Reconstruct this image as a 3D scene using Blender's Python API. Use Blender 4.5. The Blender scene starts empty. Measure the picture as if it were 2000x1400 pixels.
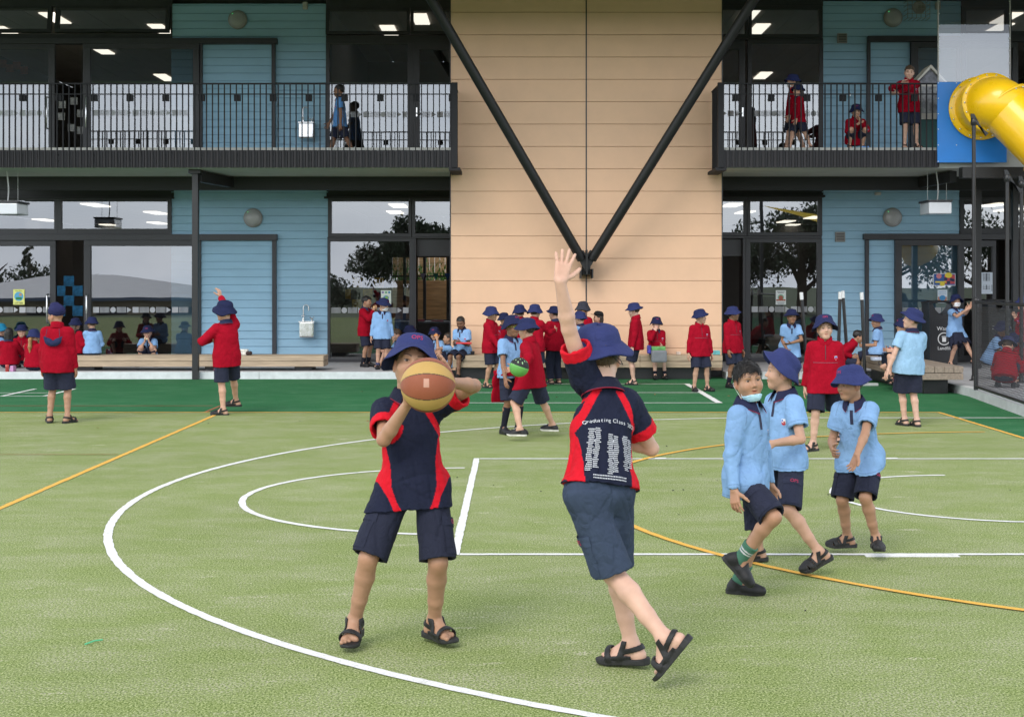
import bpy, bmesh, math, random
import numpy as np
from mathutils import Vector, Matrix
from mathutils.bvhtree import BVHTree

random.seed(7); np.random.seed(7)
SC = bpy.context.scene
COL = SC.collection
R = math.radians

# ------------------------------------------------------------------ camera, sky, sun, exposure
F, VX, VY, EYE = 2778.0, 1010.0, 555.0, 1.6          # lens in photo pixels, vanishing point, eye height
cam_d = bpy.data.cameras.new('camera'); cam = bpy.data.objects.new('camera', cam_d); COL.objects.link(cam)
cam.location = (0, 0, EYE); cam.rotation_euler = (R(90), 0, 0)
cam_d.sensor_width = 36; cam_d.lens = 36 * F / 2000
cam_d.shift_x = -(VX - 1000) / 2000; cam_d.shift_y = -(700 - VY) / 2000
cam_d.clip_start = 0.1; cam_d.clip_end = 900
SC.camera = cam
SC.view_settings.view_transform = 'Standard'; SC.view_settings.look = 'None'
SC.view_settings.exposure = 0.74; SC.view_settings.gamma = 1.0
SC.cycles.max_bounces = 8; SC.cycles.transparent_max_bounces = 16

W = bpy.data.worlds.new('World'); SC.world = W; W.use_nodes = True
nt = W.node_tree; nt.nodes.clear()
def wn(t, **k):
    n = nt.nodes.new(t)
    for a, v in k.items(): setattr(n, a, v)
    return n
sky = wn('ShaderNodeTexSky', sky_type='NISHITA', sun_disc=False, sun_elevation=R(44), sun_rotation=R(205))
sky.air_density = 1.0; sky.dust_density = 2.0
tc = wn('ShaderNodeTexCoord'); mp = wn('ShaderNodeMapping'); mp.inputs['Scale'].default_value = (1, 1, 2.6)
ns = wn('ShaderNodeTexNoise'); ns.inputs['Scale'].default_value = 2.6; ns.inputs['Detail'].default_value = 6; ns.inputs['Roughness'].default_value = .55
cr = wn('ShaderNodeValToRGB')
cr.color_ramp.elements[0].position = .3; cr.color_ramp.elements[0].color = (5.2, 5.9, 7.0, 1)
cr.color_ramp.elements[1].position = .72; cr.color_ramp.elements[1].color = (10.2, 10.5, 10.9, 1)
mx = wn('ShaderNodeMixRGB'); mx.inputs[0].default_value = .86
bg = wn('ShaderNodeBackground'); bg.inputs[1].default_value = .085
out = wn('ShaderNodeOutputWorld')
L = nt.links.new
L(tc.outputs['Generated'], mp.inputs[0]); L(mp.outputs[0], ns.inputs['Vector']); L(ns.outputs['Fac'], cr.inputs[0])
sp = wn('ShaderNodeSeparateXYZ'); L(tc.outputs['Generated'], sp.inputs[0])          # thin cloud is brightest low in the sky
el = wn('ShaderNodeMapRange'); el.inputs[1].default_value = 0.; el.inputs[2].default_value = .8; el.inputs[3].default_value = 2.6; el.inputs[4].default_value = .64; L(sp.outputs['Z'], el.inputs[0])
mm = wn('ShaderNodeMixRGB', blend_type='MULTIPLY'); mm.inputs[0].default_value = 1
L(sky.outputs[0], mx.inputs[1]); L(cr.outputs[0], mx.inputs[2]); L(mx.outputs[0], mm.inputs[1]); L(el.outputs[0], mm.inputs[2]); L(mm.outputs[0], bg.inputs[0]); L(bg.outputs[0], out.inputs[0])

sun_d = bpy.data.lights.new('sun', 'SUN'); sun = bpy.data.objects.new('sun', sun_d); COL.objects.link(sun)
sun_d.energy = 1.3; sun_d.angle = R(30); sun_d.color = (1, .95, .88)
sun.rotation_euler = (R(46), 0, R(-25)); sun.location = (-5, -10, 20)

# ------------------------------------------------------------------ helpers
def P3(x, y, d):
    """photo pixel at depth d -> world"""
    return Vector(((x - VX) * d / F, d, EYE - (y - VY) * d / F))
def GX(x, d): return (x - VX) * d / F
def GZ(y, d): return EYE - (y - VY) * d / F
def GD(y, h=0.0): return (EYE - h) * F / (y - VY)      # depth of a point of height h seen at row y

MATS = {}
def mat(name, col, rough=.6, metal=0., var=0., vscale=6., bump=0., bscale=200., spec=.5, coat=0., stretch=(1, 1, 1), dirt=0.):
    if name in MATS: return MATS[name]
    m = bpy.data.materials.new(name); m.use_nodes = True; MATS[name] = m
    t = m.node_tree; b = t.nodes['Principled BSDF']
    b.inputs['Base Color'].default_value = (*col, 1); b.inputs['Roughness'].default_value = rough
    b.inputs['Metallic'].default_value = metal; b.inputs['Specular IOR Level'].default_value = spec
    b.inputs['Coat Weight'].default_value = coat
    if var or bump or dirt:
        c = t.nodes.new('ShaderNodeTexCoord'); mpn = t.nodes.new('ShaderNodeMapping'); mpn.inputs['Scale'].default_value = stretch
        t.links.new(c.outputs['Object'], mpn.inputs[0])
    if var:
        n = t.nodes.new('ShaderNodeTexNoise'); n.inputs['Scale'].default_value = vscale; n.inputs['Detail'].default_value = 6; n.inputs['Roughness'].default_value = .62
        t.links.new(mpn.outputs[0], n.inputs['Vector'])
        r = t.nodes.new('ShaderNodeValToRGB')
        r.color_ramp.elements[0].position = .3; r.color_ramp.elements[1].position = .7
        r.color_ramp.elements[0].color = (*[max(0, x * (1 - var)) for x in col], 1)
        r.color_ramp.elements[1].color = (*[min(1, x * (1 + var)) for x in col], 1)
        t.links.new(n.outputs['Fac'], r.inputs[0]); t.links.new(r.outputs[0], b.inputs['Base Color'])
        mr = t.nodes.new('ShaderNodeMapRange'); mr.inputs[3].default_value = max(.05, rough - .12); mr.inputs[4].default_value = min(1, rough + .12)
        t.links.new(n.outputs['Fac'], mr.inputs[0]); t.links.new(mr.outputs[0], b.inputs['Roughness'])
    if bump:
        n2 = t.nodes.new('ShaderNodeTexNoise'); n2.inputs['Scale'].default_value = bscale; n2.inputs['Detail'].default_value = 3
        t.links.new(mpn.outputs[0], n2.inputs['Vector'])
        bp = t.nodes.new('ShaderNodeBump'); bp.inputs['Strength'].default_value = bump; bp.inputs['Distance'].default_value = .01
        t.links.new(n2.outputs['Fac'], bp.inputs['Height']); t.links.new(bp.outputs[0], b.inputs['Normal'])
    return m
def emit(name, col, s):
    m = bpy.data.materials.new(name); m.use_nodes = True; MATS[name] = m
    b = m.node_tree.nodes['Principled BSDF']; b.inputs['Base Color'].default_value = (*col, 1)
    b.inputs['Emission Color'].default_value = (*col, 1); b.inputs['Emission Strength'].default_value = s
    return m

class MB:
    """collects shapes in world coordinates, built as one mesh"""
    def __init__(s): s.v = []; s.f = []; s.sm = []
    def add(s, vs, fs, smooth=False):
        o = len(s.v); s.v += [tuple(p) for p in vs]; s.f += [tuple(i + o for i in f) for f in fs]; s.sm += [smooth] * len(fs); return s
    def box(s, x0, x1, y0, y1, z0, z1):
        v = [(x, y, z) for z in (z0, z1) for y in (y0, y1) for x in (x0, x1)]
        return s.add(v, [(0, 2, 3, 1), (4, 5, 7, 6), (0, 1, 5, 4), (2, 6, 7, 3), (0, 4, 6, 2), (1, 3, 7, 5)])
    def bbox(s, x0, x1, y0, y1, z0, z1, b=.004):
        """box with chamfered edges"""
        bm = bmesh.new(); bmesh.ops.create_cube(bm, size=1)
        for v in bm.verts:
            v.co = Vector(((x0 + x1) / 2 + v.co.x * (x1 - x0), (y0 + y1) / 2 + v.co.y * (y1 - y0), (z0 + z1) / 2 + v.co.z * (z1 - z0)))
        bmesh.ops.bevel(bm, geom=bm.edges[:], offset=b, segments=2, affect='EDGES', profile=.6)
        bm.verts.index_update()
        s.add([v.co[:] for v in bm.verts], [[v.index for v in f.verts] for f in bm.faces]); bm.free(); return s
    def obox(s, M, sx, sy, sz):
        v = [M @ Vector((x * sx / 2, y * sy / 2, z * sz / 2)) for z in (-1, 1) for y in (-1, 1) for x in (-1, 1)]
        return s.add(v, [(0, 2, 3, 1), (4, 5, 7, 6), (0, 1, 5, 4), (2, 6, 7, 3), (0, 4, 6, 2), (1, 3, 7, 5)])
    def tube(s, pts, r, n=10, caps=True, smooth=True):
        pts = [Vector(p) for p in pts]; k = len(pts)
        rs = [r] * k if not hasattr(r, '__len__') else r
        T = [(pts[min(i + 1, k - 1)] - pts[max(i - 1, 0)]).normalized() for i in range(k)]
        ref = Vector((0, 0, 1)) if abs(T[0].z) < .9 else Vector((1, 0, 0))
        u = T[0].cross(ref).normalized(); V = []
        for i in range(k):
            u = (u - T[i] * u.dot(T[i])).normalized(); w = T[i].cross(u)
            V += [pts[i] + (u * math.cos(2 * math.pi * j / n) + w * math.sin(2 * math.pi * j / n)) * rs[i] for j in range(n)]
        Fs = [(i * n + j, i * n + (j + 1) % n, (i + 1) * n + (j + 1) % n, (i + 1) * n + j) for i in range(k - 1) for j in range(n)]
        s.add(V, Fs, smooth)
        if caps:
            s.add(V[:n], [tuple(range(n))[::-1]]); s.add(V[-n:], [tuple(range(n))])
        return s
    def lathe(s, prof, M=Matrix.Identity(4), n=32, smooth=True, sx=1, sy=1, close=False):
        V = [M @ Vector((r * math.cos(2 * math.pi * j / n) * sx, r * math.sin(2 * math.pi * j / n) * sy, z)) for r, z in prof for j in range(n)]
        k = len(prof)
        Fs = [(i * n + j, i * n + (j + 1) % n, (i + 1) * n + (j + 1) % n, (i + 1) * n + j) for i in range(k - 1) for j in range(n)]
        if close: Fs += [((k - 1) * n + j, (k - 1) * n + (j + 1) % n, (j + 1) % n, j) for j in range(n)]
        return s.add(V, Fs, smooth)
    def prism(s, poly, a, b, axis='x'):
        """poly: 2D outline; extruded from a to b along axis"""
        n = len(poly)
        def q(p, t): return {'x': (t, p[0], p[1]), 'y': (p[0], t, p[1]), 'z': (p[0], p[1], t)}[axis]
        V = [q(p, a) for p in poly] + [q(p, b) for p in poly]
        Fs = [(i, (i + 1) % n, n + (i + 1) % n, n + i) for i in range(n)] + [tuple(range(n))[::-1], tuple(range(n, 2 * n))]
        return s.add(V, Fs)
    def sheet(s, pts): return s.add(pts, [tuple(range(len(pts)))])
    def mesh(s, name):
        me = bpy.data.meshes.new(name); me.from_pydata(s.v, [], s.f); me.polygons.foreach_set('use_smooth', s.sm)
        bm = bmesh.new(); bm.from_mesh(me); bmesh.ops.recalc_face_normals(bm, faces=bm.faces[:]); bm.to_mesh(me); bm.free()
        return me

WORLD = {}          # object name -> world matrix, for parenting without a depsgraph update
def tag(o, label=None, cat=None, group=None, kind=None):
    if label: o['label'] = label
    if cat: o['category'] = cat
    if group: o['group'] = group
    if kind: o['kind'] = kind
    return o
def thing(name, loc, label, cat, group=None):
    o = bpy.data.objects.new(name, None); COL.objects.link(o); o.location = loc; o.empty_display_size = .1
    WORLD[o.name] = Matrix.Translation(Vector(loc)); return tag(o, label, cat, group)
def place(o, parent, M=None):
    COL.objects.link(o); M = M or Matrix.Identity(4)
    o.matrix_basis = M; WORLD[o.name] = M
    if parent is not None:
        o.parent = parent; o.matrix_parent_inverse = WORLD[parent.name].inverted()
    return o
def obj(name, mb, m, parent=None, M=None, label=None):
    me = mb.mesh(name) if isinstance(mb, MB) else mb
    o = bpy.data.objects.new(name, me)
    for x in (m if isinstance(m, (list, tuple)) else [m]):
        if x is not None: me.materials.append(x)
    if label: o['label'] = label
    return place(o, parent, M)
def solo(name, mb, m, label, cat, group=None):
    """a thing that is one mesh: origin at its base"""
    me = mb.mesh(name) if isinstance(mb, MB) else mb
    co = np.empty(len(me.vertices) * 3); me.vertices.foreach_get('co', co); co = co.reshape(-1, 3)
    c = Vector(((co[:, 0].min() + co[:, 0].max()) / 2, (co[:, 1].min() + co[:, 1].max()) / 2, co[:, 2].min()))
    me.transform(Matrix.Translation(-c))
    return tag(obj(name, me, m, None, Matrix.Translation(c)), label, cat, group)
def struct(name, mb, m): return tag(obj(name, mb, m), kind='structure')

def text_mb(s, size, M, extrude=.0008, font=None, align='CENTER'):
    cu = bpy.data.curves.new('t', 'FONT'); cu.body = s; cu.size = size; cu.align_x = align; cu.align_y = 'CENTER'; cu.extrude = extrude; cu.resolution_u = 3
    o = bpy.data.objects.new('t', cu); COL.objects.link(o)
    dg = bpy.context.evaluated_depsgraph_get(); me = bpy.data.meshes.new_from_object(o.evaluated_get(dg))
    mb = MB(); mb.add([M @ v.co for v in me.vertices], [tuple(p.vertices) for p in me.polygons])
    bpy.data.objects.remove(o); bpy.data.meshes.remove(me); bpy.data.curves.remove(cu); return mb
def merge(*ms):
    r = MB()
    for m in ms:
        o = len(r.v); r.v += m.v; r.f += [tuple(i + o for i in f) for f in m.f]; r.sm += m.sm
    return r
FRONT = Matrix.Rotation(R(90), 4, 'X')                 # text plane facing the camera (-Y)
# ------------------------------------------------------------------ setting: turf, markings, deck, kerb
def turf_mat(name, ca, cb, cc, sand):
    m = bpy.data.materials.new(name); m.use_nodes = True; t = m.node_tree; b = t.nodes['Principled BSDF']
    b.inputs['Roughness'].default_value = .92; b.inputs['Specular IOR Level'].default_value = .15
    N = t.nodes.new; K = t.links.new
    c = N('ShaderNodeTexCoord')
    mpn = N('ShaderNodeMapping'); mpn.inputs['Scale'].default_value = (1, .75, 1); K(c.outputs['Object'], mpn.inputs[0])
    f = N('ShaderNodeTexNoise'); f.inputs['Scale'].default_value = 112; f.inputs['Detail'].default_value = 5; f.inputs['Roughness'].default_value = .85
    K(mpn.outputs[0], f.inputs['Vector'])
    r = N('ShaderNodeValToRGB'); e = r.color_ramp.elements
    e[0].position = .38; e[0].color = (*ca, 1); e[1].position = .62; e[1].color = (*cc, 1)
    k = e.new(.5); k.color = (*cb, 1)
    K(f.outputs['Fac'], r.inputs[0])
    # sand worn into the pile: patches and streaks
    p = N('ShaderNodeTexNoise'); p.inputs['Scale'].default_value = 1.6; p.inputs['Detail'].default_value = 9; p.inputs['Roughness'].default_value = .72
    mp2 = N('ShaderNodeMapping'); mp2.inputs['Scale'].default_value = (1, 1.7, 1); K(c.outputs['Object'], mp2.inputs[0]); K(mp2.outputs[0], p.inputs['Vector'])
    r2 = N('ShaderNodeValToRGB'); r2.color_ramp.elements[0].position = .42; r2.color_ramp.elements[1].position = .75
    r2.color_ramp.elements[1].color = (.72, .72, .72, 1)
    K(p.outputs['Fac'], r2.inputs[0])
    f2 = N('ShaderNodeTexNoise'); f2.inputs['Scale'].default_value = 90; f2.inputs['Detail'].default_value = 4; K(c.outputs['Object'], f2.inputs['Vector'])
    r3 = N('ShaderNodeValToRGB'); r3.color_ramp.elements[0].position = .48; r3.color_ramp.elements[1].position = .56; K(f2.outputs['Fac'], r3.inputs[0])
    mul = N('ShaderNodeMath'); mul.operation = 'MULTIPLY'; K(r2.outputs[0], mul.inputs[0]); K(r3.outputs[0], mul.inputs[1])
    mx = N('ShaderNodeMixRGB'); mx.inputs[2].default_value = (*sand, 1); K(mul.outputs[0], mx.inputs[0]); K(r.outputs[0], mx.inputs[1])
    g = N('ShaderNodeTexNoise'); g.inputs['Scale'].default_value = 3.2; g.inputs['Detail'].default_value = 5; g.inputs['Roughness'].default_value = .6
    mp3 = N('ShaderNodeMapping'); mp3.inputs['Scale'].default_value = (.8, 2.2, 1); K(c.outputs['Object'], mp3.inputs[0]); K(mp3.outputs[0], g.inputs['Vector'])
    r4 = N('ShaderNodeValToRGB'); r4.color_ramp.elements[0].position = .63; r4.color_ramp.elements[1].position = .74; K(g.outputs['Fac'], r4.inputs[0])
    ml4 = N('ShaderNodeMath'); ml4.operation = 'MULTIPLY'; K(r4.outputs[0], ml4.inputs[0]); K(r3.outputs[0], ml4.inputs[1])
    mx4 = N('ShaderNodeMixRGB'); mx4.inputs[2].default_value = (*[min(1, x * 1.15) for x in sand], 1); K(ml4.outputs[0], mx4.inputs[0]); K(mx.outputs[0], mx4.inputs[1]); mx = mx4
    # broad tone drift
    q = N('ShaderNodeTexNoise'); q.inputs['Scale'].default_value = .35; q.inputs['Detail'].default_value = 4; K(c.outputs['Object'], q.inputs['Vector'])
    mr = N('ShaderNodeMapRange'); mr.inputs[1].default_value = .3; mr.inputs[2].default_value = .7; mr.inputs[3].default_value = .94; mr.inputs[4].default_value = 1.06; K(q.outputs['Fac'], mr.inputs[0])
    m2 = N('ShaderNodeMixRGB'); m2.blend_type = 'MULTIPLY'; m2.inputs[0].default_value = 1; K(mx.outputs[0], m2.inputs[1]); K(mr.outputs[0], m2.inputs[2])
    K(m2.outputs[0], b.inputs['Base Color'])
    bp = N('ShaderNodeBump'); bp.inputs['Strength'].default_value = .3; bp.inputs['Distance'].default_value = .008
    K(f.outputs['Fac'], bp.inputs['Height']); K(bp.outputs[0], b.inputs['Normal'])
    return m
m_lime = turf_mat('lime_turf', (.022, .05, .008), (.188, .252, .06), (.56, .60, .32), (.56, .50, .43))
m_green = turf_mat('green_turf', (.004, .042, .015), (.018, .13, .045), (.068, .24, .10), (.14, .28, .16))

def line_mat(name, col):
    m = bpy.data.materials.new(name); m.use_nodes = True; t = m.node_tree; b = t.nodes['Principled BSDF']
    b.inputs['Roughness'].default_value = .9; N = t.nodes.new; K = t.links.new
    c = N('ShaderNodeTexCoord'); f = N('ShaderNodeTexNoise'); f.inputs['Scale'].default_value = 120; f.inputs['Detail'].default_value = 4; K(c.outputs['Object'], f.inputs['Vector'])
    r = N('ShaderNodeValToRGB'); r.color_ramp.elements[0].position = .3; r.color_ramp.elements[0].color = (*[x * .72 for x in col], 1)
    r.color_ramp.elements[1].position = .55; r.color_ramp.elements[1].color = (*col, 1); K(f.outputs['Fac'], r.inputs[0])
    wn_ = N('ShaderNodeTexNoise'); wn_.inputs['Scale'].default_value = 9; wn_.inputs['Detail'].default_value = 8; wn_.inputs['Roughness'].default_value = .75; K(c.outputs['Object'], wn_.inputs['Vector'])
    wr_ = N('ShaderNodeValToRGB'); wr_.color_ramp.elements[0].position = .56; wr_.color_ramp.elements[1].position = .74; wr_.color_ramp.elements[1].color = (.7, .7, .7, 1); K(wn_.outputs['Fac'], wr_.inputs[0])
    wm_ = N('ShaderNodeMixRGB'); wm_.inputs[2].default_value = (.33, .37, .2, 1); K(wr_.outputs[0], wm_.inputs[0]); K(r.outputs[0], wm_.inputs[1]); K(wm_.outputs[0], b.inputs['Base Color'])
    bp = N('ShaderNodeBump'); bp.inputs['Strength'].default_value = .7; bp.inputs['Distance'].default_value = .012; K(f.outputs['Fac'], bp.inputs['Height']); K(bp.outputs[0], b.inputs['Normal'])
    return m
m_white = line_mat('white_line', (.86, .86, .84)); m_orange = line_mat('orange_line', (.86, .47, .07)); m_redl = line_mat('red_line', (.34, .12, .05))
m_conc = mat('deck_concrete', (.36, .36, .37), .85, var=.12, vscale=5, bump=.15, bscale=90)
m_kerbc = mat('kerb_concrete', (.5, .51, .5), .85, var=.14, vscale=4, bump=.2, bscale=120)
m_steelang = mat('galvanised_edge', (.62, .65, .66), .45, .35, var=.12, vscale=7)

YB = 17.72                                                # border between lime court and dark green turf
XB = 5.26
struct('ground', MB().sheet([(-600, -600, -.02), (600, -600, -.02), (600, 700, -.02), (-600, 700, -.02)]), mat('far_ground', (.1, .13, .06), .95, var=.3, vscale=.3))
struct('turf', MB().sheet([(-30, -14, 0), (XB, -14, 0), (XB, YB, 0), (-30, YB, 0)]), m_lime)
struct('turf_surround', MB().sheet([(-30, YB, 0), (XB, YB, 0), (XB, -14, 0), (14, -14, 0), (14, 26, 0), (-30, 26, 0)]), m_green)

def strip(mb, pts, w, z=.004, seed=0):
    """painted line with slightly ragged edges"""
    rr = random.Random(seed)
    P = []
    for (x0, y0), (x1, y1) in zip(pts[:-1], pts[1:]):
        n = max(1, int(math.hypot(x1 - x0, y1 - y0) / .045))
        P += [(x0 + (x1 - x0) * i / n, y0 + (y1 - y0) * i / n) for i in range(n)]
    P.append(pts[-1]); V = []
    for i, p in enumerate(P):
        a, b = P[max(0, i - 1)], P[min(len(P) - 1, i + 1)]; tx, ty = b[0] - a[0], b[1] - a[1]; l = math.hypot(tx, ty) or 1
        nx, ny = -ty / l, tx / l
        V += [(p[0] + nx * (w / 2 + rr.uniform(-.004, .004)), p[1] + ny * (w / 2 + rr.uniform(-.004, .004)), z), (p[0] - nx * (w / 2 + rr.uniform(-.004, .004)), p[1] - ny * (w / 2 + rr.uniform(-.004, .004)), z)]
    mb.add(V, [(2 * i, 2 * i + 1, 2 * i + 3, 2 * i + 2) for i in range(len(P) - 1)])
def arc(cx, cy, r, a0, a1, n=90):
    return [(cx + r * math.cos(R(a0 + (a1 - a0) * i / n)), cy + r * math.sin(R(a0 + (a1 - a0) * i / n))) for i in range(n + 1)]
BX, BY = 3.46, 10.73                                       # under the hoop
w = MB()
strip(w, [(-.37, 8.40), (-.37, 13.06)], .052)
strip(w, [(-.34, 8.42), (9, 8.42)], .05, seed=1); strip(w, [(-.34, 13.03), (9, 13.03)], .05, seed=2)
for yy, s in ((8.42, -1), (13.03, 1)):
    for xx, l in ((1.27, .1), (2.05, .55), (3.4, .1)): w.box(xx, xx + l, yy + s * .026, yy + s * .075, .001, .004)
strip(w, arc(-.40, BY, 1.645, 92, 268), .05, seed=3)
strip(w, arc(BX + .05, BY, 6.34, 97, 262, 200), .055, seed=4)
strip(w, arc(BX + .05, BY, 6.34, 97, 96.9, 1) + [(9, 17.02)], .05, seed=5)
strip(w, arc(BX + .12, BY, 1.175, 90, 270), .045, seed=6)
struct('court_markings', w, m_white)
o = MB()
strip(o, [(-3.69, 1), (-3.69, YB)], .05, seed=7); strip(o, [(-3.66, YB + .03), (XB + .02, YB + .03)], .05, seed=8); strip(o, [(-30, YB + .03), (-3.72, YB + .03)], .05, seed=8)
strip(o, [(XB, YB), (XB, 2)], .05, z=.005, seed=9); strip(o, arc(5.22, BY, 4.65, 92, 268, 160), .048, z=.0065, seed=10)
struct('netball_markings', o, m_orange)
o = MB(); strip(o, [(-30, 18.7), (-4.0, 18.7)], .035, z=.004, seed=11); strip(o, [(-3.9, 18.7), (-3.9, YB + .06)], .04, seed=12); strip(o, [(-9, 13.35), (-3.75, 13.35)], .02, seed=12)
struct('faded_markings', o, m_redl)
g = MB()
for yy in (19.16, 20.97, 22.8): strip(g, [(-1.2, yy), (2.7, yy)], .05, seed=int(yy))
strip(g, [(2.72, 19.13), (2.72, 22.83)], .09, z=.005, seed=14)
for yy in (20.3, 20.9): strip(g, [(-12, yy), (-6.75, yy)], .04, seed=15)
for xx in (-7.35, -6.75, -8.6): strip(g, [(xx, 20.3), (xx, 21.7)], .06, z=.005, seed=16)
struct('game_markings', g, m_white)

# raised concrete deck with galvanised edge
DK, DH, DW = 24.0, .115, 27.2                             # deck edge depth, deck height, facade depth
PXL, PXR, PD = GX(880, 24.5), GX(1410, 24.5), 24.5
d = MB()
d.box(-30, PXL, DK + .012, DW + .3, -.01, DH); d.box(PXR, 16, DK + .012, DW + .3, -.01, DH)
struct('deck', d, m_conc)
d = MB()
for x0, x1 in ((-30, PXL), (PXR, 5.9)):
    n = max(1, int((x1 - x0) / 3.1))
    for i in range(n): d.bbox(x0 + (x1 - x0) * i / n + .004, x0 + (x1 - x0) * (i + 1) / n - .004, DK - .006, DK + .011, -.005, DH + .006, .003)
struct('kerb', d, m_steelang)
# pavement pad and kerb under the chain-link fence
k = MB(); k.add([(6.46, 20.3, .118), (6.05, 16.4, .118), (15, 16.4, .118), (15, DK + .0, .118), (6.46, DK + .0, .118)], [(0, 1, 2, 3, 4)])
struct('pavement', k, m_conc)
k = MB()
for (xa, ya), (xb, yb) in (((6.46, 20.3), (6.05, 16.4)), ((6.46, 24), (6.46, 20.3))):
    a, b = Vector((xa, ya, 0)), Vector((xb, yb, 0)); t = (b - a).normalized(); n = Vector((-t.y, t.x, 0)) * .0; l = (b - a).length
    M = Matrix.Translation((a + b) / 2 + Vector((.055, 0, .055))) @ Matrix.Rotation(math.atan2(t.y, t.x), 4, 'Z'); k.obox(M, l, .13, .134)
struct('pavement_kerb', k, m_kerbc)
# lower ground behind the photographer, reflected in the glass
b = MB(); b.add([(-60, -14, -.01), (60, -14, -.01), (60, -24, -1.6), (-60, -24, -1.6)], [(0, 1, 2, 3)])
struct('terrain', b, mat('grass_bank', (.07, .13, .035), .95, var=.35, vscale=3, bump=.4, bscale=40))

# scraps trodden into the turf
scr = MB(); rr = random.Random(5)
for i in range(14):
    x, y = rr.uniform(-6, 6), rr.uniform(5.5, 17); s = rr.uniform(.004, .010)
    M = Matrix.Translation((x, y, .006)) @ Matrix.Rotation(rr.uniform(0, 3), 4, 'Z')
    scr.obox(M, s * 1.6, s, .006)
for i in range(22):
    x, y = rr.gauss(.6, .9), rr.gauss(10.8, .5); s = rr.uniform(.004, .009)
    scr.obox(Matrix.Translation((x, y, .006)) @ Matrix.Rotation(rr.uniform(0, 3), 4, 'Z'), s * 1.4, s, .006)
tag(obj('debris', scr, mat('dark_crumb', (.02, .02, .022), .8)), 'dark crumbs of rubber scattered over the lime green turf', 'debris', kind='stuff')
lf = MB()
for i in range(16):
    x, y = rr.uniform(-7, 6), rr.uniform(14, 23); s = rr.uniform(.02, .04); M = Matrix.Translation((x, y, .012)) @ Matrix.Rotation(rr.uniform(0, 6), 4, 'Z') @ Matrix.Rotation(rr.uniform(-.4, .4), 4, 'X')
    lf.add([M @ Vector(p) for p in ((-s, 0, 0), (0, s * .5, .006), (s, 0, 0), (0, -s * .5, .004))], [(0, 1, 2, 3)])
tag(obj('leaves', lf, mat('dry_leaf', (.24, .1, .03), .8)), 'dry brown leaves fallen on the dark green turf', 'leaves', kind='stuff')
# ------------------------------------------------------------------ the school building
m_black = mat('black_steel', (.013, .013, .014), .42, .0, var=.25, vscale=5, bump=.05, bscale=300)
m_frame = mat('charcoal_aluminium', (.03, .03, .034), .45, .0, var=.2, vscale=4)
m_board = mat('charcoal_fascia', (.034, .033, .038), .75, var=.2, vscale=9, bump=.1, bscale=60, stretch=(1, 1, .25))
m_blue = mat('blue_weatherboard', (.31, .515, .66), .62, var=.08, vscale=3, bump=.06, bscale=160, stretch=(.3, 1, 1))
m_peach = mat('peach_panel', (.69, .442, .285), .68, var=.04, vscale=2.5, bump=.04, bscale=150)
m_soffit = mat('soffit_board', (.42, .43, .40), .85, var=.1, vscale=3)
m_beam = mat('dark_beam', (.012, .012, .013), .6)
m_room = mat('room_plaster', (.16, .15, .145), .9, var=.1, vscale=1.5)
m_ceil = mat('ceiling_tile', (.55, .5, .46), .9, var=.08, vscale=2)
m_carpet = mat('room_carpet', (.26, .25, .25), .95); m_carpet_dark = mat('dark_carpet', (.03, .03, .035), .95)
m_lamp = emit('ceiling_panel_light', (1, .93, .8), 1.5)
m_metal = mat('stainless_steel', (.72, .72, .72), .22, 1., var=.08, vscale=12)

def glass_mat(name, refl, tint):
    m = bpy.data.materials.new(name); m.use_nodes = True; t = m.node_tree; t.nodes.clear(); N = t.nodes.new; K = t.links.new
    o = N('ShaderNodeOutputMaterial'); mx = N('ShaderNodeMixShader'); tr = N('ShaderNodeBsdfTransparent'); gl = N('ShaderNodeBsdfGlossy')
    tr.inputs[0].default_value = (*tint, 1); gl.inputs['Roughness'].default_value = .0; gl.inputs[0].default_value = (.93, .96, 1, 1)
    fr = N('ShaderNodeFresnel'); fr.inputs[0].default_value = 1.5
    mr = N('ShaderNodeMapRange'); mr.inputs[1].default_value = .04; mr.inputs[2].default_value = 1; mr.inputs[3].default_value = refl; mr.inputs[4].default_value = 1
    c = N('ShaderNodeTexCoord'); nz = N('ShaderNodeTexNoise'); nz.inputs['Scale'].default_value = .9; nz.inputs['Detail'].default_value = 1
    bp = N('ShaderNodeBump'); bp.inputs['Strength'].default_value = .012; bp.inputs['Distance'].default_value = .05
    K(c.outputs['Object'], nz.inputs['Vector']); K(nz.outputs['Fac'], bp.inputs['Height']); K(bp.outputs[0], gl.inputs['Normal'])
    K(fr.outputs[0], mr.inputs[0]); K(mr.outputs[0], mx.inputs[0]); K(tr.outputs[0], mx.inputs[1]); K(gl.outputs[0], mx.inputs[2]); K(mx.outputs[0], o.inputs[0]); return m
m_glass = glass_mat('tinted_glass', .185, (.5, .52, .52))

def xW(x): return GX(x, DW)
def zW(y): return GZ(y, DW)
FL2 = 3.86                                                  # balcony floor level
SOF = 3.52                                                  # underside of balcony
bld = thing('school_building', (1.2, 27, 0), 'two storey school block with blue weatherboards, black framed glazing and a peach panelled bay', 'building')

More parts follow.
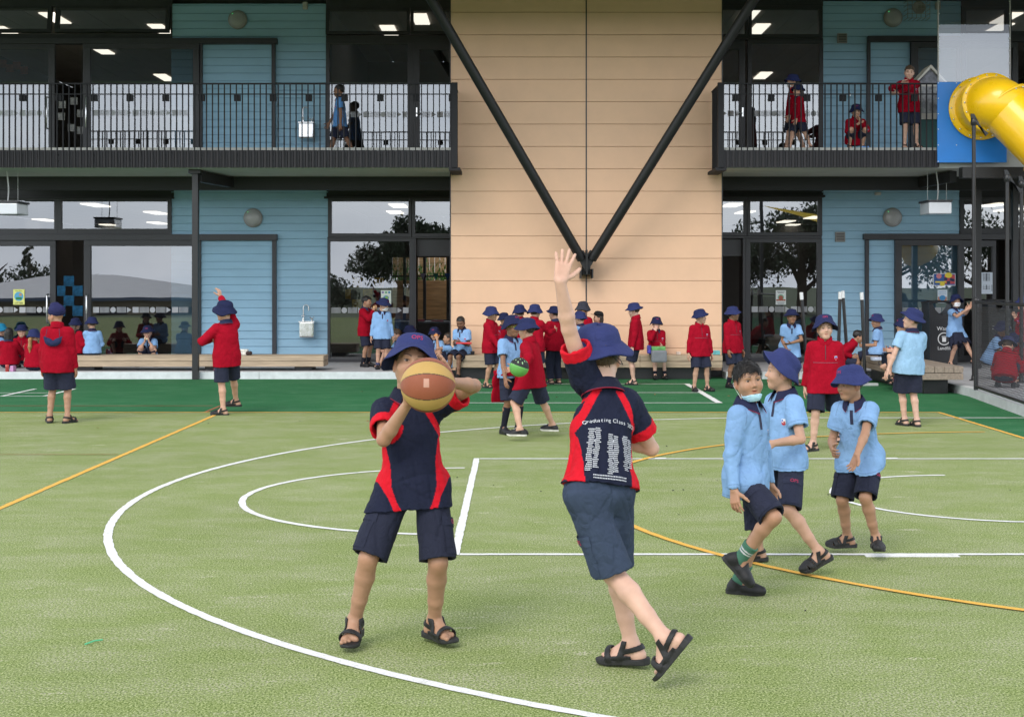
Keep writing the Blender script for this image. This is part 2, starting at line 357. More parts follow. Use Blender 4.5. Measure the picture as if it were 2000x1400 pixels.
def boards(mb, x0, x1, z0, z1, y, pitch=.147, proud=.022):
    z = z0
    while z < z1 - .01:
        t = min(z + pitch - .006, z1)
        mb.prism([(y - .003, t), (y - proud, z + .003), (y - proud + .003, z), (y + .02, z), (y + .02, t)], x0, x1)
        z += pitch
def wall(x0, x1, y0, y1, dy=0., label=None):
    mb = MB(); boards(mb, xW(x0), xW(x1), max(zW(y1), DH), zW(y0), DW + dy)
    mb.box(xW(x0), xW(x1), DW + dy + .021, DW + dy + .12, max(zW(y1), DH), zW(y0))
    return obj('weatherboard_wall', mb, m_blue, bld, label=label)
wall(335, 641, 366, 712); wall(335, 638, 8, 327); wall(1605, 1873, 364, 712); wall(1607, 1876, 3, 327)

def window(x0, x1, y0, y1, fl, fr, ft, fb, d=DW, th=.09, name='window', tilt=0., glass=True):
    """glazed opening x0..x1, y0..y1 (photo pixels on the facade) with frame bars of the given widths"""
    X0, X1, Z1, Z0 = GX(x0, DW), GX(x1, DW), GZ(y0, DW), max(GZ(y1, DW), DH)
    k = DW / F; L_, R_, T_, B_ = fl * k, fr * k, ft * k, fb * k
    mb = MB(); a, b = d - th / 2, d + th / 2
    piv = Vector((0, d, Z1 + T_))
    mb.bbox(X0 - L_, X1 + R_, a, b, Z1, Z1 + T_, .004)
    if fb: mb.bbox(X0 - L_, X1 + R_, a, b, Z0 - B_, Z0, .004)
    if fl: mb.bbox(X0 - L_, X0, a, b, Z0, Z1, .003)
    if fr: mb.bbox(X1, X1 + R_, a, b, Z0, Z1, .003)
    g = MB(); g.sheet([(X0, d, Z0), (X1, d, Z0), (X1, d, Z1), (X0, d, Z1)])
    if tilt:
        Rm = Matrix.Translation(piv) @ Matrix.Rotation(R(tilt), 4, 'X') @ Matrix.Translation(-piv)
        mb.v = [tuple(Rm @ Vector(v)) for v in mb.v]; g.v = [tuple(Rm @ Vector(v)) for v in g.v]
    w_ = obj(name, mb, m_frame, bld)
    if glass: obj('pane', g, m_glass, w_)
    return w_
def bars(name, mb, m=None): return obj(name, mb, m or m_frame, bld)

# left bay, ground floor
window(-90, 107, 392, 447, 8, 7, 5, 11); window(121, 328, 392, 447, 7, 8, 5, 11)
DL = window(-90, 101, 481, 694, 8, 11, 11, 12, d=DW - .06, name='sliding_door')
DR = window(181, 378, 481, 694, 13, 10, 11, 12, d=DW - .1, name='sliding_door')
b = MB(); b.bbox(xW(-90), xW(543), DW - .15, DW + .02, zW(470), zW(458), .006); b.bbox(xW(-90), xW(378), DW - .13, DW + .02, DH, DH + .05, .004)
bars('door_track', b)
b = MB(); b.box(xW(-120), xW(340), DW - .02, DW + .1, zW(386.8), zW(340)); b.bbox(xW(-90), xW(341), DW - .1, DW - .021, zW(389), zW(385), .004); bars('lintel', b, m_beam)
for q in ((386, 394), (533, 541)): b = MB(); b.bbox(xW(q[0]), xW(q[1]), DW - .1, DW - .02, DH, zW(470), .004); bars('panel_frame', b)
wall(394.3, 532.7, 470.5, 706, dy=-.03)
# left bay, upper floor
window(-90, 95, 20, 60, 8, 8, 6, 6, tilt=-9); window(118, 325, 20, 60, 8, 8, 6, 6, tilt=-9)
b = MB(); b.bbox(xW(-90), xW(337), DW - .03, DW + .08, zW(77), zW(66.4), .004); b.box(xW(-120), xW(337), DW - .03, DW + .08, zW(13.4), zW(-20)); b.bbox(xW(325.5 + 8), xW(337), DW - .03, DW + .08, zW(66.2), zW(13.6), .003); bars('window_surround', b)
UL = window(-90, 98, 98, 322, 8, 12, 10, 2, d=DW - .06, name='sliding_door')
UR = window(180, 380, 98, 322, 14, 12, 10, 2, d=DW - .1, name='sliding_door')
b = MB(); b.bbox(xW(-90), xW(543), DW - .15, DW + .02, zW(88), zW(77), .006); bars('door_track', b)
for q in ((392.3, 397), (532, 539)): b = MB(); b.bbox(xW(q[0]), xW(q[1]), DW - .1, DW - .02, FL2, zW(88), .004); bars('panel_frame', b)
wall(397.2, 531.8, 88.5, 324, dy=-.03)
# middle bay, ground and upper floor
window(648, 798, 392, 456, 7, 6, 5, 7); window(811, 893, 392, 456, 6, 0, 5, 7)
window(645, 800, 472, 700, 5, 9, 6, 6)
b = MB(); b.box(xW(638), xW(893), DW - .02, DW + .1, zW(386.8), zW(340)); b.bbox(xW(634), xW(893), DW - .1, DW - .021, zW(388.5), zW(384.5), .004); bars('lintel', b, m_beam)
b = MB(); b.bbox(xW(640), xW(893), DW - .06, DW + .06, zW(465.8), zW(463.2), .003); b.bbox(xW(809.2), xW(813), DW - .05, DW + .4, DH, zW(466), .003); b.box(xW(813.2), xW(893), DW + .1, DW + .16, zW(500), zW(466)); bars('door_frame', b)
window(644, 795, 22, 63, 7, 6, 6, 6, tilt=-5); window(808, 893, 22, 63, 6, 0, 6, 6, tilt=-5)
b = MB(); b.bbox(xW(637), xW(893), DW - .03, DW + .08, zW(79.8), zW(70), .004); b.box(xW(637), xW(893), DW - .03, DW + .08, zW(15.4), zW(-20)); bars('window_surround', b)
window(644, 796, 87, 318, 7, 12, 7, 6); UD = window(820, 893, 98, 318, 12, 0, 18, 6, name='glazed_door')
# right bay, ground and upper floor
window(1372, 1452, 392, 454, 0, 6, 6, 7); window(1465, 1597, 392, 454, 6, 8, 6, 7)
window(1465, 1595, 474, 698, 9, 10, 8, 8)
b = MB(); b.box(xW(1372), xW(1608), DW - .02, DW + .1, zW(386.8), zW(340)); b.bbox(xW(1372), xW(1610), DW - .1, DW - .021, zW(386), zW(381.5), .004); bars('lintel', b, m_beam)
b = MB(); b.bbox(xW(1372), xW(1604), DW - .06, DW + .06, zW(465.5), zW(461.5), .003); b.bbox(xW(1450), xW(1455.6), DW - .05, DW + .4, DH, zW(466), .003); b.box(xW(1372), xW(1450), DW + .1, DW + .16, zW(500), zW(466)); bars('door_frame', b)
window(1372, 1455, 20, 68, 0, 6, 7, 7); window(1468, 1598, 20, 68, 6, 8, 7, 7)
b = MB(); b.box(xW(1372), xW(1607), DW - .03, DW + .08, zW(12.6), zW(-20)); b.bbox(xW(1372), xW(1607), DW - .03, DW + .08, zW(78.5), zW(75.4), .003); bars('window_surround', b)
UD2 = window(1372, 1443, 98, 318, 0, 12, 18, 6, name='glazed_door'); window(1468, 1600, 86, 318, 8, 7, 7, 6)
# blue right bay: framed sliding panels
b = MB(); b.bbox(xW(1684), xW(2100), DW - .15, DW - .02, zW(468.5), zW(457), .006); bars('door_track', b)
b = MB(); b.bbox(xW(1688), xW(1695), DW - .1, DW - .02, DH, zW(468.7), .004); bars('panel_frame', b)
wall(1695.3, 1745, 469, 706, dy=-.03)
GR = window(1758, 1868, 480, 694, 13, 5, 11, 12, d=DW - .09, name='sliding_door')
window(1882, 1962, 392, 446, 8, 6, 6, 11); window(1975, 2100, 392, 446, 7, 8, 6, 11)
b = MB(); b.box(xW(1873.5), xW(2150), DW - .02, DW + .1, zW(385.8), zW(340)); bars('lintel', b, m_beam)
window(1880, 1935, 482, 694, 7, 7, 12, 12, d=DW - .06, name='sliding_door')
b = MB(); b.bbox(xW(1692), xW(2100), DW - .15, DW - .02, zW(84), zW(73), .006); bars('door_track', b)
b = MB(); b.bbox(xW(1692), xW(1698), DW - .1, DW - .02, FL2, zW(84.2), .004); bars('panel_frame', b)
wall(1698.3, 1775, 84.5, 324, dy=-.03)
window(1790, 1866, 95, 318, 14, 6, 10, 6, d=DW - .09, name='sliding_door')
window(1886, 1962, 20, 62, 8, 6, 6, 11); window(1975, 2100, 20, 62, 7, 8, 6, 11)
b = MB(); b.box(xW(1876.5), xW(2150), DW - .03, DW + .08, zW(13.6), zW(-20)); bars('window_surround', b)
window(1884, 1975, 95, 318, 8, 10, 10, 6, d=DW - .06, name='sliding_door')

# handles on the sliding and hinged doors
def handle(parent, x, z0, z1, d):
    h = MB(); h.tube([(x, d, z1), (x, d - .07, z1), (x, d - .09, z1 - .03), (x, d - .09, z0 + .03), (x, d - .07, z0), (x, d, z0)], .014, 8)
    obj('handle', h, m_metal, parent)
handle(DL, xW(98), zW(630), zW(575), DW - .1); handle(DR, xW(176), zW(630), zW(575), DW - .14)
handle(UL, xW(97), zW(253), zW(192), DW - .1); handle(UR, xW(175), zW(253), zW(192), DW - .14)
for p, x in ((UD, 813.5), (UD2, 1449)):
    h = MB(); h.bbox(xW(x) - .022, xW(x) + .022, DW - .07, DW - .045, zW(229), zW(211), .004); h.tube([(xW(x), DW - .07, zW(222.5)), (xW(x), DW - .1, zW(222.5)), (xW(x) + (.11 if x < 1000 else -.11), DW - .1, zW(222.5))], .01, 8); obj('handle', h, m_metal, p)

# frosted marker band on the glass: squares, bars, discs, triangles
m_decal = mat('frosted_film', (.46, .47, .48), .8)
def decal(parent, x0, x1, yc, d, seed, m=m_decal, h=11.):
    mb = MB(); rr = random.Random(seed); x = x0 + rr.uniform(0, 4); q = d - .004; i = seed
    while x < x1:
        t = i % 4; i += 1
        if t == 0:
            e = min(x + 12, x1); mb.box(xW(x), xW(e), q, q + .002, zW(yc + h / 2), zW(yc - h / 2)); x = e + 2
        elif t in (1, 3):
            for _ in range(8):
                if x + 1.2 < x1: mb.box(xW(x), xW(x + 1.2), q, q + .002, zW(yc + h / 2), zW(yc - h / 2))
                x += 2.3
            x += 1
            if t == 3 and x + 8 < x1:
                mb.add([(xW(x), q, zW(yc + h / 2)), (xW(x + 9), q, zW(yc)), (xW(x), q, zW(yc - h / 2))], [(0, 1, 2)]); x += 11
        else:
            r = h / 2
            if x + 2 * r < x1: mb.add([(xW(x + r) + r * .0098 * math.cos(a * .3142), q, zW(yc) + r * .0098 * math.sin(a * .3142)) for a in range(20)], [tuple(range(20))])
            x += 2 * r + 2
    obj('marker_band', mb, m, parent)
decal(DL, -40, 100, 605, DW - .06, 0); decal(DR, 184, 376, 605, DW - .1, 4)
decal(UL, -40, 97, 222, DW - .06, 0); decal(UR, 184, 379, 222, DW - .1, 4)
wins = [o for o in bpy.data.objects if o.name.startswith(('window', 'glazed_door', 'sliding_door'))]
def find_win(x, y):
    X, Z = xW(x), zW(y)
    for o in wins:
        co = [v.co for v in o.data.vertices]
        if min(c.x for c in co) < X < max(c.x for c in co) and min(c.z for c in co) < Z < max(c.z for c in co): return o
decal(find_win(720, 600), 647, 798, 606, DW, 1); decal(find_win(1530, 600), 1467, 1594, 604, DW, 4)
decal(find_win(720, 220), 646, 795, 224, DW, 1); decal(UD, 822, 890, 224, DW, 3); decal(UD2, 1374, 1442, 222, DW, 2); decal(find_win(1530, 220), 1470, 1598, 222, DW, 0)
decal(GR, 1760, 1866, 606, DW - .09, 1)

# peach panelled bay
b = MB(); zt = 7.1; pz = .385; z = .12
xs = [PXL, GX(1145, PD), PXR]
while z < zt:
    t = min(z + pz - .0055, zt)
    for x0, x1 in zip(xs[:-1], xs[1:]): b.prism([(PD - .004, t), (PD - .009, t - .004), (PD - .011, z + .003), (PD - .008, z), (PD + .05, z), (PD + .05, t)], x0 + .006, x1 - .006)
    z += pz
pw = obj('panel_wall', b, m_peach, bld)
b = MB(); b.box(PXL + .012, PXR - .012, PD + .02, 36, 0, zt); obj('backing', b, mat('joint_backing', (.5, .3, .17), .9), pw)  # darker peach backing that shows through the panel joints
b = MB(); b.bbox(PXL - .012, PXL + .005, PD - .02, PD + .06, .115, zt, .003); b.bbox(PXR - .005, PXR + .012, PD - .02, PD + .06, .115, zt, .003); b.box(xs[1] - .011, xs[1] + .011, PD - .0165, PD + .02, .1, zt); obj('corner_trim', b, m_frame, pw)
b = MB(); b.box(PXL, PXR, PD - .02, PD + .04, 0, .112); obj('plinth', b, m_beam, bld)
# raking steel struts meeting on the bay
ax, az = GX(1145, PD - .2), GZ(523, PD - .2)
st = MB()
for nm, xt in (('l', 838), ('r', 1477)):
    s_ = MB(); top = P3(xt, -8, 22.6); bot = Vector((ax, PD - .3, az)); dr = (top - bot).normalized()
    s_.tube([bot + dr * .18, bot + dr * .3, top + dr * 1.3], .082, 20); obj('strut', s_, mat('strut_black', (.006, .006, .0065), .55), bld)
s_ = MB(); s_.prism([(ax, az - .1), (ax + .19, az + .24), (ax + .06, az + .30), (ax, az + .2), (ax - .06, az + .30), (ax - .19, az + .24)], PD - .38, PD - .2, 'y'); s_.box(ax - .012, ax + .012, PD - .47, PD - .02, az - .12, az + .30)
for s in (-1, 1): s_.box(ax + s * .1 - .012, ax + s * .1 + .012, PD - .4, PD - .02, az - .18, az - .02)
s_.box(ax - .07, ax + .07, PD - .24, PD - .018, az - .12, az + .1); obj('strut_shoe', s_, MATS['strut_black'], bld)
# canopy roof
XPR = xW(640)
b = MB(); b.box(-16, XPR, 21.6, 38.7, 7.1, 7.4); b.box(XPR + .001, PXL, 21.6, 34.3, 7.1, 7.4); b.box(PXL + .001, 20, 21.6, 38.7, 7.1, 7.4); b.box(-16, 20, 21.3, 21.58, 6.25, 7.5); rf = obj('roof', b, mat('eave_lining', (.5, .52, .56), .8, var=.08, vscale=2), bld)  # unseen eave lining coloured pale and cool to bounce light onto the walls
# balconies
def balcony(x0, x1, ends, n_brackets):
    s = MB(); s.box(x0, x1, 23.56, DW - .16, SOF, SOF + .06); s.box(x0 + .01, x1 - .01, 23.56, DW - .16, SOF + .061, FL2)
    bal = obj('balcony', s, m_soffit, bld)
    f = MB(); x = x0; rr = random.Random(3); i = 0; bolts = MB()
    while x < x1 - .02:
        w_ = min(.09, x1 - x); f.bbox(x, x + w_, 23.50 + rr.uniform(-.002, .002), 23.535, GZ(327.5, 23.5), GZ(293.5, 23.5), .003)
        if i % 6 == 2:
            for zz in (GZ(303, 23.5), GZ(314, 23.5)): bolts.lathe([(0, -.012), (.013, -.012), (.016, 0)], Matrix.Translation((x + w_ / 2, 23.5, zz)) @ Matrix.Rotation(R(-90), 4, 'X'), 10)
        x += .0985; i += 1
    f.box(x0, x1, 23.54, 23.556, GZ(326, 23.5), GZ(294, 23.5)); obj('fascia', f, m_board, bal); obj('bolt', bolts, m_black, bal)
    r = MB(); x = x0 + .045; i = 0; zt_ = GZ(166, 23.5)
    while x < x1:
        r.box(x - .008, x + .008, 23.44, 23.475, GZ(327, 23.5), zt_ - .001); 
        if i % 6 == 2: r.box(x - .045, x + .06, 23.476, 23.53, GZ(198, 23.5), GZ(186, 23.5))
        x += .0985; i += 1
    r.bbox(x0 - .02, x1 + .02, 23.43, 23.485, zt_, zt_ + .022, .003); r.box(x0, x1, 23.45, 23.47, GZ(186, 23.5), GZ(184, 23.5))
    for e in ends:
        r.bbox(e - .05, e + .05, 23.42, 23.5, GZ(330, 23.5), zt_ + .03, .006); r.box(e - .09, e + .09, 23.42, 24.4, GZ(334, 23.5), GZ(328, 23.5))
        for q in np.arange(23.6, 24.45, .1): r.box(e - .015, e + .015, q - .006, q + .006, GZ(327, 23.5), zt_)
        r.box(e - .02, e + .02, 23.5, 24.45, zt_, zt_ + .02)
    obj('railing', r, mat('rail_black', (.016, .016, .018), .7, spec=.25), bal)
    return bal
BLX, BRX = GX(888, 23.5), GX(1407, 23.5)
balcony(-9.6, BLX, [BLX], 0); balcony(BRX, GX(1832, 23.5), [BRX], 0)
b = MB(); b.box(GX(1832, 23.5), 14, 23.56, DW - .16, SOF, FL2); obj('balcony', b, m_soffit, bld)
b = MB(); b.box(-10, PXL - .02, 25.4, 25.55, SOF - .24, SOF - .002); b.box(PXR + .02, 14, 25.4, 25.55, SOF - .24, SOF - .002); obj('beam', b, m_beam, bld)
PXP = GX(382, 23.9)
b = MB(); b.bbox(PXP - .05, PXP + .05, 23.85, 23.97, .0, SOF - .001, .006); b.bbox(PXP - .1, PXP + .1, 23.8, 24.02, SOF - .07, SOF - .0015, .005); obj('post', b, m_black, bld)
for xs_, xe in ((388, 450), (1862, 1800)):
    a_, c_ = P3(xs_, 343, 23.95), P3(xe, 363, 25.4); a_.z = SOF - .1; c_.z = SOF - .12; t = (c_ - a_); l = t.length
    M = Matrix.Translation((a_ + c_) / 2) @ Matrix.Rotation(math.atan2(t.y, t.x), 4, 'Z'); b = MB(); b.obox(M, l, .12, .18); obj('brace', b, m_beam, bld)
b = MB(); PX2 = GX(1910, 25.1); b.bbox(PX2 - .05, PX2 + .05, 25.05, 25.17, .11, SOF - .25, .006); PX3 = GX(1958, 26); b.bbox(PX3 - .05, PX3 + .05, 25.3, 25.4, .11, SOF, .005); b.box(GX(1880, 23.3), 13, 23.3, 23.5, SOF - .18, SOF - .002); obj('post', b, m_black, bld)
# rooms behind the glass
def room(x0, x1, y1, z0, z1, hole=None, panel=None):
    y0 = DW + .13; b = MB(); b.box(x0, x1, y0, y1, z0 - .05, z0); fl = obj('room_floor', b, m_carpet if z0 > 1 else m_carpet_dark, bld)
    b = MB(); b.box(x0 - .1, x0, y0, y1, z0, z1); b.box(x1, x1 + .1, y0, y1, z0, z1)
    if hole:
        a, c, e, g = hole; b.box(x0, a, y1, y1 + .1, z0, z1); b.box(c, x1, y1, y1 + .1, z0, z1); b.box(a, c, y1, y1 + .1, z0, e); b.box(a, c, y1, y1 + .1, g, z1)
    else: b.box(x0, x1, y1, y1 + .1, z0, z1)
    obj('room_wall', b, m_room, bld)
    b = MB(); x = x0
    while x < x1: b.box(x + .006, min(x + .6, x1) - .006, y0, y1, z1, z1 + .03); x += .6
    b.box(x0, x1, y0, y1, z1 + .031, z1 + .06); return obj('ceiling', b, m_ceil, bld)
XP = xW(640)
c1 = room(-12, XP - .05, 38.4, DH, 3.2)
c2 = room(XP + .06, PXL - .1, 34, DH, 3.2, (GX(766, 34), GX(872, 34), GZ(624, 34), GZ(503, 34)))
b = MB()
for x in (790, 829): b.bbox(GX(x, 34) - .035, GX(x, 34) + .035, 34.0, 34.09, GZ(624, 34), GZ(503, 34), .004)
b.bbox(GX(766, 34), GX(872, 34), 34.01, 34.08, GZ(541, 34), GZ(538, 34), .004); obj('window_bar', b, m_frame, bld)
for x, cc, lb in ((826, (.3, .28, .42), 'small purple pennant hanging inside the middle doorway'), (851, (.05, .25, .2), 'small green pennant hanging inside the middle doorway'), (874, (.05, .12, .35), 'small blue pennant at the edge of the middle doorway')):
    X = GX(x, 33); b = MB(); b.prism([(X - .07, GZ(534, 33)), (X + .07, GZ(534, 33)), (X, GZ(548, 33))], 33.0, 33.004, 'y'); solo('pennant', b, mat('flag_%d' % x, cc, .8), lb, 'pennant', 'pennants strung across the classroom')
c3 = room(PXR + .12, 13, 38.4, DH, 3.2)
c4 = room(-12, XP - .05, 38.4, FL2, 6.9); c6 = room(XP + .06, PXL - .1, 34, FL2, 6.9); c5 = room(PXR + .12, 13, 38.4, FL2, 6.9)
def lights(ceil, zc, pts):
    for x, y in pts:
        d_ = (zc - .012 - EYE) * F / (VY - y); X = GX(x, d_); b = MB(); b.box(X - .15, X + .15, max(DW + .2, d_ - .55), d_ + .55, zc - .025, zc - .004); obj('ceiling_light', b, m_lamp, ceil)
lights(c1, 3.2, [(187, 401), (305, 416), (308, 436), (88, 430), (215, 440)])
lights(c2, 3.2, [(778, 402), (772, 415), (672, 426)])
lights(c3, 3.2, [(1430, 401), (1455, 415), (1535, 433), (1590, 425), (1545, 440), (1945, 400), (1970, 410)])
lights(c4, 6.9, [(108, 36), (12, 62), (315, 58), (198, 98), (322, 152)]); lights(c6, 6.9, [(822, 38), (760, 60)])
lights(c5, 6.9, [(1462, 30), (1482, 57), (1490, 148), (1965, 36), (1950, 56)])
# wall art and furniture glimpsed inside
def art(x, y, w_, d_, col, lab):
    X, Z, s = GX(x, d_), GZ(y, d_), w_ * d_ / F
    b = MB(); b.box(X - s / 2, X + s / 2, d_ - .02, d_, Z - s / 2, Z + s / 2)
    solo('wall_art', b, mat('paint_' + lab, col, .7, var=.9, vscale=5), lab, 'picture', 'student paintings inside the rooms')
for i, (x, y) in enumerate([(135, 549), (118, 568), (152, 568), (135, 587), (118, 607), (152, 607)]): art(x, y, 20, 30, (.03, .22, .45), 'square blue and green painting in the checkerboard inside the open left doorway')
for i, (x, y) in enumerate([(655, 552), (698, 552), (740, 552), (676, 574), (718, 574), (655, 594), (697, 594)]): art(x, y, 19, 29.5, (.75, .33, .05), 'square orange and yellow painting behind the tall glass left of the peach wall')
for i in range(4): art(5 + 14 * i, 125 + i * 9 % 14, 15, 33, (.45, .12, .05), 'square red painting seen through the upper left glass')
for i, (x, y) in enumerate([(122, 205), (145, 198), (158, 222), (120, 228), (140, 250), (158, 255)]): art(x, y, 14, 29, (.72, .68, .6), 'sheet of drawing paper pinned inside the upper doorway')
tb = thing('classroom_table', (-1.95, 30, DH), 'dark classroom table with books on it inside the open middle doorway', 'table')
b = MB(); b.bbox(-2.6, -1.3, 29.6, 30.4, .78, .82, .008); obj('tabletop', b, m_frame, tb)
for x in (-2.5, -1.4):
    for y in (29.7, 30.3): b = MB(); b.tube([(x, y, DH), (x, y, .78)], .02, 8); obj('leg', b, m_frame, tb)
b = MB(); b.bbox(-2.25, -1.95, 29.85, 30.1, .82, .86, .004); b.bbox(-1.8, -1.55, 29.8, 30.1, .82, .84, .004); solo('book', b, mat('red_cover', (.3, .05, .07), .6), 'red covered book lying on the dark classroom table', 'book')
# rear yard seen through the middle doorway
m_timber0 = mat('retaining_timber', (.5, .33, .18), .8, var=.35, vscale=4, stretch=(.4, 4, 4), bump=.3, bscale=30)
rw = MB()
for k in range(8): rw.bbox(-6, .0, 39.5, 39.56, .1 + k * .2, .1 + k * .2 + .199, .006)
for x in (-4, -2.75, -1.6): rw.bbox(x, x + .22, 39.36, 39.49, 0, 1.72, .01)
solo('retaining_wall', rw, m_timber0, 'timber plank retaining wall behind the classroom', 'wall')
rw = MB()
for k in range(40): rw.bbox(-6 + k * .155, -6 + k * .155 + .152, 42, 42.03, 1.3, 2.9, .005)
solo('paling_fence', rw, m_timber0, 'weathered timber paling fence above the retaining wall', 'fence')
rr = random.Random(4)
for j, x0 in enumerate((-3.4, -2.6, -1.9)):
    b = MB()
    for i in range(260):
        x, y, z = x0 + rr.gauss(0, .3), 40.2 + rr.gauss(0, .3), 1.62 + abs(rr.gauss(0, .28)); s = rr.uniform(.04, .1); M = Matrix.Translation((x, y, z)) @ Matrix.Rotation(rr.uniform(0, 6), 4, 'Z') @ Matrix.Rotation(rr.uniform(-1, 1), 4, 'X')
        b.add([M @ Vector(p) for p in ((-s * .3, 0, -s), (0, 0, -s * 1.4), (s * .3, 0, -s), (0, .01, s))], [(0, 1, 2, 3)])
    solo('shrub', b, mat('shrub_leaf', (.08, .2, .035), .6, var=.5, vscale=8), 'leafy green shrub on the bank behind the classroom', 'shrub', 'shrubs behind the classroom')
# ------------------------------------------------------------------ benches
m_wood = mat('weathered_timber', (.40, .31, .215), .8, var=.3, vscale=5, stretch=(.35, 6, 6), bump=.3, bscale=40)
m_wood2 = mat('grey_timber', (.25, .2, .155), .82, var=.3, vscale=5, stretch=(6, .35, 6), bump=.3, bscale=40)
def bench(x0, x1, d, ztop, dep, label, legs, legz, h=.19, joints=()):
    t = thing('bench', ((x0 + x1) / 2, d + dep / 2, legz), label, 'bench', 'low timber benches along the building')
    xs = [x0, *joints, x1]
    for r in range(2):
        z1 = ztop - r * h / 2
        for a, c in zip(xs[:-1], xs[1:]):
            for q in range(4 if r == 0 else 1):
                b = MB(); y0 = d + (dep / 4) * q if r == 0 else d; y1 = d + (dep / 4) * (q + 1) - .006 if r == 0 else d + dep
                b.bbox(a + .002, c - .002, y0, y1, z1 - h / 2 + .006, z1, .005); obj('timber_slat', b, m_wood, t)
    for lx, lw in legs:
        b = MB(); b.bbox(lx, lx + lw, d + .1, d + dep - .02, legz, ztop - h, .004); obj('leg', b, m_black, t)
bench(GX(90, 24.4), GX(632, 24.4), 24.4, .37, .62, 'long low timber bench on the deck below the blue boarded wall', [(GX(x, 24.5), .3) for x in (150, 400, 575)], DH, joints=(GX(377, 24.4),))
bench(GX(884, 23.9), GX(1411, 23.9), 23.88, .405, .55, 'timber bench on a black plinth along the peach wall', [(GX(890, 23.98), 4.3)], 0, h=.21, joints=(GX(1250, 23.9),))
t = thing('platform_bench', (6.1, 22.4, 0), 'wide grey timber platform bench running away from the court by the bins', 'bench')
for r in range(2):
    for q in range(5 if r == 0 else 1):
        b = MB()
        if r == 0: b.bbox(5.77 + q * .14, 5.77 + q * .14 + .134, 20.6, 24.25, .315, .41, .006)
        else: b.bbox(5.77, 6.465, 20.6, 24.25, .215, .308, .006)
        obj('timber_slat', b, m_wood2, t)
b = MB(); b.bbox(5.95, 6.3, 20.8, 23.9, 0, .214, .005); obj('plinth', b, m_black, t)

# ------------------------------------------------------------------ wall fittings
m_lens = mat('opal_lens', (.36, .36, .36), .3, coat=.4); m_rim = mat('grey_rim', (.3, .29, .27), .5)
def bulkhead(x, y, where):
    X, Z = xW(x), zW(y); M = Matrix.Translation((X, DW - .02, Z)) @ Matrix.Rotation(R(90), 4, 'X')
    t = thing('bulkhead_light', (X, DW - .02, Z), 'round grey bulkhead light on the blue boards ' + where, 'wall light', 'round wall lights')
    b = MB(); b.lathe([(0, 0), (.18, 0), (.182, .03), (.172, .045), (.16, .047)], M, 36); obj('rim', b, m_rim, t)
    b = MB(); b.lathe([(.16, .046), (.15, .062), (.11, .082), (.06, .092), (0, .095)], M, 36); obj('lens', b, m_lens, t)
    b = MB(); b.lathe([(0, .094), (.006, .093), (.007, .08)], M @ Matrix.Translation((-.09, .11, -.02)), 8); obj('indicator', b, emit('green_indicator', (.1, .9, .25), 1.2) if 'green_indicator' not in MATS else MATS['green_indicator'], t)
bulkhead(465, 40, 'upstairs on the left'); bulkhead(495, 426, 'under the balcony on the left'); bulkhead(1743, 36, 'upstairs beside the caged speaker'); bulkhead(1742, 425, 'under the balcony on the right')
def vent(x, y, where):
    X, Z = xW(x), zW(y); b = MB(); t = thing('wall_vent', (X, DW, Z), 'small square dark vent on the blue wall ' + where, 'vent', 'square wall vents')
    b.bbox(X - .095, X + .095, DW - .06, DW - .012, Z - .095, Z + .095, .012); obj('hood', b, m_rim, t)
    b = MB()
    for k in range(5): b.box(X - .075, X + .075, DW - .067, DW - .0605, Z - .07 + k * .03, Z - .055 + k * .03)
    obj('louvre', b, m_frame, t)
vent(1644, 76, 'upstairs'); vent(1640, 463, 'at ground level')
for x, y, w_, h_, lab in ((597, 13, 9, 14, 'small white box high on the left blue boards'), (1713, 379, 11, 6, 'small pale box at the top of the right blue wall'), (1830, 13, 9, 14, 'small white box high on the right blue boards')):
    X, Z = xW(x), zW(y); b = MB(); b.bbox(X - w_ / 204, X + w_ / 204, DW - .1, DW - .015, Z - h_ / 204, Z + h_ / 204, .006); b.bbox(X - w_ / 300, X + w_ / 300, DW - .13, DW - .101, Z - h_ / 300, Z + h_ / 400, .006); solo('alarm_box', b, mat('pale_plastic', (.55, .53, .48), .5), lab, 'alarm', 'small boxes high on the walls')
# caged loudspeaker
X, Z = xW(1786), zW(20); t = thing('caged_speaker', (X, DW, Z), 'grey horn loudspeaker inside a wire cage high on the right blue wall', 'speaker')
b = MB(); b.lathe([(.02, 0), (.03, .1), (.06, .16), (.12, .2), (.125, .205), (.115, .2), (.05, .15), (0, .12)], Matrix.Translation((X + .02, DW - .03, Z)) @ Matrix.Rotation(R(90), 4, 'X'), 24); obj('horn', b, m_rim, t)
b = MB()
for k in range(6):
    o_ = -.21 + k * .084
    b.tube([(X + o_, DW - .02, Z - .21), (X + o_, DW - .3, Z - .21), (X + o_, DW - .3, Z + .21), (X + o_, DW - .02, Z + .21)], .005, 6); b.tube([(X - .21, DW - .02, Z + o_), (X - .21, DW - .304, Z + o_), (X + .21, DW - .304, Z + o_), (X + .21, DW - .02, Z + o_)], .005, 6)
obj('cage', b, m_rim, t)
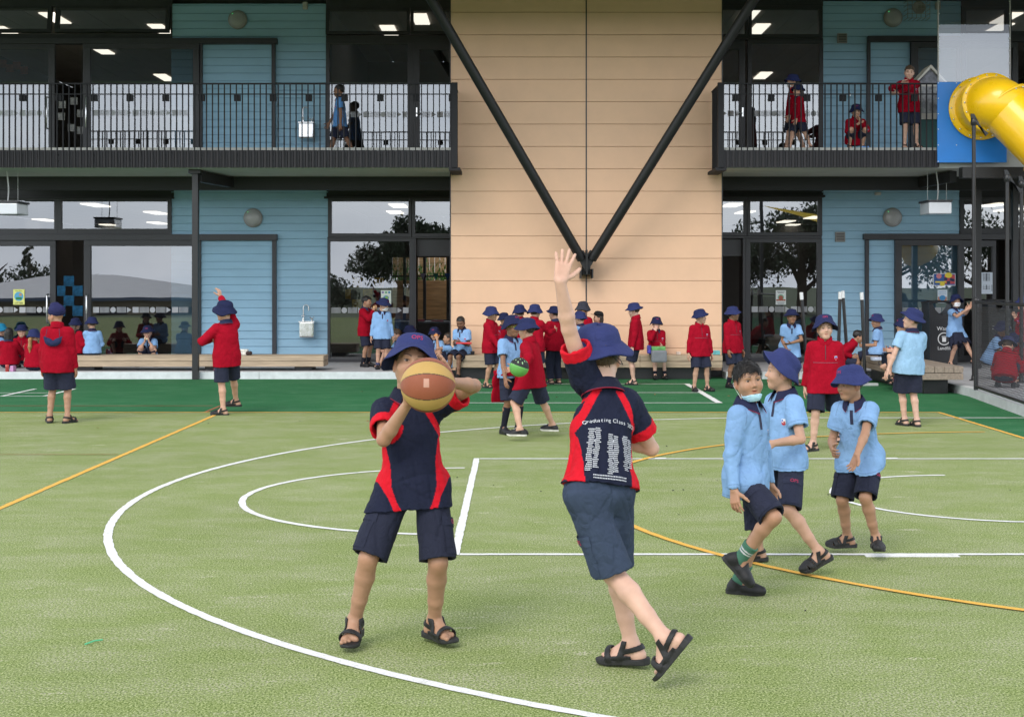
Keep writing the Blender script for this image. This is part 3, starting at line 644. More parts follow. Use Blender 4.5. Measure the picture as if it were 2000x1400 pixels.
# pendant box lights under the balcony
def pendant(x0, x1, y0, y1, d, wires, where):
    X0, X1, Z1, Z0 = GX(x0, d), GX(x1, d), GZ(y0, d), GZ(y1, d)
    t = thing('pendant_light', ((X0 + X1) / 2, d, Z0), 'rectangular box pendant light hanging under the balcony ' + where, 'pendant light', 'box lights under the balcony')
    b = MB(); b.bbox(X0 - .015, X1 + .015, d - .1, d + .5, Z1 - .035, Z1, .006); obj('cover', b, m_frame, t)
    b = MB(); b.bbox(X0, X1, d - .085, d + .48, Z0, Z1 - .036, .02); obj('diffuser', b, mat('clear_diffuser', (.62, .64, .68), .15, coat=.5), t)
    for k, x in enumerate(wires):
        X = GX(x, d); b = MB(); n = 7; r_ = .012 if k == 1 else .004
        b.tube([(X + (.015 * math.sin(i * .6) if k == 1 else 0), d + .1, Z1 + (SOF - .0 - Z1) * i / n) for i in range(n + 1)], r_, 8); obj('suspension', b, mat('grey_conduit', (.5, .5, .5), .5), t)
pendant(-12, 37, 393, 419, 24.1, (-6, 11, 31), 'at the far left'); pendant(1812, 1856, 391, 418, 24.1, (1815, 1834, 1852), 'above the platform bench')
# drinking fountains
def fountain(x, y0, y1, where):
    X, Z1, Z0 = xW(x), zW(y0), zW(y1)
    t = thing('drinking_fountain', (X, DW - .15, Z0), 'stainless steel drinking fountain with a gooseneck tap on the blue wall ' + where, 'drinking fountain', 'steel drinking fountains')
    b = MB(); b.bbox(X - .14, X + .14, DW - .3, DW - .02, Z0, Z1, .035); b.bbox(X - .15, X + .15, DW - .31, DW - .02, Z1 - .02, Z1 + .004, .006); obj('basin', b, m_metal, t)
    b = MB(); g = X - .09; b.tube([(g, DW - .08, Z1), (g, DW - .08, Z1 + .24)] + [(g + .05 - .05 * math.cos(a), DW - .08 - .03 * math.sin(a) * 0, Z1 + .26 + .05 * math.sin(a)) for a in np.linspace(0, math.pi, 9)] + [(g + .1, DW - .08, Z1 + .2)], .011, 10); b.bbox(g - .02, g + .02, DW - .12, DW - .04, Z1 + .0045, Z1 + .06, .006); b.tube([(g - .03, DW - .1, Z1 + .1), (g + .03, DW - .1, Z1 + .1)], .012, 8); obj('tap', b, m_metal, t)
    b = MB(); b.tube([(X + .09, DW - .2, Z1), (X + .09, DW - .2, Z1 + .05), (X + .05, DW - .22, Z1 + .075)], .014, 10); b.tube([(X + .1, DW - .2, Z1 + .05), (X + .13, DW - .22, Z1 + .09)], .009, 8); obj('bubbler', b, m_metal, t)
fountain(603, 627, 659, 'below the round light'); fountain(602, 242, 274, 'behind the balcony rail')
b = MB(); b.lathe([(0, 0), (.012, 0), (.014, .02), (.01, .05), (.014, .07), (0, .075)], Matrix.Translation((xW(1659), DW - .06, zW(190))), 10); solo('wall_tap', b, m_metal, 'small tap on the right blue wall behind the balcony rail', 'tap')

# ------------------------------------------------------------------ notices on the glass
def notice(x0, x1, y0, y1, col, label, draw=None, d=DW - .03):
    X0, X1, Z1, Z0 = GX(x0, d), GX(x1, d), GZ(y0, d), GZ(y1, d)
    t = thing('notice', ((X0 + X1) / 2, d, Z0), label, 'notice')
    b = MB(); b.box(X0, X1, d - .004, d, Z0, Z1); obj('sheet', b, mat('paper_%d_%d' % (x0, y0), col, .6), t)
    if draw: draw(t, X0, X1, Z0, Z1, d - .006)
def pt(t, name, mb, col): obj(name, mb, mat('ink_%.2f_%.2f_%.2f' % col, col, .6), t)
def rect(x0, x1, z0, z1, y): return MB().box(x0, x1, y - .001, y + .0015, z0, z1)
def disc(x, z, r, y, sx=1.): return MB().add([(x + r * sx * math.cos(a * .2618), y, z + r * math.sin(a * .2618)) for a in range(24)], [tuple(range(24))])
def txt(t, s, size, x, z, y, col): obj('lettering', text_mb(s, size, Matrix.Translation((x, y - .002, z)) @ FRONT), mat('ink_%.2f_%.2f_%.2f' % col, col, .6), t)
def dr_litter(t, X0, X1, Z0, Z1, y):
    c = (X0 + X1) / 2; z = (Z0 + Z1) / 2
    pt(t, 'picture', disc(c, z + .01, .088, y), (.1, .4, .62)); pt(t, 'picture', rect(c - .055, c + .055, z - .05, z - .005, y - .003), (.02, .22, .05)); pt(t, 'picture', disc(c + .03, z + .045, .028, y - .003), (.5, .3, .15))
    txt(t, 'LITTER', .052, c, Z0 + .028, y, (.04, .04, .04)); txt(t, 'Do Not', .04, c, Z1 - .03, y, (.1, .2, .05))
notice(26, 48, 565, 595, (.8, .82, .25), 'yellow LITTER poster on the left sliding door glass', dr_litter, DW - .075)
def dr_earth(t, X0, X1, Z0, Z1, y):
    c = (X0 + X1) / 2; z = (Z0 + Z1) / 2; pt(t, 'picture', disc(c, z - .01, .055, y), (.15, .4, .55)); pt(t, 'picture', disc(c + .01, z, .03, y - .003), (.25, .5, .1))
    for k, cc in enumerate(((.3, .25, .5), (.2, .5, .25), (.1, .35, .55))): pt(t, 'picture', disc(c - .06 + k * .06, Z1 - .04, .022, y), cc)
notice(744, 764, 567, 596, (.78, .86, .76), 'pale poster with a globe on the glass behind the two boys', dr_earth)
def dr_octo(t, X0, X1, Z0, Z1, y):
    c = (X0 + X1) / 2; z = (Z0 + Z1) / 2; pt(t, 'picture', disc(c, z, .06, y), (.2, .42, .28)); pt(t, 'picture', disc(c, z - .005, .042, y - .003), (.4, .1, .06))
    for k in range(5): pt(t, 'picture', disc(c - .07 + k * .035, z - .05, .017, y - .002, 1.2), (.4, .1, .06))
    [pt(t, 'lettering', rect(c - w_, c + w_, z_, z_ + .012, y), (.25, .26, .27)) for w_, z_ in ((.075, Z1 - .032), (.055, Z1 - .056), (.075, Z0 + .036), (.06, Z0 + .014))]
notice(1515, 1535, 567, 595, (.72, .76, .73), 'white notice with a red octopus on the dark glass', dr_octo)
def dr_event(t, X0, X1, Z0, Z1, y):
    w_ = X1 - X0; h_ = Z1 - Z0; pt(t, 'picture', rect(X0 + .01, X1 - .01, Z0 + .01, Z1 - .01, y), (.03, .1, .32)); pt(t, 'picture', rect(X0 + w_ * .5, X1 - .012, Z0 + h_ * .15, Z1 - h_ * .12, y - .002), (.5, .06, .07))
    rr = random.Random(2)
    for k in range(7): pt(t, 'picture', disc(X0 + w_ * (.52 + .065 * k), Z0 + h_ * rr.uniform(.25, .55), .03, y - .004, .7), (.04, .05, .12))
    pt(t, 'picture', disc(X0 + w_ * .25, Z1 - h_ * .22, .05, y - .003), (.6, .2, .22)); pt(t, 'picture', rect(X0 + w_ * .08, X0 + w_ * .58, Z0 + h_ * .24, Z0 + h_ * .36, y - .004), (.75, .6, .05)); pt(t, 'picture', disc(X0 + w_ * .68, Z1 - h_ * .15, .05, y - .004, 1.4), (.75, .6, .05)); pt(t, 'picture', disc(X0 + w_ * .4, Z0 + h_ * .12, .035, y - .004, 1.4), (.75, .6, .05))
notice(1823, 1866, 534, 558, (.75, .76, .78), 'colourful blue and red event poster on the glass over the blue boards', dr_event, DW - .1)
def dr_blue(t, X0, X1, Z0, Z1, y):
    c = (X0 + X1) / 2; pt(t, 'picture', rect(X0 + .01, X1 - .01, Z0 + .05, Z0 + .12, y), (.5, .2, .1)); pt(t, 'picture', disc(c, Z0 + .1, .05, y - .003, 1.2), (.05, .25, .5)); txt(t, 'Please put all', .024, c, Z1 - .04, y, (.1, .25, .5)); txt(t, 'litter in the bin', .024, c, Z1 - .075, y, (.1, .25, .5))
notice(1831, 1850, 566, 592, (.62, .7, .76), 'small pale blue notice under the colourful event poster', dr_blue, DW - .1)
def dr_tab(t, X0, X1, Z0, Z1, y):
    b = MB()
    for z in (.62, .68, .74, .8, .86, .92, .22, .3): b = merge(b, rect(X0 + .03, X0 + .17, Z0 + (Z1 - Z0) * z, Z0 + (Z1 - Z0) * z + .006, y))
    for x in (.05, .09, .1, .11, .15): b = merge(b, rect(X0 + x, X0 + x + .006, Z0 + (Z1 - Z0) * .6, Z1 - .02, y), rect(X0 + x, X0 + x + .006, Z0 + (Z1 - Z0) * .2, Z0 + (Z1 - Z0) * .42, y))
    for k in range(6): b = merge(b, rect(X0 + .19, X1 - .02, Z0 + .06 + k * .02, Z0 + .068 + k * .02, y))
    pt(t, 'lettering', b, (.1, .11, .13))
notice(1916, 1941, 532, 574, (.55, .6, .66), 'large white timetable sheet on the dark door behind the steel posts', dr_tab, DW - .1)

# ------------------------------------------------------------------ litter bins
m_bin = mat('bin_plastic', (.018, .018, .02), .38, bump=.06, bscale=220)
m_wtext = mat('white_print', (.7, .7, .7), .6)
def bin_station(x0, x1, ytop, d, label, words, icon=True):
    X0, X1, Z1 = GX(x0, d), GX(x1, d), GZ(ytop, d); c = (X0 + X1) / 2
    t = thing('waste_bin', (c, d + .25, DH), label, 'bin', 'black waste bins with scooped tops')
    b = MB(); n = 14; w_ = X1 - X0; V = []
    for y in (d, d + .5):
        prof = [(X0 + .02, DH), (X1 - .02, DH)] + [(X1, Z1)] + [(X1 - w_ * .12 - w_ * .76 * i / n, Z1 - .02 - .2 * math.sin(math.pi * i / n) ** .7) for i in range(n + 1)] + [(X0, Z1)]
        V.append(prof)
    k = len(V[0]); b.add([(x, d, z) for x, z in V[0]] + [(x, d + .5, z) for x, z in V[1]], [tuple(range(k)), tuple(range(k, 2 * k))[::-1]] + [(i, (i + 1) % k, k + (i + 1) % k, k + i) for i in range(k)])
    b.bbox(X0 + .05, X1 - .05, d - .012, d - .0005, DH + .05, Z1 - .32, .004)
    obj('body', b, m_bin, t)
    b = MB(); pts = [(X0 - .005 + (w_ + .01) * i / 12, d - .004, Z1 + .03 * math.sin(math.pi * i / 12) + .0) for i in range(13)]; b.tube(pts, .02, 8); pts = [(p[0], d + .5, p[2]) for p in pts]; b.tube(pts, .02, 8); obj('rim', b, m_bin, t)
    z = Z1 - .47
    obj('lettering', text_mb(words[0], .1, Matrix.Translation((c, d - .014, z)) @ FRONT), m_wtext, t)
    if len(words) > 1: obj('lettering', text_mb(words[1], .085, Matrix.Translation((c, d - .014, z - .36)) @ FRONT), m_wtext, t)
    if icon:
        b = MB(); zc = z - .185; M = Matrix.Translation((c, d - .013, zc)) @ Matrix.Rotation(R(90), 4, 'X'); b.lathe([(.1, 0), (.1, .003), (.118, .003), (.118, 0)], M, 32); b.box(c - .035, c + .035, d - .016, d - .013, zc - .055, zc + .025); b.box(c - .045, c + .045, d - .016, d - .013, zc + .035, zc + .048); obj('symbol', b, m_wtext, t)
bin_station(1815, 1872, 592, 26.15, 'black waste bin marked landfill behind the girl in the white mask', ('Waste', 'Landfill'))
bin_station(1930, 1985, 590, 26.15, 'black waste bin marked recycling behind the chain-link fence', ('Recycling',))

# ------------------------------------------------------------------ portable net posts
m_cap = mat('white_cap', (.62, .63, .63), .5)
def net_post(x0, y0, x1, y1, d, lab, foot):
    a, b_ = P3(x0, y0, d), P3(x1, y1, d); a.z = .03
    t = thing('net_post', (a.x, a.y, 0), lab, 'post', 'black portable net posts')
    b = MB(); b.tube([a, a.lerp(b_, .92)], .028, 12); obj('pole', b, m_black, t)
    b = MB(); b.tube([a.lerp(b_, .92), b_], .03, 12); obj('cap', b, m_cap, t)
    b = MB(); b.bbox(a.x - foot[0], a.x + foot[1], a.y - .04, a.y + .04, 0.0, .045, .01); b.lathe([(.05, 0), (.045, .06), (.03, .12)], Matrix.Translation((a.x, a.y, .04)), 14); obj('foot', b, mat('galvanised_foot', (.55, .57, .57), .5, .3), t)
net_post(1578, 741, 1565, 571, 22.6, 'black net post with a white cap beside the laughing boy', (.06, .5))
net_post(1636, 741, 1641, 570, 22.9, 'left one of the two crossing black net posts behind the red jacket boy', (.3, .06))
net_post(1658, 741, 1646, 568, 23.2, 'right one of the two crossing black net posts, behind the bending boy', (.06, .3))
net_post(1690, 741, 1683, 571, 22.4, 'black net post with a white cap next to the platform bench', (.36, .2))

# ------------------------------------------------------------------ yellow tube slide, its blue panel and clear screen
m_yel = mat('yellow_plastic', (.82, .49, .005), .3, var=.06, vscale=3, coat=.25); m_bpanel = mat('blue_panel', (.006, .16, .52), .42, var=.06, vscale=3)
sp = 23.42
t = thing('slide_panel', (GX(1890, sp), sp, GZ(318, sp)), 'blue mounting panel with a clear screen above it at the head of the yellow slide', 'panel')
b = MB(); b.bbox(GX(1830, sp), GX(1951, sp) + .12, sp - .03, sp, GZ(318, sp), GZ(161, sp), .004); obj('blue_board', b, m_bpanel, t)
b = MB(); b.sheet([(GX(1833, sp), sp - .015, GZ(160.5, sp)), (GX(1971, sp), sp - .015, GZ(160.5, sp)), (GX(1971, sp), sp - .015, GZ(66, sp)), (GX(1833, sp), sp - .015, GZ(66, sp))]); obj('clear_screen', b, glass_mat('scuffed_acrylic', .15, (.72, .75, .8)), t)
b = MB(); b.sheet([(GX(1833, sp), sp - .012, GZ(66, sp)), (GX(1971, sp), sp - .012, GZ(66, sp)), (GX(1971, sp), sp - .012, GZ(-40, sp)), (GX(1833, sp), sp - .012, GZ(-40, sp))]); obj('clear_screen', b, glass_mat('smoked_acrylic', .06, (.55, .55, .58)), t)
b = MB(); b.bbox(GX(1830.5, sp), GX(1833, sp), sp - .03, sp, GZ(160.6, sp), GZ(-40, sp), .002); b.bbox(GX(1971, sp), GX(1973, sp), sp - .03, sp, GZ(160.6, sp), GZ(-40, sp), .002); obj('edge_strip', b, m_rim, t)
b = MB()
for x in (1833.5, 1970.5):
    for y in range(-20, 160, 24): b.lathe([(0, -.006), (.009, -.005), (.01, 0)], Matrix.Translation((GX(x, sp), sp - .03, GZ(y, sp))) @ Matrix.Rotation(R(-90), 4, 'X'), 8)
for x in (1831.5, 1867, 1903):
    for y in (163, 193, 223, 253, 284, 316):
        if x < 1840 or y in (163, 284): b.lathe([(0, -.006), (.009, -.005), (.01, 0)], Matrix.Translation((GX(x, sp), sp - .031, GZ(y, sp))) @ Matrix.Rotation(R(-90), 4, 'X'), 8)
obj('screw', b, m_cap, t)
t = thing('tube_slide', (GX(1950, 22), 22.3, 0), 'big yellow plastic tube slide bending down from the blue panel', 'slide')
def ring(mb, c, n, r, w_, nb, bolts, ri=.405):
    q = n.normalized().to_track_quat('Z', 'Y').to_matrix().to_4x4(); M = Matrix.Translation(c) @ q
    mb.lathe([(ri, -w_), (r, -w_), (r + .004, 0), (r, w_), (ri, w_)], M, 48)
    for k in range(nb):
        a = 2 * math.pi * k / nb
        for s in (1, -1): bolts.lathe([(0, .016), (.012, .014), (.016, 0)], M @ Matrix.Translation(((r - .035) * math.cos(a), (r - .035) * math.sin(a), s * w_)) @ (Matrix.Identity(4) if s > 0 else Matrix.Rotation(R(180), 4, 'X')), 8)
tr = .42; c0 = P3(1914, 212, sp - .03); e0 = Vector((c0.x, c0.y - .42, c0.z)); dn = Vector((.50, -.50, -.72)).normalized()
e1 = P3(1938, 205, 22.45)
mbt = MB(); bolts = MB()
path = [c0 + Vector((0, -.02, 0)), c0 + Vector((0.01, -.2, 0)), c0 + Vector((.03, -.36, .0))]
mbt.tube(path, [tr, tr, tr], 40, caps=False); obj('entry_tube', mbt, m_yel, t)
rg = MB(); ring(rg, c0 + Vector((0, -.03, 0)), Vector((0, -1, 0)), tr + .1, .018, 16, bolts); obj('flange', rg, m_yel, t)
p0 = c0 + Vector((.12, -.42, .10)); pts = [p0 + dn * s for s in (0, .35, .8, 1.3)]
# elbow between entry and chute
el = MB(); q = []
for i in range(9):
    u = i / 8; q.append((1 - u) ** 2 * (c0 + Vector((.02, -.3, 0))) + 2 * u * (1 - u) * (c0 + Vector((.03, -.62, .08))) + u * u * (p0 + dn * .25))
el.tube(q, tr, 40, caps=False); obj('elbow', el, m_yel, t)
ch = MB(); ch.tube([p0 + dn * .22, p0 + dn * .7, p0 + dn * 1.28], [tr, tr + .0, tr], 40, caps=False); obj('chute', ch, m_yel, t)
ch = MB(); ch.tube([p0 + dn * 1.28, p0 + dn * 2.0, p0 + dn * 3.2], [tr, tr, tr], 40, caps=False); obj('chute', ch, m_yel, t)
for c_, n_ in ((c0 + Vector((.045, -.44, .035)), Vector((.05, -1, .05))), (p0 + dn * .22, dn), (p0 + dn * 1.28, dn)):
    rg = MB(); ring(rg, c_, n_, tr + .065, .02, 18, bolts); obj('flange', rg, m_yel, t)
obj('bolt', bolts, m_metal, t)
def leg(x, y0, y1, d, r_=.03):
    b = MB(); X = GX(x, d); b.tube([(X, d, 0.0), (X, d, GZ(y0, d))], r_, 12); b.lathe([(.07, 0), (.07, .012), (.04, .02), (.036, .08)], Matrix.Translation((X, d, .118)), 16); z = GZ(y0, d); b.lathe([(0, .06), (.045, .05), (.05, 0), (.045, -.05), (.03, -.06)], Matrix.Translation((X, d, z)), 14); b.prism([(X - .03, z - .03), (X + .03, z - .03), (X + .22, z - .18), (X + .18, z - .22), (X, z + .12), (X - .05, z + .12)], d - .02, d + .02, 'y'); obj('leg', b, m_black, t)
leg(1902, 238, 735, 21.9); leg(1967, 348, 735, 21.2); leg(1995, 360, 735, 21.4)

# ------------------------------------------------------------------ chain-link fence
fa, fb = Vector((6.42, 19.9, .12)), Vector((6.02, 16.2, .12)); fdir = (fb - fa).normalized(); fl = (fb - fa).length; fh = GZ(590, 19.9) - .12
t = thing('chain_link_fence', fa, 'black chain-link fence standing on the pale concrete kerb', 'fence')
b = MB()
for q in (0, 3.0): p = fa + fdir * q; b.tube([p, p + Vector((0, 0, fh + .03))], .032, 12); b.lathe([(.036, 0), (.036, .03), (0, .05)], Matrix.Translation(p + Vector((0, 0, fh + .02))), 12)
obj('post', b, m_black, t)
b = MB(); b.tube([fa + Vector((0, 0, fh)), fb + Vector((0, 0, fh))], .022, 10); b.tube([fa + Vector((0, 0, .05)), fb + Vector((0, 0, .05))], .02, 10); b.tube([fa + Vector((0, 0, fh * .5)), fb + Vector((0, 0, fh * .5))], .004, 6); obj('rail', b, m_black, t)
b = MB(); st_ = .062; nx = int(fl / st_); hz = fh - .06
nz_ = int(hz / st_)
for i in range(-nz_, nx + 1):
    for s in (1, -1):
        i0, k0 = (i, 0)
        a0 = max(0, -i) if s == 1 else max(0, -i); a1 = min(nz_, nx - i)
        if a1 <= a0: continue
        z0_, z1_ = (a0, a1) if s == 1 else (nz_ - a0, nz_ - a1)
        y_ = Vector((.003 * s, 0, 0))
        b.tube([fa + fdir * ((i + a0) * st_) + Vector((0, 0, .055 + z0_ * st_)) + y_, fa + fdir * ((i + a1) * st_) + Vector((0, 0, .055 + z1_ * st_)) + y_], .0024, 4, caps=False, smooth=False)
obj('mesh', b, m_black, t)

# ------------------------------------------------------------------ book box on the balcony, lunch things, balls
m_cream = mat('cream_paint', (.62, .58, .5), .6)
X, d_ = GX(1812, 24.3), 24.3; t = thing('book_cabinet', (X, d_, FL2), 'cream gabled book cabinet on a green stand behind the balcony rail', 'cabinet')
b = MB(); z0, z1 = GZ(235, d_), GZ(165, d_); b.bbox(X - .2, X + .2, d_ - .15, d_ + .2, z0, z1, .006); obj('body', b, m_cream, t)
b = MB(); b.bbox(X - .15, X + .15, d_ - .16, d_ - .1505, z0 + .1, z1 - .06, .003); obj('door', b, mat('grey_print', (.3, .3, .3), .5, var=.8, vscale=7), t)
b = MB()
for s in (-1, 1): b.prism([(X, GZ(130, d_)), (X + s * .3, z1 - .02), (X + s * .3, z1 - .06), (X, GZ(130, d_) - .06)], d_ - .2, d_ + .24, 'y')
obj('roof', b, m_cream, t)
b = MB(); b.prism([(X - .2, z1 - .001), (X + .2, z1 - .001), (X, GZ(137, d_))], d_ - .14, d_ + .18, 'y'); obj('gable', b, mat('dark_gable', (.2, .2, .22), .5, var=.6, vscale=14), t)
b = MB(); b.bbox(X - .16, X + .16, d_ - .1, d_ + .14, FL2, z0 - .001, .005); obj('stand', b, mat('green_stand', (.05, .14, .13), .6), t)

def lunchbox(x, y, d, wx, wz, col, label, name='lunch_box', cat='lunch box'):
    X, Z = GX(x, d), GZ(y, d); b = MB(); b.bbox(X - wx / 2, X + wx / 2, d - .07, d + .07, Z, Z + wz, .012); b.bbox(X - wx / 2 - .006, X + wx / 2 + .006, d - .076, d + .076, Z + wz * .72, Z + wz * .86, .004)
    solo(name, b, mat('box_%d' % x, col, .4, var=.3, vscale=20), label, cat)
zb = .408
def on_bench(x, d, wx, wz, col, label, name='lunch_box', cat='lunch box', z=zb): lunchbox(x, VY + (EYE - z) * F / d, d, wx, wz, col, label, name, cat)
on_bench(918, 24.1, .15, .06, (.012, .012, .013), 'small black open lunch box on the bench beside the seated boy')
on_bench(1397, 24.1, .15, .07, (.12, .4, .42), 'teal and black patterned lunch box on the end of the peach wall bench')
on_bench(1325, 24.1, .07, .05, (.6, .5, .42), 'tiny clear snack tub on the peach wall bench', 'snack_tub', 'tub')
on_bench(1718, 22.2, .26, .05, (.5, .55, .68), 'clear plastic bag of food on the platform bench behind the net post', 'food_bag', 'bag', .411)
on_bench(475, 24.7, .17, .1, (.68, .66, .6), 'white rolled up cloth on the left bench', 'rolled_cloth', 'cloth', .372)
for x, l in ((484, 'first brown roll beside the white cloth on the left bench'), (488.5, 'brown roll at the end of the left bench, beyond the white cloth')):
    X = GX(x, 24.65); b = MB(); b.lathe([(0, -.05), (.03, -.048), (.036, 0), (.03, .048), (0, .05)], Matrix.Translation((X, 24.65, .372 + .034)) @ Matrix.Rotation(R(90), 4, 'X') , 14); solo('brown_roll', b, mat('dark_brown', (.035, .015, .012), .6), l, 'roll')
X, d_ = GX(18, 23.95 + .2), 24.3; b = MB(); b.lathe([(0, 0), (.03, 0), (.03, .11), (.026, .12), (0, .12)], Matrix.Translation((GX(14, 24.15), 24.15, DH)), 14); solo('drink_can', b, mat('red_can', (.5, .06, .05), .35, var=.6, vscale=20), 'small red drink can on the deck by the girl with dark hair', 'can')
b = MB(); b.bbox(GX(21, 24.2), GX(28, 24.2), 24.15, 24.3, DH, DH + .1, .012); solo('drink_bottle', b, mat('pink_plastic', (.5, .25, .45), .4), 'pink plastic drink carton on the deck beside the red can', 'bottle')
# reflected surroundings behind the photographer
t = thing('low_building', (-23, -25, -1.6), 'low beige school block with a pale hipped roof, mirrored in the left glass', 'building')
b = MB(); b.box(-33, -15, -30, -20.5, -1.8, .9); obj('wall', b, mat('beige_wall', (.36, .3, .22), .8, var=.1, vscale=1), t)
b = MB(); b.add([(-33.6, -30.6, .85), (-14.4, -30.6, .85), (-14.4, -19.9, .85), (-33.6, -19.9, .85), (-25.5, -25.2, 2.15), (-22.5, -25.2, 2.15)], [(3, 2, 5, 4), (2, 1, 5), (1, 0, 4, 5), (0, 3, 4), (0, 1, 2, 3)]); obj('roof', b, mat('pale_roof', (.66, .68, .72), .5, var=.06, vscale=2), t)
b = MB(); b.box(-33.7, -14.3, -19.88, -19.75, .72, .9); obj('gutter', b, mat('blue_gutter', (.1, .13, .2), .5), t)
for x in (-31, -27.5, -24, -20.5, -17.5): b = MB(); b.box(x, x + 1.6, -20.52, -20.47, -.7, .4); obj('window', b, m_frame, t)
t.rotation_euler.z = R(-24)
m_leafd = mat('dark_tree_leaf', (.06, .085, .045), .7, var=.5, vscale=1.5); m_bark = mat('bark', (.07, .05, .035), .9)
def tree(x, y, z0, top, rx, label, seed, n=5200, shape='round', leaf=.13):
    t = thing('tree', (x, y, z0), label, 'tree', 'trees behind the court mirrored in the glass'); rr = random.Random(seed)
    b = MB(); h = top - z0; b.tube([(x, y, z0), (x + .1, y, z0 + h * .3), (x, y + .1, z0 + h * .75)], [.05 * h, .035 * h, .012 * h], 10)
    for k in range(7):
        a = rr.uniform(0, 6.28); q = z0 + h * rr.uniform(.25, .6); b.tube([(x, y, q), (x + rx * .35 * math.cos(a), y + rx * .35 * math.sin(a), q + h * .12), (x + rx * .7 * math.cos(a), y + rx * .7 * math.sin(a), q + h * .2)], [.02 * h, .012 * h, .004 * h], 6)
    obj('trunk', b, m_bark, t)
    b = MB(); cl = []
    if shape == 'round':
        for k in range(34):
            a, e, u = rr.uniform(0, 6.28), rr.uniform(-.5, 1), rr.uniform(.45, 1) ; cl.append((x + rx * u * math.cos(a) * math.sqrt(1 - min(.95, e * e)), y + rx * u * math.sin(a) * math.sqrt(1 - min(.95, e * e)), z0 + h * .62 + h * .36 * e * u, rr.uniform(.16, .34) * rx))
    else:
        for k in range(40):
            u = k / 40; a = rr.uniform(0, 6.28); q = rx * (1 - u) * rr.uniform(.3, 1); cl.append((x + q * math.cos(a), y + q * math.sin(a), z0 + h * (.15 + .85 * u), .22 * rx * (1.1 - u)))
    for i in range(n):
        c = cl[i % len(cl)]; v = Vector((rr.gauss(0, 1), rr.gauss(0, 1), rr.gauss(0, .7))).normalized() * c[3] * rr.uniform(.5, 1.05); s = leaf * rr.uniform(.6, 1.4)
        M = Matrix.Translation(Vector(c[:3]) + v) @ Matrix.Rotation(rr.uniform(0, 6.3), 4, 'Z') @ Matrix.Rotation(rr.uniform(-1.2, 1.2), 4, 'X')
        b.add([M @ Vector(p) for p in ((-s * .5, 0, 0), (0, -s, 0), (s * .5, 0, 0), (0, s, .02))], [(0, 1, 2, 3)])
    obj('crown', b, m_leafd, t)
for i, a in enumerate([(-37, -46, -1.5, 4.6, 1.5, 'cone', 2600), (-34.8, -47, -1.5, 5.2, 1.6, 'cone', 2600), (-31, -40, -1.5, 2.9, 3.2, 'round', 3000), (-19, -44, -1.5, 3.0, 2.4, 'round', 2600), (-6.5, -24, -1.5, 5.2, 3.0, 'round', 15000), (-3.6, -26, -1.5, 5.0, 3.4, 'round', 12000), (-12, -34, -1.5, 2.2, 2.4, 'round', 2500), (15.2, -22, -1.5, 6.6, 3.6, 'round', 15000), (19.5, -24, -1.5, 7.0, 4.2, 'round', 13000), (12, -26, -1.5, 4.6, 2.6, 'round', 3500), (26, -24, -1.5, 6, 4.5, 'round', 5000)]):
    tree(*a[:5], ('slender conifer mirrored in the left door glass' if a[5] == 'cone' else 'dark round crowned tree mirrored in the glass'), 20 + i, a[6], a[5])
t = thing('shade_sail', (13.5, -15, 0), 'yellow triangular shade sail on black posts mirrored in the right transom glass', 'shade sail')
b = MB(); n = 10; A, B_, C_ = Vector((12.1, -16, 5.5)), Vector((16.5, -17, 4.9)), Vector((15.2, -13.5, 4.3)); V = []; Fs = []
for i in range(n + 1):
    for j in range(n + 1 - i): u, v = i / n, j / n; w_ = 1 - u - v; p = A * w_ + B_ * u + C_ * v; cen = (A + B_ + C_) / 3; p = p + (cen - p) * .35 * (1 - max(u, v, w_)) + Vector((0, 0, -.9 * u * v * w_ * 3)); V.append(p)
idx = {}; k = 0
for i in range(n + 1):
    for j in range(n + 1 - i): idx[i, j] = k; k += 1
for i in range(n):
    for j in range(n - i):
        Fs.append((idx[i, j], idx[i + 1, j], idx[i, j + 1]))
        if j < n - i - 1: Fs.append((idx[i + 1, j], idx[i + 1, j + 1], idx[i, j + 1]))
b.add(V, Fs, True); obj('sail', b, mat('yellow_sail', (.8, .55, .02), .7), t)
for p in (A, B_, C_): b = MB(); b.tube([(p.x, p.y, -.5), (p.x, p.y, p.z + .2)], .09, 10); obj('post', b, m_black, t)

b = MB(); d_ = GD(1256); b.tube([(GX(166, GD(1261)), GD(1261), .008), (GX(184, d_), d_, .012), (GX(200, GD(1252)), GD(1252), .008)], .0035, 6); solo('plastic_strip', b, mat('mint_plastic', (.08, .5, .25), .5), 'thin mint green plastic strip lying on the turf near the big white arc', 'strip')
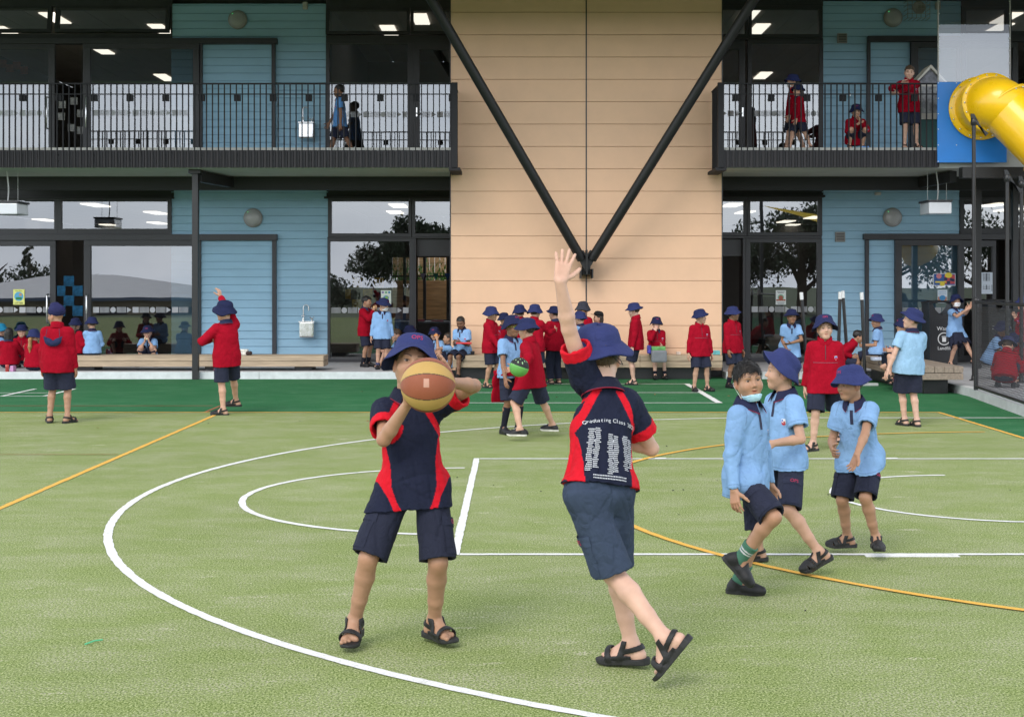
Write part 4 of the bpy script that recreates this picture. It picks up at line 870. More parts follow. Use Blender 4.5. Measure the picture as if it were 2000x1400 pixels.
# ------------------------------------------------------------------ people: distance fields turned into continuous meshes
A3 = lambda v: np.array(v, dtype=np.float64)
def nrm(v): v = A3(v); return v / (np.linalg.norm(v) + 1e-12)
class Fld:
    def __init__(s): s.pr = []; s.noise = None
    def _a(s, fn, k, mode): s.pr.append((fn, k, mode)); return s
    def rc(s, a, b, r1, r2, k=.02, mode='add'):
        a, b = A3(a), A3(b); ba = b - a; L2 = ba @ ba + 1e-12
        def fn(P):
            q = P - a; t = np.clip(q @ ba / L2, 0, 1); q = q - t[:, None] * ba
            return np.sqrt((q * q).sum(1)) - (r1 + (r2 - r1) * t)
        return s._a(fn, k, mode)
    def fc(s, a, b, r1, r2, k=.015, mode='add', sq=1., side=None, tail=0.):
        """cone with a flat far end, optionally flattened along the axis `side`"""
        a, b = A3(a), A3(b); ba = b - a; L = np.linalg.norm(ba); u = ba / L
        sd = None
        if side is not None: sd = A3(side); sd = sd - u * (sd @ u); sd = sd / (np.linalg.norm(sd) + 1e-9)
        def fn(P):
            q = P - a; x = q @ u; t = np.clip(x / L, -tail, 1); q = q - x[:, None] * u
            if sd is not None: q = q + ((q @ sd) * (1 / sq - 1))[:, None] * sd
            r = np.sqrt((q * q).sum(1)); rr = r1 + (r2 - r1) * np.clip(t, 0, 1)
            lo = np.minimum(x, 0); return np.maximum(np.sqrt(r * r + lo * lo) - rr, x - L)
        return s._a(fn, k, mode)
    def el(s, c, rad, k=.02, mode='add', Rm=None):
        c, rad = A3(c), A3(rad); mr = rad.min()
        def fn(P):
            q = P - c
            if Rm is not None: q = q @ Rm
            k0 = np.sqrt(((q / rad) ** 2).sum(1)); k1 = np.sqrt(((q / rad ** 2) ** 2).sum(1))
            return k0 * (k0 - 1) / (k1 + 1e-9)
        return s._a(fn, k, mode)
    def loft(s, o, ax, ux, vx, zs, ru, rv, ov=None, k=.03, mode='add', pw=2.3, wave=None):
        o, ax, ux, vx = A3(o), A3(ax), A3(ux), A3(vx); zs = A3(zs); zz = np.linspace(zs[0], zs[-1], 60)
        sm = lambda a: np.convolve(np.pad(np.interp(zz, zs, a), 3, mode='edge'), np.ones(7) / 7, 'valid')
        ru_, rv_ = sm(ru), sm(rv); ov_ = sm(ov if ov is not None else [0] * len(zs))
        def fn(P):
            q = P - o; z = q @ ax; zc = np.clip(z, zs[0], zs[-1])
            a, b, o2 = np.interp(zc, zz, ru_), np.interp(zc, zz, rv_), np.interp(zc, zz, ov_)
            x = (q @ ux); y = (q @ vx) - o2
            if wave is not None:
                f_ = 1 + wave(np.arctan2(y, x), zc); a = a * f_; b = b * f_
            r = (np.abs(x / a) ** pw + np.abs(y / b) ** pw) ** (1 / pw)
            side = (r - 1) * np.minimum(a, b)
            return np.maximum(side, np.maximum(zs[0] - z, z - zs[-1]))
        return s._a(fn, k, mode)
    def plane(s, p, n, k=.001):
        p, n = A3(p), nrm(n); return s._a(lambda P: (P - p) @ n, k, 'cut')
    def fn(s, f, k=.01, mode='add'): return s._a(f, k, mode)
    @staticmethod
    def comb(D, d, k, mode):
        if mode == 'add': h = np.maximum(k - np.abs(D - d), 0) / k; return np.minimum(D, d) - h * h * k * .25
        if mode == 'sub': d = -d
        h = np.maximum(k - np.abs(D - d), 0) / k; return np.maximum(D, d) + h * h * k * .25
    def ev(s, P):
        D = np.full(len(P), 10.)
        for f, k, m in s.pr: D = s.comb(D, f(P), k, m)
        if s.noise is not None: D = D + s.noise(P)
        return D
    def mesh(s, lo, hi, h):
        lo = A3(lo) - 2 * h; hi = A3(hi) + 2 * h; n = 8; Hh = n * h; dims = np.ceil((hi - lo) / Hh).astype(int)
        ii = np.stack(np.meshgrid(*[np.arange(d) for d in dims], indexing='ij'), -1).reshape(-1, 3)
        C = lo + (ii + .5) * Hh; hd = Hh * .8661
        vals = []; D = np.full(len(C), 10.)
        for f, k, m in s.pr:
            v = f(C); vals.append(v); D = s.comb(D, v, k, m)
        act = np.abs(D) < hd * 1.9 + .008
        ii = ii[act]; C = C[act]; B = len(ii)
        if B == 0: return np.zeros((0, 3)), np.zeros((0, 4), int)
        g = np.arange(n + 1) * h; off = np.stack(np.meshgrid(g, g, g, indexing='ij'), -1).reshape(-1, 3)
        P = (lo + ii * Hh)[:, None, :] + off[None]; m3 = (n + 1) ** 3
        V = np.full((B, m3), 10.)
        for (f, k, m), v in zip(s.pr, vals):
            v = v[act]
            msk = (v < hd * 1.9 + k + .006) if m != 'cut' else (v > -hd * 1.2 - k)
            if not msk.any(): continue
            d = f(P[msk].reshape(-1, 3)).reshape(-1, m3); V[msk] = s.comb(V[msk], d, k, m)
        if s.noise is not None: V += s.noise(P.reshape(-1, 3)).reshape(B, m3)
        V = V.reshape(B, n + 1, n + 1, n + 1)
        inside = V < 0
        # cell vertices
        acc = np.zeros((B, n, n, n, 3)); cnt = np.zeros((B, n, n, n))
        for axis in range(3):
            for a in (0, 1):
                for b in (0, 1):
                    sl0 = [slice(None)] + [slice(0, n)] * 3; sl1 = [slice(None)] + [slice(0, n)] * 3
                    oth = [i for i in range(3) if i != axis]
                    for o_, q in zip(oth, (a, b)): sl0[o_ + 1] = slice(q, q + n); sl1[o_ + 1] = slice(q, q + n)
                    sl1[axis + 1] = slice(1, n + 1)
                    v0, v1 = V[tuple(sl0)], V[tuple(sl1)]; x = (v0 < 0) != (v1 < 0)
                    t = np.where(x, v0 / np.where(x, v0 - v1, 1), 0); cnt += x
                    for c in range(3):
                        if c == axis: acc[..., c] += np.where(x, t, 0)
                        else: acc[..., c] += np.where(x, (a, b)[oth.index(c)], 0)
        has = cnt > 0
        bi, i, j, k = np.nonzero(has)
        cell = ii[bi] * n + np.stack([i, j, k], 1)
        pos = lo + (cell + acc[has] / cnt[has][:, None]) * h
        dm = (dims + 2) * n; key = lambda c: (c[:, 0] * dm[1] + c[:, 1]) * dm[2] + c[:, 2]
        ck = key(cell); order = np.argsort(ck); cks = ck[order]
        quads = []
        for axis in range(3):
            sl1 = [slice(None)] + [slice(0, n)] * 3; sl1[axis + 1] = slice(1, n + 1)
            v0, v1 = V[:, :n, :n, :n], V[tuple(sl1)]; x = (v0 < 0) != (v1 < 0)
            bi, i, j, k = np.nonzero(x); c = ii[bi] * n + np.stack([i, j, k], 1)
            flip = v0[x] < 0; a1, a2 = [(1, 2), (2, 0), (0, 1)][axis]
            cs = []
            for da, db in ((0, 0), (1, 0), (1, 1), (0, 1)):
                q = c.copy(); q[:, a1] -= da; q[:, a2] -= db; kk = key(q); p = np.clip(np.searchsorted(cks, kk), 0, len(cks) - 1)
                cs.append(np.where(cks[p] == kk, order[p], -1))
            Q = np.stack(cs, 1); ok = (Q >= 0).all(1); Q = Q[ok]; fl_ = flip[ok]
            Q[fl_] = Q[fl_][:, ::-1]; quads.append(Q)
        F_ = np.concatenate(quads)[:, ::-1]
        return pos, F_
def make_mesh(name, V, Fc, col=None, smooth=True):
    me = bpy.data.meshes.new(name); nv, nf = len(V), len(Fc)
    me.vertices.add(nv); me.vertices.foreach_set('co', np.asarray(V, np.float32).ravel())
    me.loops.add(nf * 4); me.loops.foreach_set('vertex_index', np.asarray(Fc, np.int32).ravel())
    me.polygons.add(nf); me.polygons.foreach_set('loop_start', np.arange(0, nf * 4, 4, dtype=np.int32))
    me.polygons.foreach_set('use_smooth', np.ones(nf, bool) if smooth else np.zeros(nf, bool)); me.update(calc_edges=True)
    if col is not None:
        c = np.ones((nv, 4), np.float32); c[:, :3] = col; at = me.color_attributes.new('Col', 'FLOAT_COLOR', 'POINT'); at.data.foreach_set('color', c.ravel())
    return me
def mesh_of(mb, name='m', col=None):
    me = mb.mesh(name)
    if col is not None:
        at = me.color_attributes.new('Col', 'FLOAT_COLOR', 'POINT'); c = np.ones((len(me.vertices), 4), np.float32); c[:, :3] = col; at.data.foreach_set('color', c.ravel())
    return me

def attr_mat(name, rough, bump, bscale, var=.0, sss=0., sheen=0., spec=.4, wrinkle=0.):
    m = bpy.data.materials.new(name); m.use_nodes = True; t = m.node_tree; b = t.nodes['Principled BSDF']; N = t.nodes.new; K = t.links.new
    a = N('ShaderNodeVertexColor'); a.layer_name = 'Col'; c = N('ShaderNodeTexCoord')
    n1 = N('ShaderNodeTexNoise'); n1.inputs['Scale'].default_value = 14; n1.inputs['Detail'].default_value = 5; K(c.outputs['Object'], n1.inputs['Vector'])
    mr = N('ShaderNodeMapRange'); mr.inputs[1].default_value = .3; mr.inputs[2].default_value = .7; mr.inputs[3].default_value = 1 - var; mr.inputs[4].default_value = 1 + var; K(n1.outputs['Fac'], mr.inputs[0])
    mx = N('ShaderNodeMixRGB'); mx.blend_type = 'MULTIPLY'; mx.inputs[0].default_value = 1; K(a.outputs['Color'], mx.inputs[1]); K(mr.outputs[0], mx.inputs[2]); K(mx.outputs[0], b.inputs['Base Color'])
    n2 = N('ShaderNodeTexNoise'); n2.inputs['Scale'].default_value = bscale; n2.inputs['Detail'].default_value = 3; K(c.outputs['Object'], n2.inputs['Vector'])
    bp = N('ShaderNodeBump'); bp.inputs['Strength'].default_value = bump; bp.inputs['Distance'].default_value = .004; K(n2.outputs['Fac'], bp.inputs['Height'])
    if wrinkle:
        n3 = N('ShaderNodeTexNoise'); n3.inputs['Scale'].default_value = 22; n3.inputs['Detail'].default_value = 4; n3.inputs['Distortion'].default_value = 1.2; K(c.outputs['Object'], n3.inputs['Vector'])
        b3 = N('ShaderNodeBump'); b3.inputs['Strength'].default_value = wrinkle; b3.inputs['Distance'].default_value = .02; K(n3.outputs['Fac'], b3.inputs['Height']); K(b3.outputs[0], bp.inputs['Normal'])
    K(bp.outputs[0], b.inputs['Normal'])
    b.inputs['Roughness'].default_value = rough; b.inputs['Specular IOR Level'].default_value = spec
    b.inputs['Subsurface Weight'].default_value = sss; b.inputs['Subsurface Radius'].default_value = (.012, .005, .003); b.inputs['Subsurface Scale'].default_value = 1
    b.inputs['Sheen Weight'].default_value = sheen; b.inputs['Sheen Roughness'].default_value = .5
    return m
M_SKIN = attr_mat('skin', .5, .14, 240, .1, sss=.0, spec=.35)
M_CLOTH = attr_mat('woven_cloth', .85, .35, 420, .09, spec=.2, wrinkle=.38)
M_FLEECE = attr_mat('fleece_cloth', .95, .6, 260, .1, spec=.1, wrinkle=.3)
M_HAIR = attr_mat('hair_strands', .5, .9, 130, .25, spec=.45)
M_SHOE = attr_mat('shoe_material', .55, .3, 260, .1, spec=.4)

BLUE, REDF, NAVY, HATC, BLACK = (.205, .355, .595), (.29, .004, .016), (.019, .022, .042), (.019, .025, .085), (.012, .012, .014)
JNAVY, JRED = (.010, .013, .032), (.55, .006, .018)
TONES = {'pale': (.58, .36, .27), 'fair': (.50, .295, .205), 'tan': (.385, .215, .135), 'brown': (.26, .135, .08), 'dark': (.18, .09, .052)}

def folds(seed, amp, fr=16.):
    g = np.random.RandomState(seed); K_ = g.normal(0, 1, (5, 3)) * fr * np.array([1.2, 1.2, .55]); ph = g.uniform(0, 6.3, 5); Q = g.normal(0, 1, (5, 3)) * fr * .5
    def f(P):
        d = np.zeros(len(P))
        for i in range(5):
            w = P @ K_[i] + ph[i] + 1.6 * np.sin(P @ Q[i] + ph[-1 - i]); d += (1 - np.abs(np.sin(w * .5))) ** 2.4 - .3
        return d * amp / 2.2
    return f

def ik(a, t, l1, l2, hint):
    a, t = A3(a), A3(t); d = t - a; L = np.linalg.norm(d); mxL = (l1 + l2) * .998
    if L > mxL: t = a + d / L * mxL; d = t - a; L = mxL
    L = max(L, abs(l1 - l2) + .01); u = d / np.linalg.norm(d); x = (l1 * l1 - l2 * l2 + L * L) / (2 * L); h = math.sqrt(max(0, l1 * l1 - x * x))
    n = A3(hint) - u * (A3(hint) @ u); n = nrm(n) if np.linalg.norm(n) > 1e-6 else nrm(np.cross(u, (0, 0, 1)))
    return a + u * x + n * h, t
def rot(v, ax, ang):
    v, ax = A3(v), nrm(ax); c, s_ = math.cos(ang), math.sin(ang); return v * c + np.cross(ax, v) * s_ + ax * (ax @ v) * (1 - c)
def frame_mat(x, y, z, o, s=1.):
    M = Matrix.Identity(4)
    for i in range(3): M[i][0], M[i][1], M[i][2], M[i][3] = x[i] * s, y[i] * s, z[i] * s, o[i]
    return M

# ---- rigid pieces, built once in their own frame and reused
def bucket_hat(seed=0, droop=1., depth=1., flat=0.):
    rr = np.random.RandomState(seed); n = 56
    prof = [(0.0, .108), (.03, .107), (.054, .1025), (.071, .092), (.08, .08), (.0825, .077), (.0885, .052), (.0935, .022), (.0945, .0205), (.095, .0185)]
    for i in range(1, 9):
        u = i / 8; prof.append((.095 + .043 * u * (1 + .3 * flat), .0185 - .06 * depth * u ** 1.1 * (1 - .35 * flat) + (.0018 if i % 2 else 0)))
    inn = [(.1365 + .012 * flat, -.0425 * depth * (1 - .35 * flat)), (.115, -.01 * depth), (.092, .0165), (.0865, .045), (.078, .074), (.055, .093), (0, .1)]
    prof = prof + inn; k = len(prof); a = np.linspace(0, 2 * math.pi, n, endpoint=False)
    w = sum(rr.uniform(.3, 1) * np.sin(m * a + rr.uniform(0, 6.3)) for m in (2, 3, 5)) * .006 * droop
    crown = 1 + .012 * np.sin(2 * a + rr.uniform(0, 6)) + .01 * np.sin(5 * a + rr.uniform(0, 6))
    V = []
    for r, z in prof:
        br = np.clip((r - .097) / .05, 0, 1) ** 1.3
        rad = r * (crown if z > .02 else 1) ; z = .0205 + (z - .0205) * .84 if z > .0205 else z; V.append(np.stack([rad * np.cos(a), rad * np.sin(a) * 1.14, z + w * br * 1.6 - .012 * br * np.cos(2 * a) * droop - .004 * (z > .09) * np.sin(3 * a)], 1))
    V = np.concatenate(V); Fq = [[i * n + j, i * n + (j + 1) % n, (i + 1) * n + (j + 1) % n, (i + 1) * n + j] for i in range(k - 1) for j in range(n)]
    return V, np.array(Fq)
HATV = [bucket_hat(0), bucket_hat(3, 1.3, 1.15), bucket_hat(5, .8, .75, .3), bucket_hat(9, 1.6, 1.3), bucket_hat(12, 1.2, .95)]
HATS = {}
def hat_mesh(v, col):
    if (v, col) not in HATS: HATS[v, col] = make_mesh('bucket_hat', *HATV[v], col=np.tile(col, (len(HATV[v][0]), 1)))
    return HATS[v, col]
def conform(bvh, o, xd, zd, rd, mb, off=.0015, far=.4):
    """lay a flat 2D shape (x,z) on a surface by projecting along rd"""
    o, xd, zd, rd = Vector(o), Vector(xd), Vector(zd), Vector(rd).normalized(); out_ = MB(); vs = []
    for x, y, z in mb.v:
        p = o + xd * x + zd * z; h = bvh.ray_cast(p - rd * far, rd, far * 2)
        vs.append((h[0] - rd * off) if h[0] is not None else None)
    known = [v for v in vs if v is not None]
    if len(known) < len(vs) * .5: return None
    if len(known) < len(vs):
        for i, v in enumerate(vs):
            if v is None:
                q = o + xd * mb.v[i][0] + zd * mb.v[i][2]; vs[i] = min(known, key=lambda w_: (w_ - q - rd * (w_ - q).dot(rd)).length)
    out_.add(vs, mb.f); return out_
def flat_text(s, size):
    m = text_mb(s, size, FRONT, extrude=0)
    # split long faces so that letters can follow the cloth
    return m
def shield(w_, h_):
    o = [(-.5, .5), (.5, .5), (.5, 0.02), (.42, -.2), (.22, -.4), (0, -.5), (-.22, -.4), (-.42, -.2), (-.5, .02)]
    return [(x * w_, y * h_) for x, y in o]
def poly2(pts): return MB().add([(x, 0, z) for x, z in pts], [tuple(range(len(pts)))])
_OPS_HAT = {}
def hat_text(v):
    if v not in _OPS_HAT:
        V, Fq = HATV[v]; bv = BVHTree.FromPolygons([Vector(p) for p in V], Fq.tolist())
        mb = conform(bv, (0, .2, .05), (1, 0, 0), (0, 0, 1), (0, -1, 0), flat_text('OPS', .03), .0015)
        me = mb.mesh('lettering'); me.materials.append(mat('red_embroidery', (.42, .02, .08), .7)); _OPS_HAT[v] = me
    return _OPS_HAT[v]

# foot frame: origin at the ankle joint, y forward to the toes, z up; ground at z = -.078 under a shoe
def foot_field(f, T, r=1., k=.018, toes=True):
    g = lambda x, y, z: T(x, y, z)
    f.rc(g(0, 0, .01), g(0, -.03, -.042), .031 * r, .026 * r, k); f.rc(g(0, -.03, -.042), g(0, .045, -.042), .026 * r, .024 * r, k); f.rc(g(0, .005, .0), g(0, .075, -.036), .03 * r, .021 * r, k)
    f.rc(g(0.012, .05, -.044), g(.022, .105, -.048), .021 * r, .018 * r, k); f.rc(g(-.012, .05, -.045), g(-.024, .092, -.05), .02 * r, .016 * r, k)
    if toes:
        for i in range(5): f.rc(g(.028 - .0135 * i, .10 - .004 * i, -.049), g(.03 - .0145 * i, .135 - .007 * i - .002 * i * i, -.052), .0105 * r - .0009 * i, (.0095 if i == 0 else .0072) * r, .006)
    return f
def sole_fn(x_scale=1.):
    ys = np.array([-.075, -.06, -.03, .03, .08, .12, .145, .158]); wd = np.array([.008, .03, .035, .032, .042, .043, .03, .006]) * x_scale
    def fn(P):
        wv = np.interp(P[:, 1], ys, wd); side = np.abs(P[:, 0]) - wv; zlo = -.078 + .01 * np.clip((P[:, 1] - .1) / .06, 0, 1) ** 2
        return np.maximum(np.maximum(side * .8, np.maximum(-.075 - P[:, 1], P[:, 1] - .158)), np.maximum(zlo - P[:, 2], P[:, 2] + .056 - .006 * np.clip(-P[:, 1] / .07, 0, 1)))
    return fn
def shoe(kind):
    ft = Fld(); foot_field(ft, lambda x, y, z: (x, y, z), 1., toes=False); ft.rc((.014, .1, -.044), (.014, .138, -.05), .024, .019, .02); ft.rc((-.01, .09, -.046), (-.012, .12, -.05), .02, .015, .02)
    shaft = Fld(); shaft.rc((0, 0, -.0), (0, -.008, .1), .031, .03); 
    inner = lambda P: np.minimum(ft.ev(P), shaft.ev(P))
    f = Fld(); sole = sole_fn()
    if kind in ('sandal', 'cage'):
        f.fn(sole, .004)
        def straps(P):
            d = np.abs(inner(P) - .0055) - .0035; y, z = P[:, 1], P[:, 2]
            s1 = np.abs(y - .088 - .25 * (z + .05)) - .013              # over the toes
            s2 = np.abs(y - .035 + .35 * (z + .03)) - .013              # over the instep
            s3 = np.maximum(np.abs(z + .018 + .25 * y) - .011, y - .035)   # round the heel
            s4 = np.maximum(np.maximum(np.abs(np.abs(P[:, 0]) - .032) - .012, np.abs(z + .047) - .008), np.abs(y - .05) - .055)
            m = np.minimum(np.minimum(s1, s2), np.minimum(s3, s4))
            if kind == 'cage':
                toe = .122 - y; m = np.minimum(m, toe)
                for c_ in (.105, .062): m = np.minimum(m, np.abs(y - c_ - .3 * (z + .05)) - .008)
                m = np.minimum(m, np.maximum(np.abs(P[:, 0]) - .008, np.abs(y - .07) - .055))
            return np.maximum(np.maximum(d, m), np.maximum(z - .02, -.07 - z))
        f.fn(straps, .004)
        V, Q = f.mesh((-.06, -.09, -.085), (.06, .17, .05), .0036); col = np.tile((.012, .012, .013), (len(V), 1)); col[V[:, 2] < -.058] = (.02, .02, .021)
    else:
        f.fn(sole, .006)
        hi = -.008 if kind == 'sneaker' else .002
        def upper(P):
            d = inner(P) - .009; y, z = P[:, 1], P[:, 2]; top = z - (hi - .55 * np.clip(y - .0, -.05, .02) if kind != 'vans' else (-.012 - .2 * np.clip(y, -.05, .02)))
            top = np.where(y > .045, -1, top); mouth = -(inner(P) - .002); return np.maximum(np.maximum(d, top), np.where((y < .04), mouth, -1))
        f.fn(upper, .006)
        V, Q = f.mesh((-.06, -.09, -.085), (.06, .18, .09), .0036); col = np.tile((.011, .011, .013), (len(V), 1))
        if kind == 'vans':
            col[V[:, 2] < -.055] = (.62, .6, .55); col[(np.abs(V[:, 0]) < .016) & (V[:, 1] > .03) & (V[:, 1] < .075) & (V[:, 2] > -.03)] = (.6, .58, .52)
        if kind == 'sneaker': col[V[:, 2] < -.06] = (.022, .022, .024)
    return make_mesh(kind, V, Q, col)
SHOES = {}
def shoe_mesh(kind):
    if kind not in SHOES: SHOES[kind] = shoe(kind); SHOES[kind].materials.append(M_SHOE)
    return SHOES[kind]
def collar_mesh(kind, col, edge):
    n = 40; rows = []
    for j in range(n + 1):
        op = .34 if kind == 'polo' else .16
        a = op + (2 * math.pi - 2 * op) * j / n; q = abs(a - math.pi) / (math.pi - op); e = max(0, (q - .72) / .28) ** 1.5
        if kind == 'polo': pr = [(.058, -.012), (.056, .02), (.059, .034), (.066, .033), (.079, .008), (.0885 + .0115 * e, -.0125 - .0205 * e), (.090 + .012 * e, -.016 - .022 * e), (.0885 + .012 * e, -.0185 - .022 * e), (.075, .003), (.064, .018)]
        else: pr = [(.066, -.022), (.063, .02), (.062, .046 - .014 * e), (.066, .05 - .014 * e), (.071, .044 - .014 * e), (.074, .015), (.082, -.018), (.08, -.024)]
        rows.append([(r * math.sin(a), r * math.cos(a) * 1.02, z + (-.016 * math.cos(a))) for r, z in pr])
    k = len(rows[0]); V = [p for r in rows for p in r]; Fq = [[j * k + i, j * k + (i + 1) % k, (j + 1) * k + (i + 1) % k, (j + 1) * k + i] for j in range(n) for i in range(k)]
    c = np.tile(col, (len(V), 1)).astype(float)
    me = make_mesh('collar', np.array(V), np.array(Fq), c)
    if edge is not None and kind == 'polo':
        at = me.color_attributes['Col']
        for j in range(n + 1):
            for i in (6, 7): at.data[j * k + i].color = (*edge, 1)
    return me
COLLARS = {}
def get_collar(kind, col, edge):
    if (kind, col) not in COLLARS: COLLARS[kind, col] = collar_mesh(kind, col, edge); COLLARS[kind, col].materials.append(M_FLEECE if kind != 'polo' else M_CLOTH)
    return COLLARS[kind, col]

# ---- head in its own frame: x to the person's left, y forward, z up, origin between the eyes' height and the skull's middle
def head_field(f, T, s, fine, mouth=0.):
    k = s
    g = lambda x, y, z: T(x, y, z)
    Rm = T.R
    f.el(g(0, -.014, .026), A3((.0735, .092, .081)) * s, .02 * k, Rm=Rm)
    f.el(g(0, .018, -.03), A3((.0585, .064, .073)) * s, .03 * k, Rm=Rm)
    f.rc(g(0, .052, -.088), g(0, .046, -.086), .021 * s, .02 * s, .03 * k)
    for q in (-1, 1):
        f.rc(g(q * .043, .0, -.05), g(q * .014, .05, -.088), .021 * s, .018 * s, .03 * k)
        f.el(g(q * .034, .05, -.034), A3((.028, .028, .026)) * s, .03 * k, Rm=Rm)
        f.el(g(q * .073, -.014, -.018), A3((.010, .019, .031)) * s, .008 * k, Rm=Rm)
        if fine: f.el(g(q * .083, -.011, -.012), A3((.006, .009, .014)) * s, .006 * k, 'sub', Rm=Rm)
    f.rc(g(-.034, .066, .019), g(.034, .066, .019), .013 * s, .013 * s, .02 * k)
    for q in (-1, 1): f.el(g(q * .03, .086, .001), A3((.018, .016, .0105)) * s, .012 * k, 'sub', Rm=Rm)
    f.rc(g(0, .072, .006), g(0, .0935, -.027), .0075 * s, .0105 * s, .012 * k)
    for q in (-1, 1): f.rc(g(q * .0105, .082, -.031), g(q * .009, .085, -.031), .0085 * s, .008 * s, .006 * k)
    if fine:
        for q in (-1, 1): f.el(g(q * .0062, .092, -.0405), A3((.003, .004, .003)) * s, .002 * k, 'sub', Rm=Rm)
        for q in (-1, 1): f.el(g(q * .0305, .0625, .0015), A3((.0165, .0152, .0125)) * s, .004 * k, Rm=Rm)      # lids
        for q in (-1, 1): f.el(g(q * .0305, .0775, .0005), A3((.0122, .012, .0034)) * s, .002 * k, 'sub', Rm=Rm)   # the slit between them
    m_ = .004 + mouth * .006
    for q in (-1, 1):
        f.rc(g(0, .0805, -.0555 + mouth * .002), g(q * .019, .070, -.0605), .0068 * s, .003 * s, .006 * k); f.rc(g(0, .0785, -.0655 - mouth * .006), g(q * .018, .070, -.0615), .0075 * s, .003 * s, .006 * k)
    if fine: f.el(g(0, .083, -.0605 - mouth * .002), A3((.017, .012, .0012 + mouth * .0045)) * s, .002 * k, 'sub', Rm=Rm)
    f.rc(g(0, -.022, -.06), g(0, -.022, -.10), .046 * s, .045 * s, .02 * k)
def face_colour(q, base, brow=(.03, .022, .018), lips=1., eyes=False):
    base = A3(base); c = np.tile(base, (len(q), 1)); x, y, z = q[:, 0], q[:, 1], q[:, 2]; ax = np.abs(x); front = y > .03
    def mixin(w, col): nonlocal c; w = np.clip(w, 0, 1)[:, None]; c = c * (1 - w) + A3(col) * w
    blush = np.exp(-(((ax - .036) / .016) ** 2 + ((z + .032) / .016) ** 2)) * front; mixin(blush * .25, base * (1.12, .78, .72))
    mixin(np.exp(-((ax / .011) ** 2 + ((z + .03) / .012) ** 2)) * front * .25, base * (1.1, .8, .75))
    mixin((np.abs(np.abs(x) - .078) < .012) * (np.abs(z + .015) < .03) * (np.abs(y + .012) < .024) * .35, base * (1.1, .7, .66))
    zl = -.0605; l = np.exp(-((ax / .017) ** 4) - (((z - zl) / .0085) ** 4)) * (y > .066); mixin(l * .8 * lips, base * (.92, .5, .5))
    mixin(np.exp(-((ax / .017) ** 4) - (((z - zl) / .0016) ** 2)) * (y > .062) * .8, base * .22)
    if eyes: mixin(np.exp(-((ax - .031) / .0105) ** 4 - ((z - .001) / .005) ** 4) * front * .85, (.025, .018, .015))
    t = np.clip((ax - .014) / .036, 0, 1); zb = .0215 + .0065 * np.sin(t * 2.4); wd = .0042 * (1 - .55 * t)
    mixin((ax > .013) * (ax < .05) * np.exp(-((z - zb) / wd) ** 4) * front * .85, brow)
    ze = .0005 + .0048 * np.sqrt(np.clip(1 - ((ax - .0305) / .0145) ** 2, 0, 1)); mixin((np.abs(ax - .0305) < .0145) * np.exp(-((z - ze - .0008) / .0014) ** 2) * front * .9, (.02, .015, .014))
    return c
class TF:
    def __init__(s, x, y, z, o, sc): s.R = np.stack([x, y, z], 1); s.o = A3(o); s.s = sc
    def __call__(s, a, b, c): return s.o + s.R @ (A3((a, b, c)) * s.s)
    def inv(s, P): return ((P - s.o) @ s.R) / s.s
    def mat(s, off=(0, 0, 0), sc=1.): return frame_mat(s.R[:, 0], s.R[:, 1], s.R[:, 2], s(*off), s.s * sc)

def hair_field(style, T, s, seed):
    f = Fld(); Rm = T.R; rr = np.random.RandomState(seed)
    f.el(T(0, -.016, .03), A3((.0795, .0985, .086)) * s, .01, Rm=Rm)
    low = {'short': -.035, 'crop': -.03, 'curly': -.02, 'bob': -.1, 'pony': -.05, 'long': -.08, 'under': -.055}[style]
    def cut(P):
        q = T.inv(P); x, y, z = q[:, 0], q[:, 1], q[:, 2]
        # hairline: high over the forehead, down in front of and behind the ears
        fr = .052 + .012 * np.cos(x * 60) * .4 if style != 'crop' else .057
        if style in ('short',): fr = .041 + .004 * np.sin(x * 260 + 1)
        if style == 'curly': fr = .045
        lim = np.where(y > .045, fr, np.where(y > .0, fr + (.0 - fr - .02) * np.clip((.045 - y) / .045, 0, 1), -.02 + (low + .02) * np.clip(-y / .05, 0, 1)))
        return (lim - z) * s
    f._a(cut, .006, 'cut')
    if style == 'bob': f.rc(T(.045, -.05, -.01), T(.05, -.055, -.1), .04 * s, .03 * s); f.rc(T(-.045, -.05, -.01), T(-.05, -.055, -.1), .04 * s, .03 * s); f.rc(T(0, -.07, -.02), T(0, -.075, -.11), .045 * s, .035 * s)
    if style == 'long':
        for x in (-.04, 0, .04): f.rc(T(x, -.075, .0), T(x * 1.1, -.1, -.12), .036 * s, .036 * s); f.rc(T(x * 1.1, -.1, -.12), T(x * .8, -.105, -.3), .036 * s, .02 * s)
    if style == 'pony':
        f.rc(T(0, -.1, .0), T(0, -.125, -.06), .02 * s, .034 * s); f.rc(T(0, -.125, -.06), T(.004, -.135, -.2), .036 * s, .034 * s); f.rc(T(.004, -.135, -.2), T(.01, -.125, -.31), .034 * s, .012 * s)
    am = {'short': .004, 'crop': .0015, 'curly': .007, 'bob': .003, 'pony': .003, 'long': .003, 'under': .002}[style]
    K_ = rr.normal(0, 1, (6, 3)) * (90 if style != 'curly' else 130); ph = rr.uniform(0, 6.3, 6)
    f.noise = lambda P: am * .45 * sum(np.sin(T.inv(P) @ (K_[i] * np.array([1, 1, .5 if style != 'curly' else 1])) + ph[i]) for i in range(6)) / 1.6
    return f

